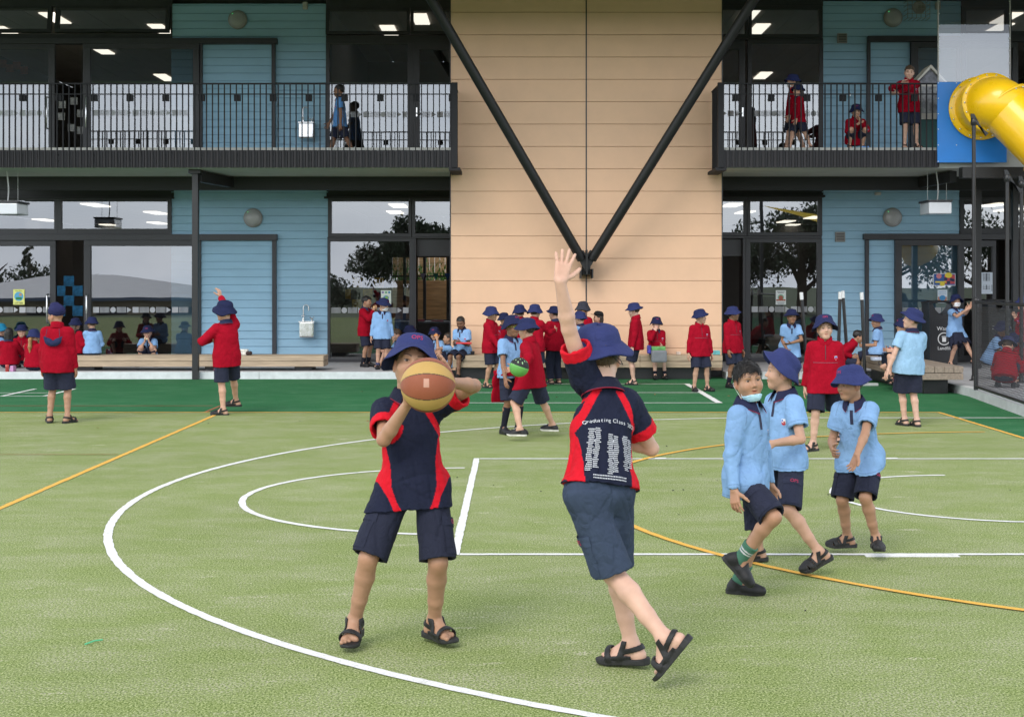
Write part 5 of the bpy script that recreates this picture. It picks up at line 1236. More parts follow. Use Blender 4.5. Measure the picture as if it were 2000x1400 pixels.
SEED = [100]
POLO_BADGE = True
def person(label, at, yaw=0., h=1.30, res=2, skin='fair', hair=('short', (.03, .022, .018)), head=(0, 0, 0), hat=None, top='polo', tcol=None, bottom='shorts', bcol=NAVY, hatcol=None, shoes='sandal', socks=None,
           hip=(0, 0, .735), lean=(0, 0), twist=0., aL=(.085, 0, .078), aR=(-.085, 0, .078), tL=8, tR=-8, pL=0, pR=0, kL=(0, 1, 0), kR=(0, 1, 0),
           wL=(.225, .03, .60), wR=(-.225, .03, .60), eL=(.35, -1, -.2), eR=(-.35, -1, -.2), cL=.45, cR=.45, nL=None, nR=None, dL=None, dR=None, spL=.12, spR=.12,
           extra=None, badge=None, mouth=0., group=None, shrug=0., raiseL=0., raiseR=0., baggy=0., wide=1., hem=-.13, neckup=None, colfn=None, foldamp=None, hatpose=(0, 0), brow=(.03, .022, .018), hattext=False):
    """at = point on the ground under the pelvis; positions are (left, forward, up) in metres for a 1.385 m child"""
    s = h / 1.385; SEED[0] += 1; seed = SEED[0]; base = TONES[skin] if isinstance(skin, str) else skin
    base = tuple(np.clip(A3(base) * np.random.RandomState(seed).uniform(.93, 1.07), 0, 1))
    vb, vc = {0: (.0032, .0038), 1: (.0048, .007), 2: (.0068, .0095)}[res]
    fine = res == 0
    at = A3(at); yw = R(yaw); Lf, Ff, Z = A3((math.cos(yw), math.sin(yw), 0)), A3((math.sin(yw), -math.cos(yw), 0)), A3((0, 0, 1))
    def W_(p):
        if isinstance(p, tuple) and p and p[0] == 'p': return A3(P3(*p[1:]))
        return at + (Lf * p[0] + Ff * p[1] + Z * p[2]) * s
    def D_(p): return nrm(Lf * p[0] + Ff * p[1] + Z * p[2])
    H = W_(hip); U = rot(rot(Z, Lf, -R(-lean[1]) * -1), Ff, 0)
    U = D_((math.sin(R(lean[0])), math.sin(R(lean[1])) * math.cos(R(lean[0])), math.cos(R(lean[1])) * math.cos(R(lean[0]))))
    Lh = nrm(Lf - U * (Lf @ U)) ; Fh = np.cross(Lh, U) * -1
    if Fh @ Ff < 0 and abs(lean[1]) < 80: Fh = -Fh
    Ls = rot(Lh, U, R(twist)); Fs = rot(Fh, U, R(twist)); Lm = nrm(Lh + Ls); Fm = nrm(Fh + Fs)
    Nk = H + U * .40 * s; shL, shR = H + (U * (.345 + shrug + raiseL) + Ls * (.122 - .35 * raiseL) * wide) * s, H + (U * (.345 + shrug + raiseR) - Ls * (.122 - .35 * raiseR) * wide) * s
    hpL, hpR = H + Lf * .075 * s, H - Lf * .075 * s
    ankL, ankR = W_(aL), W_(aR)
    knL, ankL = ik(hpL, ankL, .345 * s, .325 * s, D_(kL)); knR, ankR = ik(hpR, ankR, .345 * s, .325 * s, D_(kR))
    elL, wrL = ik(shL, W_(wL), .235 * s, .205 * s, D_(eL)); elR, wrR = ik(shR, W_(wR), .235 * s, .205 * s, D_(eR))
    hy, hp_, hr = head
    hz = nrm(U * .45 + Z * .55) if neckup is None else D_(neckup)
    hx = nrm(Lf - hz * (Lf @ hz)); hf = nrm(np.cross(hx, hz)) ; hf = hf if hf @ Ff > 0 else -hf
    hx, hf = rot(hx, hz, R(hy)), rot(hf, hz, R(hy)); hf, hz = rot(hf, hx, R(-hp_)) , rot(hz, hx, R(-hp_)); hx, hz = rot(hx, hf, R(hr)), rot(hz, hf, R(hr))
    # handed frame x=left, y=forward, z=up is left handed in this order only if left x forward = -up
    sgn = np.sign(np.cross(hx, hf) @ hz)
    hc = Nk + nrm(U + hz) * .1 * s + (hz * .045 + hf * .022) * s
    T = TF(hx, hf, hz, hc, s * 1.0)
    root = thing('person', at, label, 'person', group)
    # ---------------- body
    f = Fld(); sk = s
    f.rc(hpL, hpR, .075 * s * wide, .075 * s * wide, .03); f.rc(H, H + U * .2 * s, .085 * s * wide, .072 * s * wide, .04); f.rc(H + (U * .24 + Ls * .04) * s, H + (U * .27 - Ls * .04) * s, .072 * s, .072 * s, .04)
    f.rc(shL, shR, .036 * s, .036 * s, .05); f.rc(Nk - U * .03 * s, T(0, -.022, -.08), .05 * s, .043 * s, .03)
    for sh, el_, wr in ((shL, elL, wrL), (shR, elR, wrR)):
        f.rc(sh, el_, .0365 * s, .030 * s, .02); m_ = el_ * .72 + wr * .28; f.rc(el_, m_, .030 * s, .0315 * s, .01); f.rc(m_, wr, .0315 * s, .0215 * s, .01)
    for hp, kn, an, fw in ((hpL, knL, ankL, kL), (hpR, knR, ankR, kR)):
        f.rc(hp, kn, .064 * s, .0425 * s, .03); sd = nrm(an - kn); bk = nrm(np.cross(np.cross(sd, nrm(kn - hp) + D_(fw) * .6), sd)); 
        m_ = kn * .70 + an * .30 - bk * .008 * s; f.rc(kn, m_, .0415 * s, .0435 * s, .012); f.rc(m_, kn * .35 + an * .65, .0435 * s, .034 * s, .012); f.rc(kn * .35 + an * .65, an, .034 * s, .0275 * s, .012)
        f.rc(kn + bk * .007 * s - sd * .012 * s, kn + sd * .02 * s + bk * .007 * s, .0345 * s, .033 * s, .012)
    # feet
    Tfs = []
    for an, ty, tp in ((ankL, tL, pL), (ankR, tR, pR)):
        fy = rot(Ff, Z, R(ty)); fx = np.cross(fy, Z); fy2 = rot(fy, fx, R(-tp)); fz = np.cross(fx, fy2); Tf = TF(fx, fy2, fz, an, s)
        foot_field(f, Tf, s, toes=(res < 2)); Tfs.append(Tf)
    # hands
    hands = []
    for side, wr, el_, nn, dd, cu, sp in ((1, wrL, elL, nL, dL, cL, spL), (-1, wrR, elR, nR, dR, cR, spR)):
        d = nrm(wr - el_) if dd is None else D_(dd); n = (-Lf * side) if nn is None else D_(nn); n = nrm(n - d * (d @ n)); tdir = np.cross(d, n) if side == -1 else np.cross(n, d)
        sgnT = np.cross(Z, Ff) @ Lf; tdir = tdir * sgnT
        hs = s * 1.0
        for q in (-.021, -.007, .007, .021): f.rc(wr + d * .006 * hs + tdir * q * .7 * hs, wr + (d * .068 + tdir * q * 1.12) * hs, .0125 * hs, .0105 * hs, .008)
        if res == 2: nseg = ((.55, 1.), (.45, 1.9))
        else: nseg = ((.45, .7), (.3, 1.7), (.25, 2.4))
        for i, ln in enumerate((.056, .064, .059, .047)):
            p = wr + (d * (.072 - .003 * abs(i - 1)) + tdir * (1.5 - i) * .0158) * hs; dr = rot(d, n, -(1.5 - i) * sp * sgnT * side * -1 * -1)
            if (dr @ tdir) * (1.5 - i) < 0: dr = rot(d, n, (1.5 - i) * sp * sgnT * side)
            r0 = .0078 if res < 2 else .0088
            for j, (fr, bm_) in enumerate(nseg):
                ax = np.cross(dr, n); dj = rot(dr, ax, R(38 * cu * bm_ * (1 + .1 * (i - 1)))); p2 = p + dj * ln * fr * hs; f.rc(p, p2, (r0 - .0007 * j) * hs, (r0 - .0007 * (j + 1)) * hs, .003); p = p2
        p = wr + (d * .016 + tdir * .02) * hs; td = nrm(d * .62 + tdir * .75 + n * .25)
        for j, ln in enumerate((.036, .026, .02)):
            p2 = p + td * ln * hs; f.rc(p, p2, (.0115 - .0015 * j) * hs, (.010 - .0015 * j) * hs, .006); p = p2; td = nrm(td + d * .25 + n * cu * .5)
        hands.append((wr, d, n, tdir))
    head_field(f, T, s, res < 2, mouth)
    pts = np.array([H, Nk, shL, shR, elL, elR, wrL, wrR, knL, knR, ankL, ankR, hc]); lo, hi = pts.min(0) - .24 * s, pts.max(0) + .24 * s
    V, Q = f.mesh(lo, hi, vb); q = T.inv(V); nearh = (np.linalg.norm(q, axis=1) < .17); col = np.tile(base, (len(V), 1)).astype(float)
    if nearh.any(): col[nearh] = face_colour(q[nearh], base, brow, eyes=res == 2)
    # knees, elbows, knuckles a little redder
    for p, r_ in ((knL, .05), (knR, .05), (elL, .035), (elR, .035), (wrL + nrm(wrL - elL) * .07 * s, .05), (wrR + nrm(wrR - elR) * .07 * s, .05)):
        w_ = np.exp(-(np.linalg.norm(V - p, axis=1) / (r_ * s)) ** 2)[:, None] * .3; col = col * (1 - w_) + col * A3((1.05, .78, .72)) * w_
    me = make_mesh('body', V, Q, col); me.materials.append(M_SKIN); body = place(bpy.data.objects.new('body', me), root)
    if res < 2 or fine:
        for sd in (-1, 1):
            eb = MB(); ec = []; n_ = 20; rings = 14
            for i in range(rings):
                a = math.pi * i / (rings - 1); 
                for j in range(n_):
                    b_ = 2 * math.pi * j / n_; p = (math.sin(a) * math.cos(b_), math.cos(a), math.sin(a) * math.sin(b_)); eb.v.append(tuple(T(sd * .0305 + p[0] * .0128, .0635 + p[1] * .0128, .0005 + p[2] * .0128)))
                    ec.append((.008, .006, .005) if a < .22 else (.03, .017, .01) if a < .5 else (.42, .39, .37))
            for i in range(rings - 1):
                for j in range(n_): eb.f.append((i * n_ + j, i * n_ + (j + 1) % n_, (i + 1) * n_ + (j + 1) % n_, (i + 1) * n_ + j)); eb.sm.append(True)
            m2 = mesh_of(eb, 'eye', np.array(ec)); m2.materials.append(mat('eye_surface', (.5, .5, .5), .12)); 
            if 'eye_attr' not in MATS:
                em = MATS['eye_surface']; vc_ = em.node_tree.nodes.new('ShaderNodeVertexColor'); vc_.layer_name = 'Col'; em.node_tree.links.new(vc_.outputs[0], em.node_tree.nodes['Principled BSDF'].inputs['Base Color']); MATS['eye_attr'] = em
            place(bpy.data.objects.new('eye', m2), root)
    # ---------------- clothes
    fa = foldamp if foldamp is not None else .0085
    def cloth(name, fl, m, c, v=vc, lo_=lo, hi_=hi, par=root):
        V, Q = fl.mesh(lo_, hi_, v); cc = c(V) if callable(c) else np.tile(c, (len(V), 1)); me = make_mesh(name, V, Q, cc); me.materials.append(m); return place(bpy.data.objects.new(name, me), par), V, Q
    tor = ([-.14, 0, .12, .24, .315, .36, .39, .405], [.168, .161, .146, .138, .125, .088, .058, .05], [.128, .122, .108, .098, .086, .07, .056, .05])
    garment = None
    if top in ('polo', 'longpolo', 'jersey', 'fleece'):
        tc_ = tcol or {'polo': BLUE, 'longpolo': BLUE, 'fleece': REDF, 'jersey': JNAVY}[top]
        tc_ = tuple(A3(tc_) * np.random.RandomState(seed + 7).uniform(.92, 1.08))
        e_ = .012 if top == 'fleece' else 0.; z0 = hem
        zs = [z0] + tor[0][1:]
        g = Fld(); ru, rv = (A3(tor[1]) + e_) * s * wide, (A3(tor[2]) + e_) * s * wide
        if top == 'fleece': ru[0] *= .95; rv[0] *= .95
        g.loft(H, U, Lm, Fm, A3(zs) * s, ru, rv, k=.02)
        for hp, kn in ((hpL, knL), (hpR, knR)):
            up = kn * .22 + hp * .78
            if (nrm(kn - hp) @ -U) < .85: g.rc(hp, up, .098 * s * wide, .1 * s, .04)
        g.rc(shL - Ls * .03 * s, shR + Ls * .03 * s, (.044 + e_ * .5) * s, (.044 + e_ * .5) * s, .05)
        stand = min(nrm(knL - hpL) @ -U, nrm(knR - hpR) @ -U) > .62
        if stand and bottom:
            sf = Fld(); sf.rc(hpL, hpR, .082 * s * wide, .082 * s * wide, .03)
            for hp, kn in ((hpL, knL), (hpR, knR)): sf.rc(hp, hp * .4 + kn * .6, .083 * s * wide, .088 * s * wide, .03)
            g.fn(lambda P: sf.ev(P) - .0135 * s, .02)
        slv = []
        fb = Fld(); fb.pr = list(f.pr[:4]); fb.rc(shL, shL * .5 + elL * .5, .0365 * s, .033 * s, .02); fb.rc(shR, shR * .5 + elR * .5, .0365 * s, .033 * s, .02); g.fn(lambda P: fb.ev(P) - .0125 * s, .015)
        for sh, el_, wr in ((shL, elL, wrL), (shR, elR, wrR)):
            if top in ('polo', 'jersey'):
                t_ = .62 if top == 'polo' else .66; e2 = sh * (1 - t_) + el_ * t_; g.fc(sh, e2, .053 * s, .06 * s, .035); slv.append((sh, e2))
            else:
                k_ = .9 if top == 'longpolo' else 1.15; g.rc(sh, el_, .051 * s * k_, .044 * s * k_, .035); e2 = el_ * .06 + wr * .94; g.fc(el_, e2, .046 * s * k_, .033 * s * k_, .02, tail=.1); e3 = el_ * .12 + wr * .88; g.fc(e3, el_ * .02 + wr * .98, .034 * s * k_, .029 * s * k_, .006); slv.append((el_, e2))
        if z0 < -.02 or stand: g.plane(H + U * z0 * s, -U)
        solid = Fld(); solid.pr = list(g.pr)
        # hollow hem and cuffs
        hz0 = z0 * s; lid = Fld(); lid.pr = list(g.pr); zl_ = z0 + .11
        if stand:
            def hollow(P): return np.maximum(Fld.ev(lid0, P) + .0165 * s, (P - H) @ U - zl_ * s)
            lid0 = Fld(); lid0.pr = [p for p in g.pr if p[2] != 'cut']; g.fn(hollow, .003, 'sub')
        for a_, b_ in slv:
            u = nrm(b_ - a_); r_ = (.06 if top in ('polo', 'jersey') else .033) * s; g.fc(b_ - u * .04 * s, b_ + u * .03 * s, r_ - .009, r_ - .006, .003, 'sub')
        nz = folds(seed, fa * s, 42 if top != 'fleece' else 34); nz2 = folds(seed + 50, fa * .7 * s, 85)
        jn = [(elL, .07), (elR, .07), (shL - U * .07 * s, .07), (shR - U * .07 * s, .07), (H + U * .02 * s, .14)]
        def noise(P):
            w = .55
            for p, r_ in jn: w = w + .9 * np.exp(-(((P - p) ** 2).sum(1)) / (r_ * s) ** 2)
            return np.minimum(nz(P) * w + nz2(P) * w * .4, .0062 * s)
        g.noise = noise
        cf = tc_
        if colfn is None and res == 0:
            def cf(V):
                c = np.tile(tc_, (len(V), 1)).astype(float); ln = np.abs((V - H) @ U / s - hem - .016) < .0028
                for (a_, b_), sh, sd in zip(slv, (shL, shR), (1, -1)):
                    u = nrm(b_ - a_); w_ = (V - b_) / s; t_ = w_ @ u; r_ = np.linalg.norm(w_ - t_[:, None] * u, axis=1); ln |= (np.abs(t_ + .016) < .0028) & (r_ < .085)
                    w_ = (V - sh) / s; x_ = w_ @ Ls * sd; ln |= (np.abs(x_ - .004 + .25 * (w_ @ U)) < .0028) & (np.linalg.norm(w_, axis=1) < .085)
                c[ln] *= .74; return c
        if colfn is not None: cf = lambda V: colfn(V, dict(H=H, U=U, L=Lm, F=Fm, s=s, shL=shL, shR=shR, elL=elL, elR=elR))
        garment, gV, gQ = cloth({'polo': 'polo_shirt', 'longpolo': 'long_sleeve_shirt', 'jersey': 'sports_shirt', 'fleece': 'fleece_jacket'}[top], g, M_FLEECE if top == 'fleece' else M_CLOTH, cf)
        kind = 'polo' if top != 'fleece' or (seed % 3 == 0) else 'fleece'
        ccol = {'polo': (.016, .018, .05), 'longpolo': (.016, .018, .05), 'jersey': (.010, .012, .028), 'fleece': tc_ if kind == 'fleece' else (.02, .024, .06)}[top]
        up_n = nrm(U + hz); fx = Ls - up_n * (Ls @ up_n); fx = nrm(fx); fy = nrm(Fs - up_n * (Fs @ up_n) - fx * (Fs @ fx))
        cm = get_collar(kind, tuple(np.round(ccol, 4)), (.3, .02, .05)); place(bpy.data.objects.new('collar', cm), root, frame_mat(fx, fy, up_n, Nk + U * .006 * s, s * (1.0 if top != 'fleece' else 1.05)))
        bvh = None
        need = badge if badge is not None else (Fs[1] < .25 and res < 2)
        if need or (top in ('polo', 'longpolo', 'fleece') and Fs[1] < .2):
            bvh = BVHTree.FromPolygons([Vector(p) for p in gV], gQ.tolist())
            def patch(name, u, z, pts_, m_, off=.0018, par=None, mb=None, dirv=None):
                mb = mb or poly2(pts_); dv = Fs if dirv is None else dirv; r_ = conform(bvh, H + (U * z + Ls * u + dv * .0) * s, -Ls * s if False else Ls * s, U * s, -dv, mb, off, .3 * s)
                if r_ is not None: return obj(name, r_, m_, par or root)
            m_bw, m_br, m_bb = mat('badge_white', (.7, .7, .72), .7), mat('badge_red', (.42, .012, .03), .7), mat('badge_blue', (.03, .09, .42), .7)
            dirb = nrm(Fs + Ls * .35)
            bd = patch('badge', .075, .235, shield(.034, .044), m_bw, dirv=dirb)
            if bd is not None:
                patch('badge_field', .075, .2285, [(x * .86, z * .86) for x, z in shield(.034, .03)], m_br, .0032, bd, dirv=dirb); patch('badge_field', .075, .2445, [(-.014, -.005), (.014, -.005), (.014, .008), (-.014, .008)], m_bb, .0032, bd, dirv=dirb)
                if res == 0: patch('badge_field', .075, .236, [(-.012, -.002), (0, -.005), (.012, -.002), (.008, .004), (0, .006), (-.008, .004)], m_bw, .0045, bd, dirv=dirb)
            if top in ('polo', 'longpolo'):
                mb = MB(); n_ = 8
                for i in range(n_): z0_, z1_ = .265 + .1 * i / n_, .265 + .1 * (i + 1) / n_; w0, w1 = .012, .012; mb.add([(-w0, 0, z0_ - .3), (w0, 0, z0_ - .3), (w1, 0, z1_ - .3), (-w1, 0, z1_ - .3)], [(0, 1, 2, 3)])
                patch('placket', 0, .3, None, mat('navy_placket', (.016, .018, .05), .8), .002, None, mb)
            elif top == 'fleece':
                mb = MB()
                for i in range(14): x0_, x1_ = -.125 + .25 * i / 14, -.125 + .25 * (i + 1) / 14; mb.add([(x0_, 0, -.0018), (x1_, 0, -.0018), (x1_, 0, .0018), (x0_, 0, .0018)], [(0, 1, 2, 3)])
                patch('piping', 0, .19, None, mat('grey_piping', (.12, .1, .14), .8), .002, None, mb)
                mb = MB()
                for i in range(8): z0_ = -.06 + .15 * i / 8; mb.add([(-.004, 0, z0_), (.004, 0, z0_), (.004, 0, z0_ + .019), (-.004, 0, z0_ + .019)], [(0, 1, 2, 3)])
                patch('zip', 0, .28, None, mat('dark_zip', (.05, .01, .02), .6), .002, None, mb)
    bott = None
    if bottom:
        g = Fld(); bc = tuple(A3(bcol) * np.random.RandomState(seed + 9).uniform(.85, 1.2))
        wl = .082; g.rc(hpL, hpR, wl * s * wide, wl * s * wide, .03); g.fc(H, H + U * max(.07, hem + .12) * s, .1 * s * wide, .1 * s * wide, .03, sq=1.25, side=Lm)
        nz = folds(seed + 3, fa * 1.0 * s, 40)
        if bottom == 'shorts':
            for hp, kn in ((hpL, knL), (hpR, knR)):
                e2 = hp * .04 + kn * .96; g.fc(hp, e2, .083 * s * wide, (.09 + baggy) * s * wide, .03)
            for hp, kn in ((hpL, knL), (hpR, knR)): u = nrm(kn - hp); g.fc(kn - u * .12 * s, kn + u * .05 * s, .062 * s, (.077 + baggy) * s * wide, .004, 'sub')
        elif bottom == 'trousers':
            for hp, kn, an in ((hpL, knL, ankL), (hpR, knR, ankR)): g.rc(hp, kn, .09 * s, .074 * s, .03); g.fc(kn, kn * .04 + an * .96, .074 * s, .064 * s, .03)
        elif bottom == 'skirt':
            dn = nrm((knL + knR) / 2 - H); fx = nrm(Lf - dn * (Lf @ dn)); fy = np.cross(dn, fx); L_ = np.linalg.norm((knL + knR) / 2 - H) * .98
            spd = np.linalg.norm(knL - knR) / 2
            g.loft(H, dn, fx, fy, [-.07 * s, 0, L_ * .5, L_], [.115 * s, .13 * s, .15 * s + spd * .3, .17 * s + spd * .75], [.1 * s, .115 * s, .135 * s, .15 * s], wave=lambda a, z: .045 * np.sin(a * 14) * np.clip(z / .2, 0, 1)); g.loft(H, dn, fx, fy, [L_ - .04, L_, L_ + .05], [.16 * s + spd * .75] * 3, [.14 * s] * 3, mode='sub', k=.003)
        if garment is not None:
            if stand: g.plane(H + U * (hem + .10) * s, U)
            else: g.fn(lambda P: solid.ev(P) - .006 * s, .003, 'sub')
        jn2 = [(hpL, .1), (hpR, .1)]
        g.noise = lambda P: np.clip(nz(P) * (.6 + sum(.8 * np.exp(-(((P - p) ** 2).sum(1)) / (r_ * s) ** 2) for p, r_ in jn2)), -.005 * s, .0038 * s)
        bott, bV, bQ = cloth({'shorts': 'shorts', 'trousers': 'trousers', 'skirt': 'skirt'}[bottom], g, M_CLOTH, bc)
        if bottom == 'shorts' and res < 2:
            bb = BVHTree.FromPolygons([Vector(p) for p in bV], bQ.tolist())
            for side, hp, kn in ((1, hpL, knL), (-1, hpR, knR)):
                dn = nrm(kn - hp); out_d = nrm(Lf * side + Ff * .35 - dn * ((Lf * side + Ff * .35) @ dn)); xd = np.cross(dn, out_d)
                if out_d[1] > .55: continue
                o_ = hp + dn * .25 * s
                mbp = MB()
                for i in range(6):
                    for j in range(6): x0_, z0_ = -.06 + .02 * i, -.07 + .025 * j; mbp.add([(x0_, 0, z0_), (x0_ + .02, 0, z0_), (x0_ + .02, 0, z0_ + .025), (x0_, 0, z0_ + .025)], [(0, 1, 2, 3)])
                r_ = conform(bb, o_, xd * s, -dn * s, -out_d, mbp, .004, .2)
                if r_: m2 = mesh_of(r_, 'pocket', np.tile(A3(bc) * 1.08, (len(r_.v), 1))); m2.materials.append(M_CLOTH); pk = place(bpy.data.objects.new('pocket', m2), bott)
                mbp = MB()
                for i in range(6):
                    for j in range(2): x0_, z0_ = -.064 + .0213 * i, .055 + .02 * j; mbp.add([(x0_, 0, z0_), (x0_ + .0213, 0, z0_), (x0_ + .0213, 0, z0_ + .02), (x0_, 0, z0_ + .02)], [(0, 1, 2, 3)])
                r_ = conform(bb, o_, xd * s, -dn * s, -out_d, mbp, .008, .2)
                if r_: m2 = mesh_of(r_, 'pocket_flap', np.tile(A3(bc) * 1.15, (len(r_.v), 1))); m2.materials.append(M_CLOTH); place(bpy.data.objects.new('pocket_flap', m2), bott)
                if side == 1:
                    tx = flat_text('OPS', .03); fxs = xd * s
                    # letters must read left to right as seen from outside
                    if np.cross(fxs, -dn) @ out_d < 0: fxs = -fxs
                    r_ = conform(bb, o_ - dn * .073 * s, fxs, -dn * s, -out_d, tx, .0105, .2)
                    if r_: obj('lettering', r_, mat('red_embroidery', (.42, .02, .08), .7), bott)
    # ---------------- shoes and socks
    for Tf in Tfs:
        if shoes: o_ = bpy.data.objects.new('sandal' if shoes in ('sandal', 'cage') else 'shoe', shoe_mesh(shoes)); place(o_, root, Tf.mat())
    if socks:
        for kn, an, Tf in ((knL, ankL, Tfs[0]), (knR, ankR, Tfs[1])):
            scol, hh = socks; g = Fld(); tp_ = an * (1 - hh) + kn * hh; g.rc(an, tp_, .0335 * s, .038 * s if hh < .3 else .047 * s, .02); g.rc(an, Tf(0, .03, -.03), .033 * s, .027 * s, .02); u = nrm(kn - an); g.plane(tp_, u)
            def sc_(V, an=an, u=u):
                c = np.tile(scol if not isinstance(scol, str) else (.06, .16, .11), (len(V), 1)).astype(float)
                if scol == 'striped': t_ = (V - an) @ u / s; c[((t_ > .052) & (t_ < .06)) | ((t_ > .069) & (t_ < .077))] = (.55, .55, .58)
                return c
            cloth('sock', g, M_CLOTH, sc_, v=min(vc, .0055), lo_=np.minimum(an, kn) - .1, hi_=np.maximum(an, kn) + .1)
    # ---------------- hair and hat
    if hair:
        hf_ = hair_field(hair[0] if not (hat in ('bucket', 'cap') and hair[0] in ('short', 'crop', 'curly')) else 'under', T, s, seed)
        if hat is not None: hf_.plane(T(0, 0, .06), hz)
        c_ = T(0, 0, -.05); ho_, hV, hQ = cloth('hair', hf_, M_HAIR, hair[1], v=.0045 if res < 2 else .007, lo_=c_ - .3 * s, hi_=c_ + .2 * s)
        if res < 2 and len(hV):
            rr_ = np.random.RandomState(seed + 5); n_ = 3600 if hat is None else 900; ix = rr_.randint(0, len(hV), n_); lv = T.inv(hV[ix])
            nn = lv / np.array([.0795, .0985, .086]) ** 2; nn /= np.linalg.norm(nn, axis=1)[:, None]; dn_ = np.array([0, .25, -.6]) + rr_.normal(0, .3, (n_, 3)); dn_ = dn_ - nn * (dn_ * nn).sum(1)[:, None]; dn_ /= np.linalg.norm(dn_, axis=1)[:, None]
            dr_ = dn_ + nn * rr_.uniform(.02, .16, (n_, 1)); ln_ = rr_.uniform(.012, .026, (n_, 1)); sdv = np.cross(nn, dn_) * .0011; tip = lv + dr_ * ln_; mid = lv + dr_ * ln_ * .55 + nn * .002
            Vs = np.concatenate([lv - sdv, lv + sdv, mid + sdv * .8, mid - sdv * .8, tip + sdv * .15, tip - sdv * .15]); Vw = Vs * s @ T.R.T + T.o; i_ = np.arange(n_)
            Qs = np.concatenate([np.stack([i_, i_ + n_, i_ + 2 * n_, i_ + 3 * n_], 1), np.stack([i_ + 3 * n_, i_ + 2 * n_, i_ + 4 * n_, i_ + 5 * n_], 1)])
            cs = np.tile(A3(hair[1]) * rr_.uniform(.6, 1.7, (n_, 1)), (6, 1)); m2 = make_mesh('hair', np.concatenate([hV, Vw]), np.concatenate([hQ, Qs + len(hV)]), np.concatenate([np.tile(hair[1], (len(hV), 1)), cs])); m2.materials.append(M_HAIR); ho_.data = m2
    hp2, hr2 = A3(hatpose) + np.random.RandomState(seed + 31).uniform(-5, 5, 2)
    Mh = T.mat((0, -.012, .043)) @ Matrix.Rotation(R(hp2 + 4), 4, 'X') @ Matrix.Rotation(R(hr2), 4, 'Y')
    if hat == 'bucket':
        v_ = seed % 5; cc = tuple(np.round(A3(HATC if hatcol is None else hatcol) * ((.62, .85, 1.15)[seed % 3] if res else 1.45), 4)); me = hat_mesh(v_, cc)
        if not me.materials: me.materials.append(M_CLOTH)
        ho = place(bpy.data.objects.new('bucket_hat', me), root, Mh)
        if hattext or (hf[1] < -.1 and seed % 2): place(bpy.data.objects.new('lettering', hat_text(v_)), ho, Mh)
    elif hat == 'grey_bucket':
        me = hat_mesh(1, (.035, .036, .05)); me.materials.append(M_CLOTH) if not me.materials else None; place(bpy.data.objects.new('bucket_hat', me), root, Mh)
    elif hat == 'cap':
        b_ = MB(); b_.lathe([(0, .1), (.04, .097), (.07, .08), (.086, .05), (.092, .012), (.089, .012), (.08, .05), (0, .09)], n=32, sy=1.13); b_.prism([(.075 * math.cos(a), .09 + .075 * math.sin(a)) for a in np.linspace(0, math.pi, 14)], .008, .014, 'z'); me = mesh_of(b_, 'cap', BLACK); me.materials.append(M_CLOTH); place(bpy.data.objects.new('cap', me), root, Mh)
    elif hat == 'turban':
        g = Fld(); Rm = T.R; g.el(T(0, -.018, .05), A3((.092, .108, .084)) * s, .01, Rm=Rm); g.el(T(0, .006, .112), A3((.062, .064, .044)) * s, .012, Rm=Rm)
        def wrap(P): q_ = T.inv(P); a = np.arctan2(q_[:, 1], q_[:, 0]); return -.0035 * s * np.abs(np.sin(q_[:, 2] * 130 + 1.8 * np.cos(a) + np.sin(a))) + .0015
        g.noise = wrap; cloth('turban', g, M_CLOTH, (.018, .02, .075), v=.0045, lo_=T.o - .3, hi_=T.o + .3)
    if extra:
        for e in extra: e(dict(T=T, s=s, root=root, hands=hands, H=H, U=U, L=Lm, F=Fm, Ls=Ls, Fs=Fs, Nk=Nk, Lf=Lf, Ff=Ff, Z=Z, vc=vc, cloth=cloth, garment=garment, shL=shL, shR=shR, elL=elL, elR=elR, wrL=wrL, wrR=wrR, lo=lo, hi=hi, knL=knL, knR=knR, ankL=ankL, ankR=ankR, gV=gV if garment else None, gQ=gQ if garment else None, seed=seed, hpL=hpL, hpR=hpR))
    return root
# extras
def x_mask(col=(.7, .72, .75), low=-.09, high=-.015, loops=True):
    def fn(c):
        T, s = c['T'], c['s']; hd = Fld(); head_field(hd, T, s, False); g = Fld()
        def sh(P): q = T.inv(P); return np.maximum(np.maximum(np.abs(hd.ev(P) - .0075 * s) - .003 * s, np.maximum((low - q[:, 2]) * s, (q[:, 2] - high + .25 * np.maximum(0, np.abs(q[:, 0]) - .03)) * s)), np.maximum((.012 - q[:, 1]) * s, (np.abs(q[:, 0]) - .06) * s)) + .0006 * np.sin(q[:, 2] * 500)
        g.fn(sh, .003); o_, _, _ = c['cloth']('face_mask', g, M_CLOTH, col, v=.003, lo_=T.o - .16, hi_=T.o + .16)
        if loops:
            b = MB(); zc = (low + high) / 2
            for q in (-1, 1): b.tube([T(q * .055, .018, zc + .01), T(q * .072, -.006, .0), T(q * .084, -.03, -.01), T(q * .08, -.032, -.03), T(q * .054, .016, zc - .015)], .0014 * s, 5)
            obj('ear_loop', b, mat('white_elastic', (.75, .75, .75), .6), o_)
    return fn
def x_glasses(col):
    def fn(c):
        T, s = c['T'], c['s']; b = MB()
        for q in (-1, 1):
            pts = [T(q * .032 + .021 * math.cos(a), .094 - .15 * abs(.021 * math.cos(a)) * .5, -.002 + .016 * math.sin(a)) for a in np.linspace(0, 2 * math.pi, 18)]; b.tube(pts, .0018 * s, 6, caps=False); b.tube([T(q * .053, .09, .003), T(q * .078, .04, .004), T(q * .08, -.01, .0)], .0016 * s, 6)
        b.tube([T(-.011, .096, .001), T(.011, .096, .001)], .0016 * s, 6); obj('glasses', b, mat('glasses_%.2f' % col[0], col, .35), c['root'])
    return fn
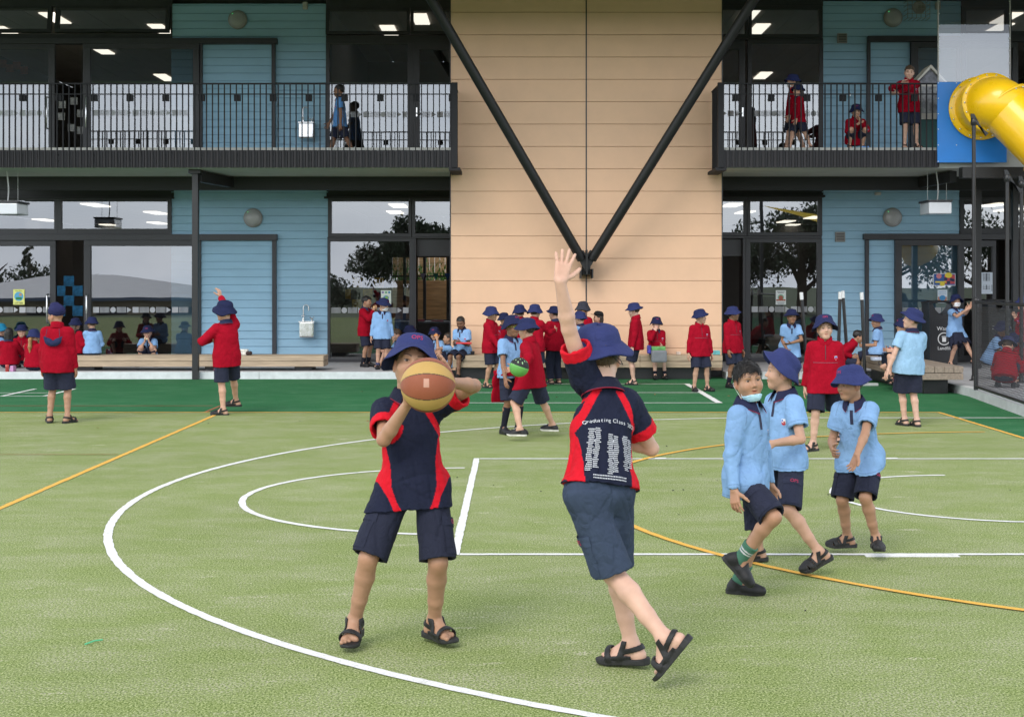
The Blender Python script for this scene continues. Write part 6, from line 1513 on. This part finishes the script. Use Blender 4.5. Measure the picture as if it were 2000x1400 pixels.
def x_held(name, label, cat, side, mb_fn, m, off=(.06, .03)):
    """a separate thing held in a hand"""
    def fn(c):
        wr, d, n, t = c['hands'][0 if side > 0 else 1]; p = Vector(wr + (d * off[0] + n * off[1]) * c['s']); solo(name, mb_fn(p), m, label, cat)
    return fn
# ------------------------------------------------------------------ the children
def G_(x, d, z=0.): return (GX(x, d), d, z)
BK, DBR, BRN, LBR = (.012, .010, .009), (.03, .018, .012), (.07, .04, .022), (.33, .16, .055)
def jersey(V, c):
    s = c['s']; q = (V - c['H']) / s; u, z = q @ c['L'], q @ c['U']; au = np.abs(u); inn = np.interp(z, [-.14, -.06, 0, .1, .2, .24], [.045, .083, .1, .1, .118, .135]); outr = np.interp(z, [-.14, -.05, .03, .06], [.085, .115, .16, .5])
    red = (au > inn) & (au < outr) & (z < .235)
    ln = np.abs((au - .05) * .885 + (z - .385) * .465) < .0135; red |= ln & (z > .2) & (z < .40) & (au > .03)
    for sh, el_ in ((c['shL'], c['elL']), (c['shR'], c['elR'])):
        d = nrm(el_ - sh); w = (V - sh) / s; t = w @ d; r = np.linalg.norm(w - t[:, None] * d, axis=1); red |= (t > .112) & (r < .085)
        red &= ~((t > .05) & (t < .112) & (r < .075) & (au > .13))
    col = np.tile(JNAVY, (len(V), 1)).astype(float); col[red] = JRED; return col
def ball_mesh(c, r, f):
    V, Fs, n, m = [], [], 220, 150
    for i in range(m + 1):
        a = math.pi * i / m
        for j in range(n): b = 2 * math.pi * j / n; V.append((r * math.sin(a) * math.cos(b), r * math.sin(a) * math.sin(b), r * math.cos(a)))
    Fs = [(i * n + j, (i + 1) * n + j, (i + 1) * n + (j + 1) % n, i * n + (j + 1) % n) for i in range(m) for j in range(n)]
    V = np.array(V); col = f(V / r); me = make_mesh('ball', V, np.array(Fs), col); return me
def ballcol(N):
    ph = np.degrees(np.arctan2(N[:, 2], -N[:, 1])); k = (ph + 360) % 360; o, y = A3((.265, .075, .034)), A3((.46, .29, .085)); c = np.tile(o, (len(N), 1)).astype(float)
    c[((np.abs(ph) > 28) & (np.abs(ph) < 64)) | ((np.abs(ph) > 118) & (np.abs(ph) < 150))] = y
    for e in (28, 64, 118, 150): c[np.abs(np.abs(ph) - e) < 1.1] = (.05, .03, .02)
    c[(np.abs(ph - 8) < 9) & (np.abs(N[:, 0]) < .1)] = (.5, .27, .2)
    return c
M_BALL = attr_mat('ball_rubber', .6, .5, 260, .04, spec=.4)

# --- players
F1D = 6.30
person('boy in a navy and red sports shirt lifting a basketball in front of his face', G_(808, F1D), 6, 1.37, 0, 'tan', ('short', BK), hat='bucket', top='jersey', colfn=jersey, shoes='sandal', hattext=True,
    wide=.9, baggy=.0, hip=(0.0, -.02, .712), lean=(-3, -7), aR=('p', 693, 1212, 6.3), aL=('p', 848, 1212, 6.36), tR=-12, tL=34, pR=6, pL=0, kL=(.15, 1, 0), kR=(-.3, 1, 0),
    wR=('p', 795, 790, 6.07), eR=(-.6, .25, -1.3), dR=(-.12, .12, 1), nR=(1, .15, 0), cR=.25, wL=('p', 880, 747, 6.1), eL=(1, -.1, .3), dL=(-.25, .1, 1), nL=(-1, .2, 0), cL=.3, head=(4, 10, -12), hatpose=(4, 0), hem=-.10, badge=False)
M_ = Matrix.Translation(P3(836, 752, 5.95)); bo = bpy.data.objects.new('basketball', ball_mesh(None, .115, ballcol)); bo.data.materials.append(M_BALL); place(bo, None, M_); tag(bo, 'orange and yellow basketball held up by the boy in the sports shirt', 'basketball')
def back_print(c):
    bv = BVHTree.FromPolygons([Vector(p) for p in c['gV']], c['gQ'].tolist()); s = c['s']; m_ = mat('white_shirt_print', (.55, .57, .62), .7)
    def put(mb, u, z): 
        r_ = conform(bv, c['H'] + (c['U'] * z + c['L'] * u) * s, -c['L'] * s, c['U'] * s, c['F'], mb, .005, .35)
        if r_: obj('lettering', r_, m_, c['garment'])
    word = 'Graduating Class 2021'; n = len(word)
    for i, ch in enumerate(word):
        if ch == ' ': continue
        a = (i - (n - 1) / 2) * .0105; t = text_mb(ch, .022, Matrix.Rotation(R(a * -160), 4, 'Y') @ FRONT, extrude=0); t.v = [(x + a * 1.0, y, z - a * a * 1.4) for x, y, z in t.v]; put(t, -.005, .268)
    rr = random.Random(8); b = MB()
    for cx, z0_, z1_, sl in ((-.075, .225, .06, -.015), (-.05, .23, .07, -.015), (.0, .21, .05, .0), (.023, .205, .06, .0), (.065, .21, .075, .015), (.088, .2, .085, .015)):
        z = z0_
        while z > z1_:
            x = cx + sl * (z0_ - z) / .2 + rr.uniform(-.003, .003); w_ = rr.uniform(.014, .024); q = x - w_ / 2
            while q < x + w_ / 2: l = rr.uniform(.0025, .0045); b.add([(q, 0, z), (q + l, 0, z), (q + l, 0, z + .0042), (q, 0, z + .0042)], [(0, 1, 2, 3)]); q += l + .0012
            z -= .0078
    for zz in (.043, .032):
        for k in range(22): x = -.07 + k * .0065; b.add([(x, 0, zz), (x + .0045, 0, zz), (x + .0045, 0, zz + .0045), (x, 0, zz + .0045)], [(0, 1, 2, 3)])
    put(b, 0, 0)
def toggle(c):
    T, s = c['T'], c['s']; b = MB(); b.lathe([(0, -.01), (.007, -.009), (.008, 0), (.007, .009), (0, .01)], Matrix.Translation(T(-.03, -.118, -.012)), 12); b.tube([T(-.03, -.118, -.02), T(-.045, -.128, -.045), T(-.062, -.115, -.05), T(-.06, -.1, -.03), T(-.035, -.112, -.008)], .0017, 6); obj('cord_toggle', b, mat('black_cord', (.015, .015, .016), .5), c['root'])
person('boy seen from behind in a printed sports shirt with one arm stretched up', G_(1170, 5.80), 208, 1.43, 0, 'pale', ('short', BRN), hat='bucket', top='jersey', colfn=jersey, bcol=(.035, .05, .085), shoes='sandal', extra=[back_print, toggle],
    wide=.86, neckup=(0, .3, .95), baggy=.004, hip=(0, 0, .732), lean=(-11, 14), twist=-14, raiseL=.10, raiseR=.02, aL=('p', 1300, 1247, 5.62), aR=('p', 1233, 1258, 5.95), tL=44, tR=38, pL=52, pR=4, kL=(.1, 1, 0), kR=(0, 1, 0),
    wL=('p', 1083, 508, 5.72), eL=(1, .2, -.2), dL=(-.28, .1, 1), nL=(-.3, 1, .1), cL=.12, spL=.2, wR=(-.16, .22, .93), eR=(-.8, -.6, -.5), cR=.6, head=(-16, 6, 0), hatpose=(14, 4), hem=.02)

person('boy with a mask under his chin and long sleeves walking in black sneakers', G_(1458, 7.3), 48, 1.22, 0, 'tan', ('short', BK), top='longpolo', shoes='sneaker', socks=('striped', .34), extra=[x_mask((.42, .66, .80), -.122, -.078)],
    wide=.91, hip=(0, 0, .715), lean=(0, 2), aR=('p', 1446, 1090, 7.16), pR=46, tR=22, kR=(-.05, 1, .25), aL=('p', 1442, 1133, 7.36), tL=24, kL=(0, 1, 0), wR=('p', 1434, 958, 7.1), wL=('p', 1506, 955, 7.42), cR=.6, cL=.6, eR=(-.4, -1, 0), head=(-36, 2, 7), mouth=.35, badge=False)
person('boy in profile in a light blue polo with his bucket hat pushed far back', G_(1535, 8.02), -68, 1.21, 0, 'fair', ('short', BRN), hat='bucket', top='polo', shoes='cage', badge=True,
    wide=.91, hip=(0, 0, .72), lean=(0, 2), aL=('p', 1600, 1078, 7.82), pL=24, tL=-6, aR=('p', 1480, 1072, 8.2), tR=-8, kL=(0, 1, 0), wL=('p', 1508, 866, 7.78), eL=(.35, -1, -.5), dL=(-.1, 1, -.5), nL=(-.8, 0, -.4), cL=.35, wR=(-.2, .12, .66), head=(-26, 4, 0), hem=-.07, hatpose=(34, 0))
person('small boy in a light blue polo and deep blue hat leaning forward, looking left', G_(1678, 8.42), -34, 1.12, 0, 'tan', ('short', BK), hat='bucket', top='polo', shoes='cage', badge=True, extra=[],
    wide=.92, hip=(0, -.03, .725), lean=(-2, 13), aR=('p', 1655, 1048, 8.5), tR=-48, aL=('p', 1711, 1050, 8.32), tL=32, wL=('p', 1673, 890, 8.1), eL=(.8, -.7, 0), dL=(-.3, .2, -1), nL=(-.5, 1, 0), cL=.5, wR=('p', 1627, 878, 8.3), eR=(-.5, -1, 0), cR=.9, head=(-34, -2, 0), hem=-.08, hatpose=(2, -6))

# --- middle ground
person('boy in a red fleece standing behind the three boys in light blue', G_(1611, 13.7), -8, 1.28, 1, 'pale', ('short', BRN), hat='bucket', top='fleece', shoes='sandal', badge=True, hattext=True, hip=(0, 0, .73), aR=('p', 1588, 866, 13.65), aL=('p', 1634, 862, 14.0), tR=-50, tL=10, wR=(-.2, -.12, .62), wL=(.2, -.1, .62), head=(6, 0, 3), hatpose=(8, 4))
person('sturdy boy in a pale blue polo walking away beside the platform bench', G_(1775, 16.05), 196, 1.30, 1, 'pale', ('short', BRN), hat='bucket', top='polo', tcol=(.275, .455, .65), shoes='sandal', wide=1.14, hip=(0, 0, .735), lean=(-3, -5), aL=(.02, .06, .078), aR=(-.06, -.08, .078), wL=(.30, -.02, .66), eL=(.6, -1, 0), wR=(-.22, .16, .68), head=(58, 8, 0), hatpose=(6, 0), hem=-.1)
def tied_jacket(c):
    s, H, U, L_, F_ = c['s'], c['H'], c['U'], c['L'], c['F']; g = Fld(); g.loft(H, U, L_, F_, A3([-.03, 0, .03]) * s, A3([.175, .172, .17]) * s, A3([.14, .137, .135]) * s); o = H - F_ * .13 * s
    g.loft(o, -U, L_, F_, A3([-.02, .1, .3, .36]) * s, A3([.15, .165, .17, .165]) * s, A3([.03, .03, .028, .02]) * s, wave=lambda a, z: .06 * np.sin(a * 9)); k = H + F_ * .145 * s
    g.rc(k - L_ * .03 * s, k + L_ * .03 * s, .03 * s, .03 * s); g.rc(k, k + (F_ * .02 - U * .2 - L_ * .06) * s, .03 * s, .026 * s); g.rc(k, k + (F_ * .02 - U * .17 + L_ * .05) * s, .03 * s, .026 * s); g.noise = folds(5, .01 * s, 14); c['cloth']('tied_jacket', g, M_FLEECE, REDF)
person('boy in lime rimmed glasses with a red jacket tied round his waist', G_(998, 15.2), 38, 1.24, 1, 'brown', ('short', BK), hat='bucket', top='polo', shoes='shoe', socks=((.012, .013, .022), .8), badge=False, extra=[x_glasses((.35, .6, .05)), tied_jacket], hattext=True, hip=(0, 0, .735), wR=(-.21, .16, .68), eR=(-.6, -1, 0), wL=(.17, .2, .72), head=(2, -2, -3), hem=-.06, mouth=.3, aL=(.07, .05, .078), aR=(-.08, -.04, .078), hatpose=(12, 0))
person('boy in a red fleece holding a green ball, turned towards the boy in glasses', G_(1040, 14.7), -112, 1.24, 1, 'fair', ('short', DBR), hat='bucket', top='fleece', shoes='vans', hip=(0, 0, .72), lean=(0, 6), aL=('p', 1016, 838, 14.5), aR=('p', 1082, 836, 15.0), tR=-4, pR=0, wL=('p', 1019, 727, 14.33), eL=(.8, -.8, -.3), dL=(-.3, .8, -.1), nL=(-.4, .1, 1), cL=.5, wR=(-.1, .26, .8), head=(-6, -2, 0), hatpose=(-4, 0))
def gball(N): c = np.tile((.11, .34, .07), (len(N), 1)).astype(float); k = (N[:, 2] + .35 * N[:, 0]) > .12; c[k] = (.012, .014, .014); c[np.abs(N[:, 2] + .35 * N[:, 0] - .1) < .05] = (.14, .42, .1); c[k & (np.sin(N[:, 0] * 14) * np.sin(N[:, 1] * 11 + 1) > .72)] = (.3, .5, .25); return c
bo = bpy.data.objects.new('green_ball', ball_mesh(None, .098, gball)); bo.data.materials.append(M_BALL); place(bo, None, Matrix.Translation(P3(1014, 717, 14.28))); tag(bo, 'bright green and black ball under the arm of the boy in the red fleece', 'ball')
def back_hat(c):
    s = c['s']; T = TF(c['Ls'], c['U'], -c['Fs'], c['H'] + (c['U'] * .24 - c['Fs'] * .135) * s, s); n, m_ = 26, 9; V = []
    for i in range(n + 1):
        a = -1 + 2 * i / n
        for j in range(m_): v = j / (m_ - 1); wd = .112 * (1 - .1 * v); x = a * wd; top = .02 * abs(a) ** 1.5 + .012 * (a * a) + .01 - .02 * math.exp(-(a / .2) ** 2) + .02; bot = -.07 * math.sqrt(max(0, 1 - a * a)) + .012; V.append(T(x, top * (1 - v) + bot * v, .03 * math.sin(v * 2.8) * (1 - .6 * a * a) + .012))
    Q = [[i * m_ + j, i * m_ + j + 1, (i + 1) * m_ + j + 1, (i + 1) * m_ + j] for i in range(n) for j in range(m_ - 1)]; k = len(V); V2 = [v + c['Fs'] * .012 * s for v in V]; Q2 = [[q + k for q in f[::-1]] for f in Q]
    me = make_mesh('hanging_hat', np.array(V + V2), np.array(Q + Q2), np.tile((.018, .024, .07), (2 * k, 1))); me.materials.append(M_CLOTH); o = place(bpy.data.objects.new('hanging_hat', me), c['root']); b = MB()
    for q in (-1, 1): b.tube([T(q * .085, .03, .03), T(q * .08, .08, .016), T(q * .07, .15, .0)], .003, 6)
    obj('cord', b, mat('navy_cord', (.015, .02, .06), .8), o)
person('boy in a navy turban and red fleece with a hat hanging down his back', G_(112, 16.4), 178, 1.35, 1, 'tan', None, hat='turban', top='fleece', shoes='sandal', extra=[x_glasses((.3, .28, .2)), back_hat], hip=(0, 0, .73), aL=(.10, .02, .078), aR=(-.12, .0, .078), tL=22, tR=-24, wL=(.205, .06, .58), wR=(-.205, .06, .58), cL=.8, cR=.8, head=(64, -2, 0), wide=1.08)
person('boy in a red fleece raising one arm high in front of the blue wall', G_(443, 17.5), 222, 1.37, 1, 'fair', ('short', BRN), hat='bucket', top='fleece', shoes='cage', hip=(0, 0, .735), lean=(4, -4), twist=-10, aL=('p', 436, 800, 17.4), aR=('p', 462, 794, 17.9), tL=50, tR=45, raiseR=.03, wR=('p', 429, 577, 17.7), eR=(-.1, -.5, .2), dR=(.15, .15, 1), nR=(.4, 1, 0), cR=.7, wL=(.12, .2, .92), eL=(1, -.2, -.4), head=(36, 0, 0), hatpose=(2, 8))

# --- along the peach wall
GP = 'children along the peach wall'
def pp(label, x, d, yaw, h, **k): k.setdefault('res', 2); k.setdefault('group', GP); return person(label, G_(x, d, k.pop('z', 0.)), yaw, h, **k)
def sit(seat, h, **k):
    s = h / 1.385; r = dict(hip=(0, -.02, (seat + .068) / s), aL=(.1, .34, .09), aR=(-.1, .36, .09), kL=(0, .6, 1), kR=(0, .6, 1), hem=-.05, wL=(.13, .2, (seat + .19) / s), wR=(-.13, .2, (seat + .19) / s)); r.update(k); return r
def floor_(h, up=.075, **k):
    r = dict(hip=(0, -.04, up + .02), aL=(.1, .30, .07), aR=(-.1, .32, .07), kL=(.3, .4, 1), kR=(-.3, .4, 1), hem=-.03, wL=(.14, .26, .34), wR=(-.14, .26, .34)); r.update(k); return r
pp('boy in a light blue polo sitting on a bench with a red tray', 903, 24.12, -26, 1.26, skin='dark', hair=('crop', BK), top='polo', badge=True, shoes='shoe', **sit(.405, 1.26, head=(10, -22, 0), wL=(.08, .22, .68), wR=(-.06, .22, .66), lean=(0, 6)))
b = MB(); X, d_ = GX(906, 23.8), 23.84; b.bbox(X - .13, X + .13, d_ - .09, d_ + .09, .60, .625, .01); solo('red_tray', b, mat('red_plastic', (.62, .015, .02), .4), 'flat red lunch tray on the lap of the seated boy', 'tray')
pp('boy in a red fleece standing beside the seated boy with the tray', 958, 22.0, 62, 1.23, skin='tan', hat='bucket', top='fleece', hattext=True, head=(14, 0, 0), wL=(.12, .24, .66), wR=(-.12, .26, .66), aL=(.08, .06, .078), aR=(-.08, -.05, .078))
pp('small child in a red jacket half hidden behind the first boy of the line', 984, 22.8, 24, 1.12, skin='tan', hat='bucket', top='fleece')
pp('child in a dark bucket hat seen over the boy in glasses', 1015, 22.4, 196, 1.25, skin='fair', hat='bucket', top='fleece', hatpose=(0, 6))
pp('child in a red fleece reaching a hand to the next one in the line', 1044, 22.2, 150, 1.26, skin='fair', hat='bucket', top='fleece', wR=('p', 1083, 645, 22.4), eR=(-.5, -.3, -1), dR=(0, 1, .1), shoes='shoe')
pp('child in a red fleece and long navy trousers with a hand resting on the back', 1084, 22.85, 212, 1.22, skin='fair', hat='bucket', top='fleece', bottom='trousers', head=(20, 0, 0))
pp('child with short black hair sitting in black on the bench behind the raised arm', 1112, 24.1, 28, 1.24, skin='tan', hair=('short', BK), top='polo', tcol=(.014, .014, .018), badge=False, **sit(.405, 1.24))
pp('small child in a light blue shirt in front of the grey hatted girl', 1134, 22.3, 222, 1.15, skin='fair', hat='bucket', top='longpolo', head=(30, 0, 0))
pp('girl with long fair hair and a faded grey hat by the peach wall', 1138, 23.2, 150, 1.29, skin='fair', hair=('long', LBR), hat='grey_bucket', top='fleece')
pp('child in a black cap with dark hair facing left by the peach wall', 1170, 23.4, -84, 1.13, skin='fair', hair=('bob', DBR), hat='cap', top='fleece')
def neck_cord(c):
    T, s = c['T'], c['s']; b = MB(); b.tube([T(-.06, .03, -.04), T(-.035, .075, -.12), T(-.02, .11, -.2), T(-.025, .12, -.28)], .004, 6); obj('hat_cord', b, mat('navy_cord', (.015, .02, .06), .8), c['root'])
pp('tall boy in a red fleece with a dangling hat cord, facing left', 1242, 22.6, -104, 1.28, skin='pale', hair=('short', BRN), hat='bucket', top='fleece', extra=[neck_cord], head=(-4, -10, 0), aL=(.05, .03, .078), aR=(-.07, .05, .078))
pp('child in a red fleece sitting on the bench and eating from a lunch bag', 1282, 24.15, 6, 1.17, skin='pale', hair=('short', BRN), hat='bucket', top='fleece', badge=True, shoes='cage', socks=((.012, .013, .022), .25), **sit(.405, 1.17, wR=(-.05, .13, .96), eR=(-.8, -.2, -1), dR=(.3, -.1, 1), nR=(0, -1, 0), wL=(.06, .24, .66), head=(0, -4, 0)))
t = thing('lunch_bag', (GX(1286, 23.75), 23.75, .42), 'grey lunch bag with a green tub inside on the lap of the seated child', 'lunch bag')
X = GX(1287, 23.7); b = MB(); b.bbox(X - .13, X + .13, 23.64, 23.74, .30, .50, .03); obj('pouch', b, mat('grey_canvas', (.2, .215, .235), .8, var=.1, vscale=12), t)
b = MB(); b.bbox(X - .12, X + .12, 23.76, 23.86, .48, .56, .015); obj('green_tub', b, mat('green_tub', (.12, .35, .1), .4, var=.5, vscale=20), t); b = MB(); b.bbox(X - .19, X - .125, 23.72, 23.84, .44, .58, .015); obj('purple_flap', b, mat('purple_print', (.05, .04, .3), .6, var=.8, vscale=30), t)
pp('boy in a red fleece standing on the white game lines, looking right', 1366, 21.25, 18, 1.20, skin='fair', hair=('short', BRN), hat='bucket', top='fleece', badge=True, shoes='cage', hattext=True, head=(52, 2, 0), aL=(.14, .02, .078), aR=(-.1, 0, .078), tL=28, tR=-10, hatpose=(4, -6))
pp('smiling boy in a red fleece by the dark open doorway, looking right', 1430, 22.0, 36, 1.23, skin='brown', hair=('short', BK), hat='bucket', top='fleece', badge=True, shoes='shoe', socks=((.016, .012, .022), .35), head=(44, 2, 0), wR=(-.18, .1, .6))

# --- on the deck in front of the middle windows
GW = 'children on the deck by the middle windows'
def snack(off=(.07, .02), col=(.7, .5, .2), lab='piece of bread held to the mouth', side=-1):
    return x_held('snack', lab, 'snack', side, lambda p: MB().bbox(p.x - .035, p.x + .035, p.y - .02, p.y + .02, p.z - .02, p.z + .03, .01), mat('snack_%.2f' % col[0], col, .8), off)
pp('boy with short black hair and a red fleece eating a sandwich beside the tall window', 714, 25.6, 62, 1.27, z=DH, group=GW, skin='tan', hair=('short', BK), top='fleece', shoes='shoe', socks=((.013, .014, .022), .35), wR=(-.03, .2, 1.10), wL=(.05, .2, 1.09), eR=(-.7, .2, -1), eL=(.7, .2, -1), dR=(.3, .2, .8), dL=(-.3, .2, .8), head=(12, -4, 0), extra=[snack(lab='sandwich held up by the black haired boy in red')])
pp('boy in a long sleeved light blue shirt and hat by the tall window', 746, 24.8, 12, 1.22, z=DH, group=GW, skin='fair', hair=('short', LBR), hat='bucket', top='longpolo', badge=True, shoes='shoe', socks=((.04, .05, .12), .2), head=(52, -14, 0), extra=[x_mask((.74, .75, .75), -.1, -.03, False)])
pp('brown haired boy sitting on the deck and looking down to the left', 775, 25.4, -70, 1.2, z=DH, group=GW, skin='fair', hair=('short', BRN), top='polo', **floor_(1.2, .12, head=(0, -16, 0)))
pp('child in a bucket hat sitting on the deck and facing right', 802, 25.5, 70, 1.22, z=DH, group=GW, skin='fair', hair=('short', BRN), hat='bucket', top='polo', **floor_(1.22, .15, head=(10, -4, 0)))
pp('freckled child in a bucket hat sitting in the open doorway and looking down at food', 849, 25.2, -10, 1.22, z=DH, group=GW, skin='pale', hair=('short', BRN), hat='bucket', top='polo', hattext=True, **floor_(1.22, .13, head=(-4, -16, 0)))
pp('boy with cropped hair sitting low beside the bench end and biting a carrot', 873, 24.6, -82, 1.2, z=DH, group=GW, skin='tan', hair=('crop', DBR), top='polo', extra=[snack(col=(.65, .22, .03), lab='orange carrot stick held to the mouth of the crop haired boy', side=1)], **floor_(1.2, .07, wL=(.06, .2, .62), eL=(.6, .2, -1), dL=(-.2, .3, .9)))

# --- by the right doors and the bins
GR_ = 'children by the right doors and the fence'
pp('laughing boy in a light blue polo bending forward by the dark glass', 1543, 22.4, 4, 1.24, group=GR_, skin='brown', hair=('short', BK), hat='bucket', top='polo', badge=True, mouth=.6, hip=(0, -.06, .70), lean=(0, 20), wL=(-.03, .18, .76), wR=(-.09, .14, .64), eL=(.9, .2, -.6), head=(0, 6, 0), aL=(.13, -.02, .078), aR=(-.1, 0, .078))
pp('black haired boy in red bending over to the right behind the black net posts', 1658, 22.9, 78, 1.22, group=GR_, skin='tan', hair=('short', BK), top='fleece', hip=(0, -.2, .46), lean=(0, 46), neckup=(0, .25, 1), head=(6, 0, 0), wL=(.12, .05, .5), wR=(-.12, .05, .5))
pp('boy in a light blue polo sitting on the far end of the platform bench', 1712, 23.85, -112, 1.28, group=GR_, skin='tan', hair=('short', BK), hat='bucket', top='polo', hattext=True, **sit(.41, 1.28, head=(44, -4, 0), wL=(.08, .2, .62), wR=(-.08, .2, .62)))
pp('girl in red with long brown hair sitting on the platform bench with crossed sandals', 1762, 21.5, -84, 1.24, group=GR_, skin='fair', hair=('long', BRN), hat='bucket', top='fleece', bottom='skirt', **sit(.41, 1.24, aL=('p', 1738, 733, 21.2), aR=('p', 1752, 742, 21.6), tL=-4, tR=-6))
pp('girl in a white mask and navy skirt leaning on the post by the bins', 1866, 25.4, 34, 1.29, z=DH, group=GR_, skin='fair', hair=('bob', BK), hat='bucket', top='polo', bottom='skirt', badge=False, extra=[x_mask((.8, .8, .82))], hip=(-.02, 0, .72), lean=(-2, 4), aR=(-.08, -.06, .078), aL=('p', 1905, 706, 25.1), tL=50, wL=('p', 1893, 602, 25.05), wR=('p', 1886, 606, 25.0), eL=(.4, -.4, -1), eR=(-.6, -.4, -1), dL=(.2, .4, .8), dR=(.3, .5, .5), head=(-30, 0, 0), hatpose=(8, 0))
def squat(**k): r = dict(hip=(0, -.12, .2), aL=(.12, .03, .078), aR=(-.12, .03, .078), kL=(.2, 1, .5), kR=(-.2, 1, .5), lean=(0, 24), hem=-.06, wL=(.1, .3, .4), wR=(-.1, .3, .4)); r.update(k); return r
pp('child in red kneeling with back turned behind the chain-link fence', 1964, 20.4, 152, 1.3, z=.118, group=GR_, skin='fair', hair=('short', BRN), hat='bucket', top='fleece', shoes='sneaker', **squat(lean=(0, 36), neckup=(0, .5, .9)))
pp('child in light blue and a bucket hat crouching by the recycling bin', 1944, 22.2, 60, 1.3, z=.118, group=GR_, skin='dark', hair=('short', BK), hat='bucket', top='polo', **squat(hip=(0, -.1, .33)))
pp('child in a bucket hat crouching beside the kneeling child behind the fence', 1988, 21.6, -60, 1.25, z=.118, group=GR_, skin='fair', hair=('short', BRN), hat='bucket', top='fleece', **squat(head=(0, -16, 0)))
pp('child in red standing at the edge of the picture behind the fence', 2000, 23.2, -80, 1.25, z=.118, group=GR_, skin='fair', hair=('short', BRN), hat='bucket', top='fleece', wL=(.06, .2, 1.02), eL=(.6, .1, -1), dL=(0, .3, .8))

# --- sitting on the left deck and bench
GS = 'children sitting on the left deck'
pp('girl with a black bob in red sitting with her back turned at the far left', 18, 25.1, 192, 1.3, z=DH, group=GS, skin='tan', hair=('bob', BK), top='fleece', **floor_(1.3, .09))
pp('smiling child in a bucket hat facing out from the circle on the left deck', 42, 26.2, 14, 1.28, z=DH, group=GS, skin='fair', hair=('short', BRN), hat='bucket', top='fleece', **floor_(1.28, .1, head=(8, 0, 0)))
pp('girl with a long ginger ponytail sitting with her back turned on the left deck', 68, 24.5, 164, 1.27, z=DH, group=GS, skin='fair', hair=('pony', LBR), hat='bucket', top='fleece', **floor_(1.27, .08))
pp('girl with long brown hair and a hat sitting beside the child in light blue', 148, 24.75, 158, 1.16, group=GS, skin='fair', hair=('long', BRN), hat='bucket', top='fleece', **sit(.375, 1.16))
pp('child in a long sleeved light blue shirt sitting on the long left bench', 180, 24.75, 202, 1.2, group=GS, skin='fair', hair=('short', BRN), hat='bucket', top='longpolo', **sit(.375, 1.2, wL=(.06, .24, .78), head=(24, 0, 0)))
pp('child in a teal hat at the very edge of the left deck', 4, 26.6, 120, 1.3, z=DH, group=GS, skin='fair', hair=('short', BRN), hat='bucket', hatcol=(.02, .22, .38), top='polo', **floor_(1.3, .1))
pp('child in light blue squatting behind the long bench and eating', 290, 25.75, 4, 1.24, z=DH, group=GS, skin='fair', hair=('short', BRN), hat='bucket', top='polo', hattext=True, extra=[snack(col=(.72, .6, .4), lab='slice of bread held by the squatting child behind the bench')], **squat(hip=(0, -.06, .17), lean=(0, 16), aL=(.17, .12, .078), aR=(-.17, .12, .078), wL=(.05, .2, .5), wR=(-.04, .2, .5), eL=(.6, .2, -1), eR=(-.6, .2, -1), dL=(-.2, 0, 1), dR=(.2, 0, 1), head=(0, -6, 0)))

# --- on the balconies
GB = 'children on the balconies'
pp('boy with black hair and a blue polo walking along the left balcony', 664, 26.0, -86, 1.38, z=FL2, group=GB, skin='brown', hair=('short', BK), top='polo', tcol=(.10, .26, .55), shoes='shoe', aL=(.06, -.26, .12), pL=20, aR=(-.06, .2, .078), wL=(.2, -.02, .62), wR=(-.2, .22, .68))
pp('tall girl in a white mask walking left on the right balcony', 1550, 24.9, -84, 1.38, z=FL2, group=GB, skin='fair', hair=('long', DBR), hat='bucket', top='fleece', bottom='skirt', extra=[x_mask((.7, .7, .72))], aL=(.06, .16, .078), aR=(-.06, -.22, .1), pR=18, wL=(.2, .14, .64))
pp('shorter child in red walking beside the masked girl on the balcony', 1560, 24.3, -88, 1.13, z=FL2, group=GB, skin='fair', hair=('long', DBR), hat='bucket', top='fleece', aL=(.06, -.24, .1), aR=(-.06, .18, .078), pL=20, wL=(.2, .1, .64))
pp('child in red squatting behind the balcony rail with a hand at the mouth', 1671, 23.95, 0, 1.27, z=FL2, group=GB, skin='fair', hair=('short', BRN), hat='bucket', top='fleece', **squat(hip=(0, -.08, .17), lean=(0, 14), wL=(.03, .22, .5), wR=(-.02, .22, .44), eL=(.8, .1, -1), eR=(-.8, .1, -1), dL=(-.3, 0, .9), head=(-6, -4, 0)))
pp('curly haired boy in a red fleece leaning on the balcony rail', 1775, 23.86, -4, 1.40, z=FL2, group=GB, skin='pale', hair=('curly', BRN), top='fleece', badge=True, wR=('p', 1762, 163, 23.62), wL=('p', 1752, 183, 23.66), eR=(-1, .1, -.5), eL=(1, .4, -.2), dR=(.2, .4, .3), nR=(0, 0, -1), dL=(-1, .1, -.1), cR=.7, aL=(.13, -.02, .078), aR=(-.07, .0, .078), tL=30, head=(-8, -12, -5))
b = MB(); X = GX(1688, 23.9); b.bbox(X - .06, X + .06, 23.8, 23.95, FL2, FL2 + .05, .01); solo('snack_packet', b, mat('blue_packet', (.1, .25, .55), .4, var=.6, vscale=25), 'small blue food packet on the balcony floor by the squatting child', 'packet')
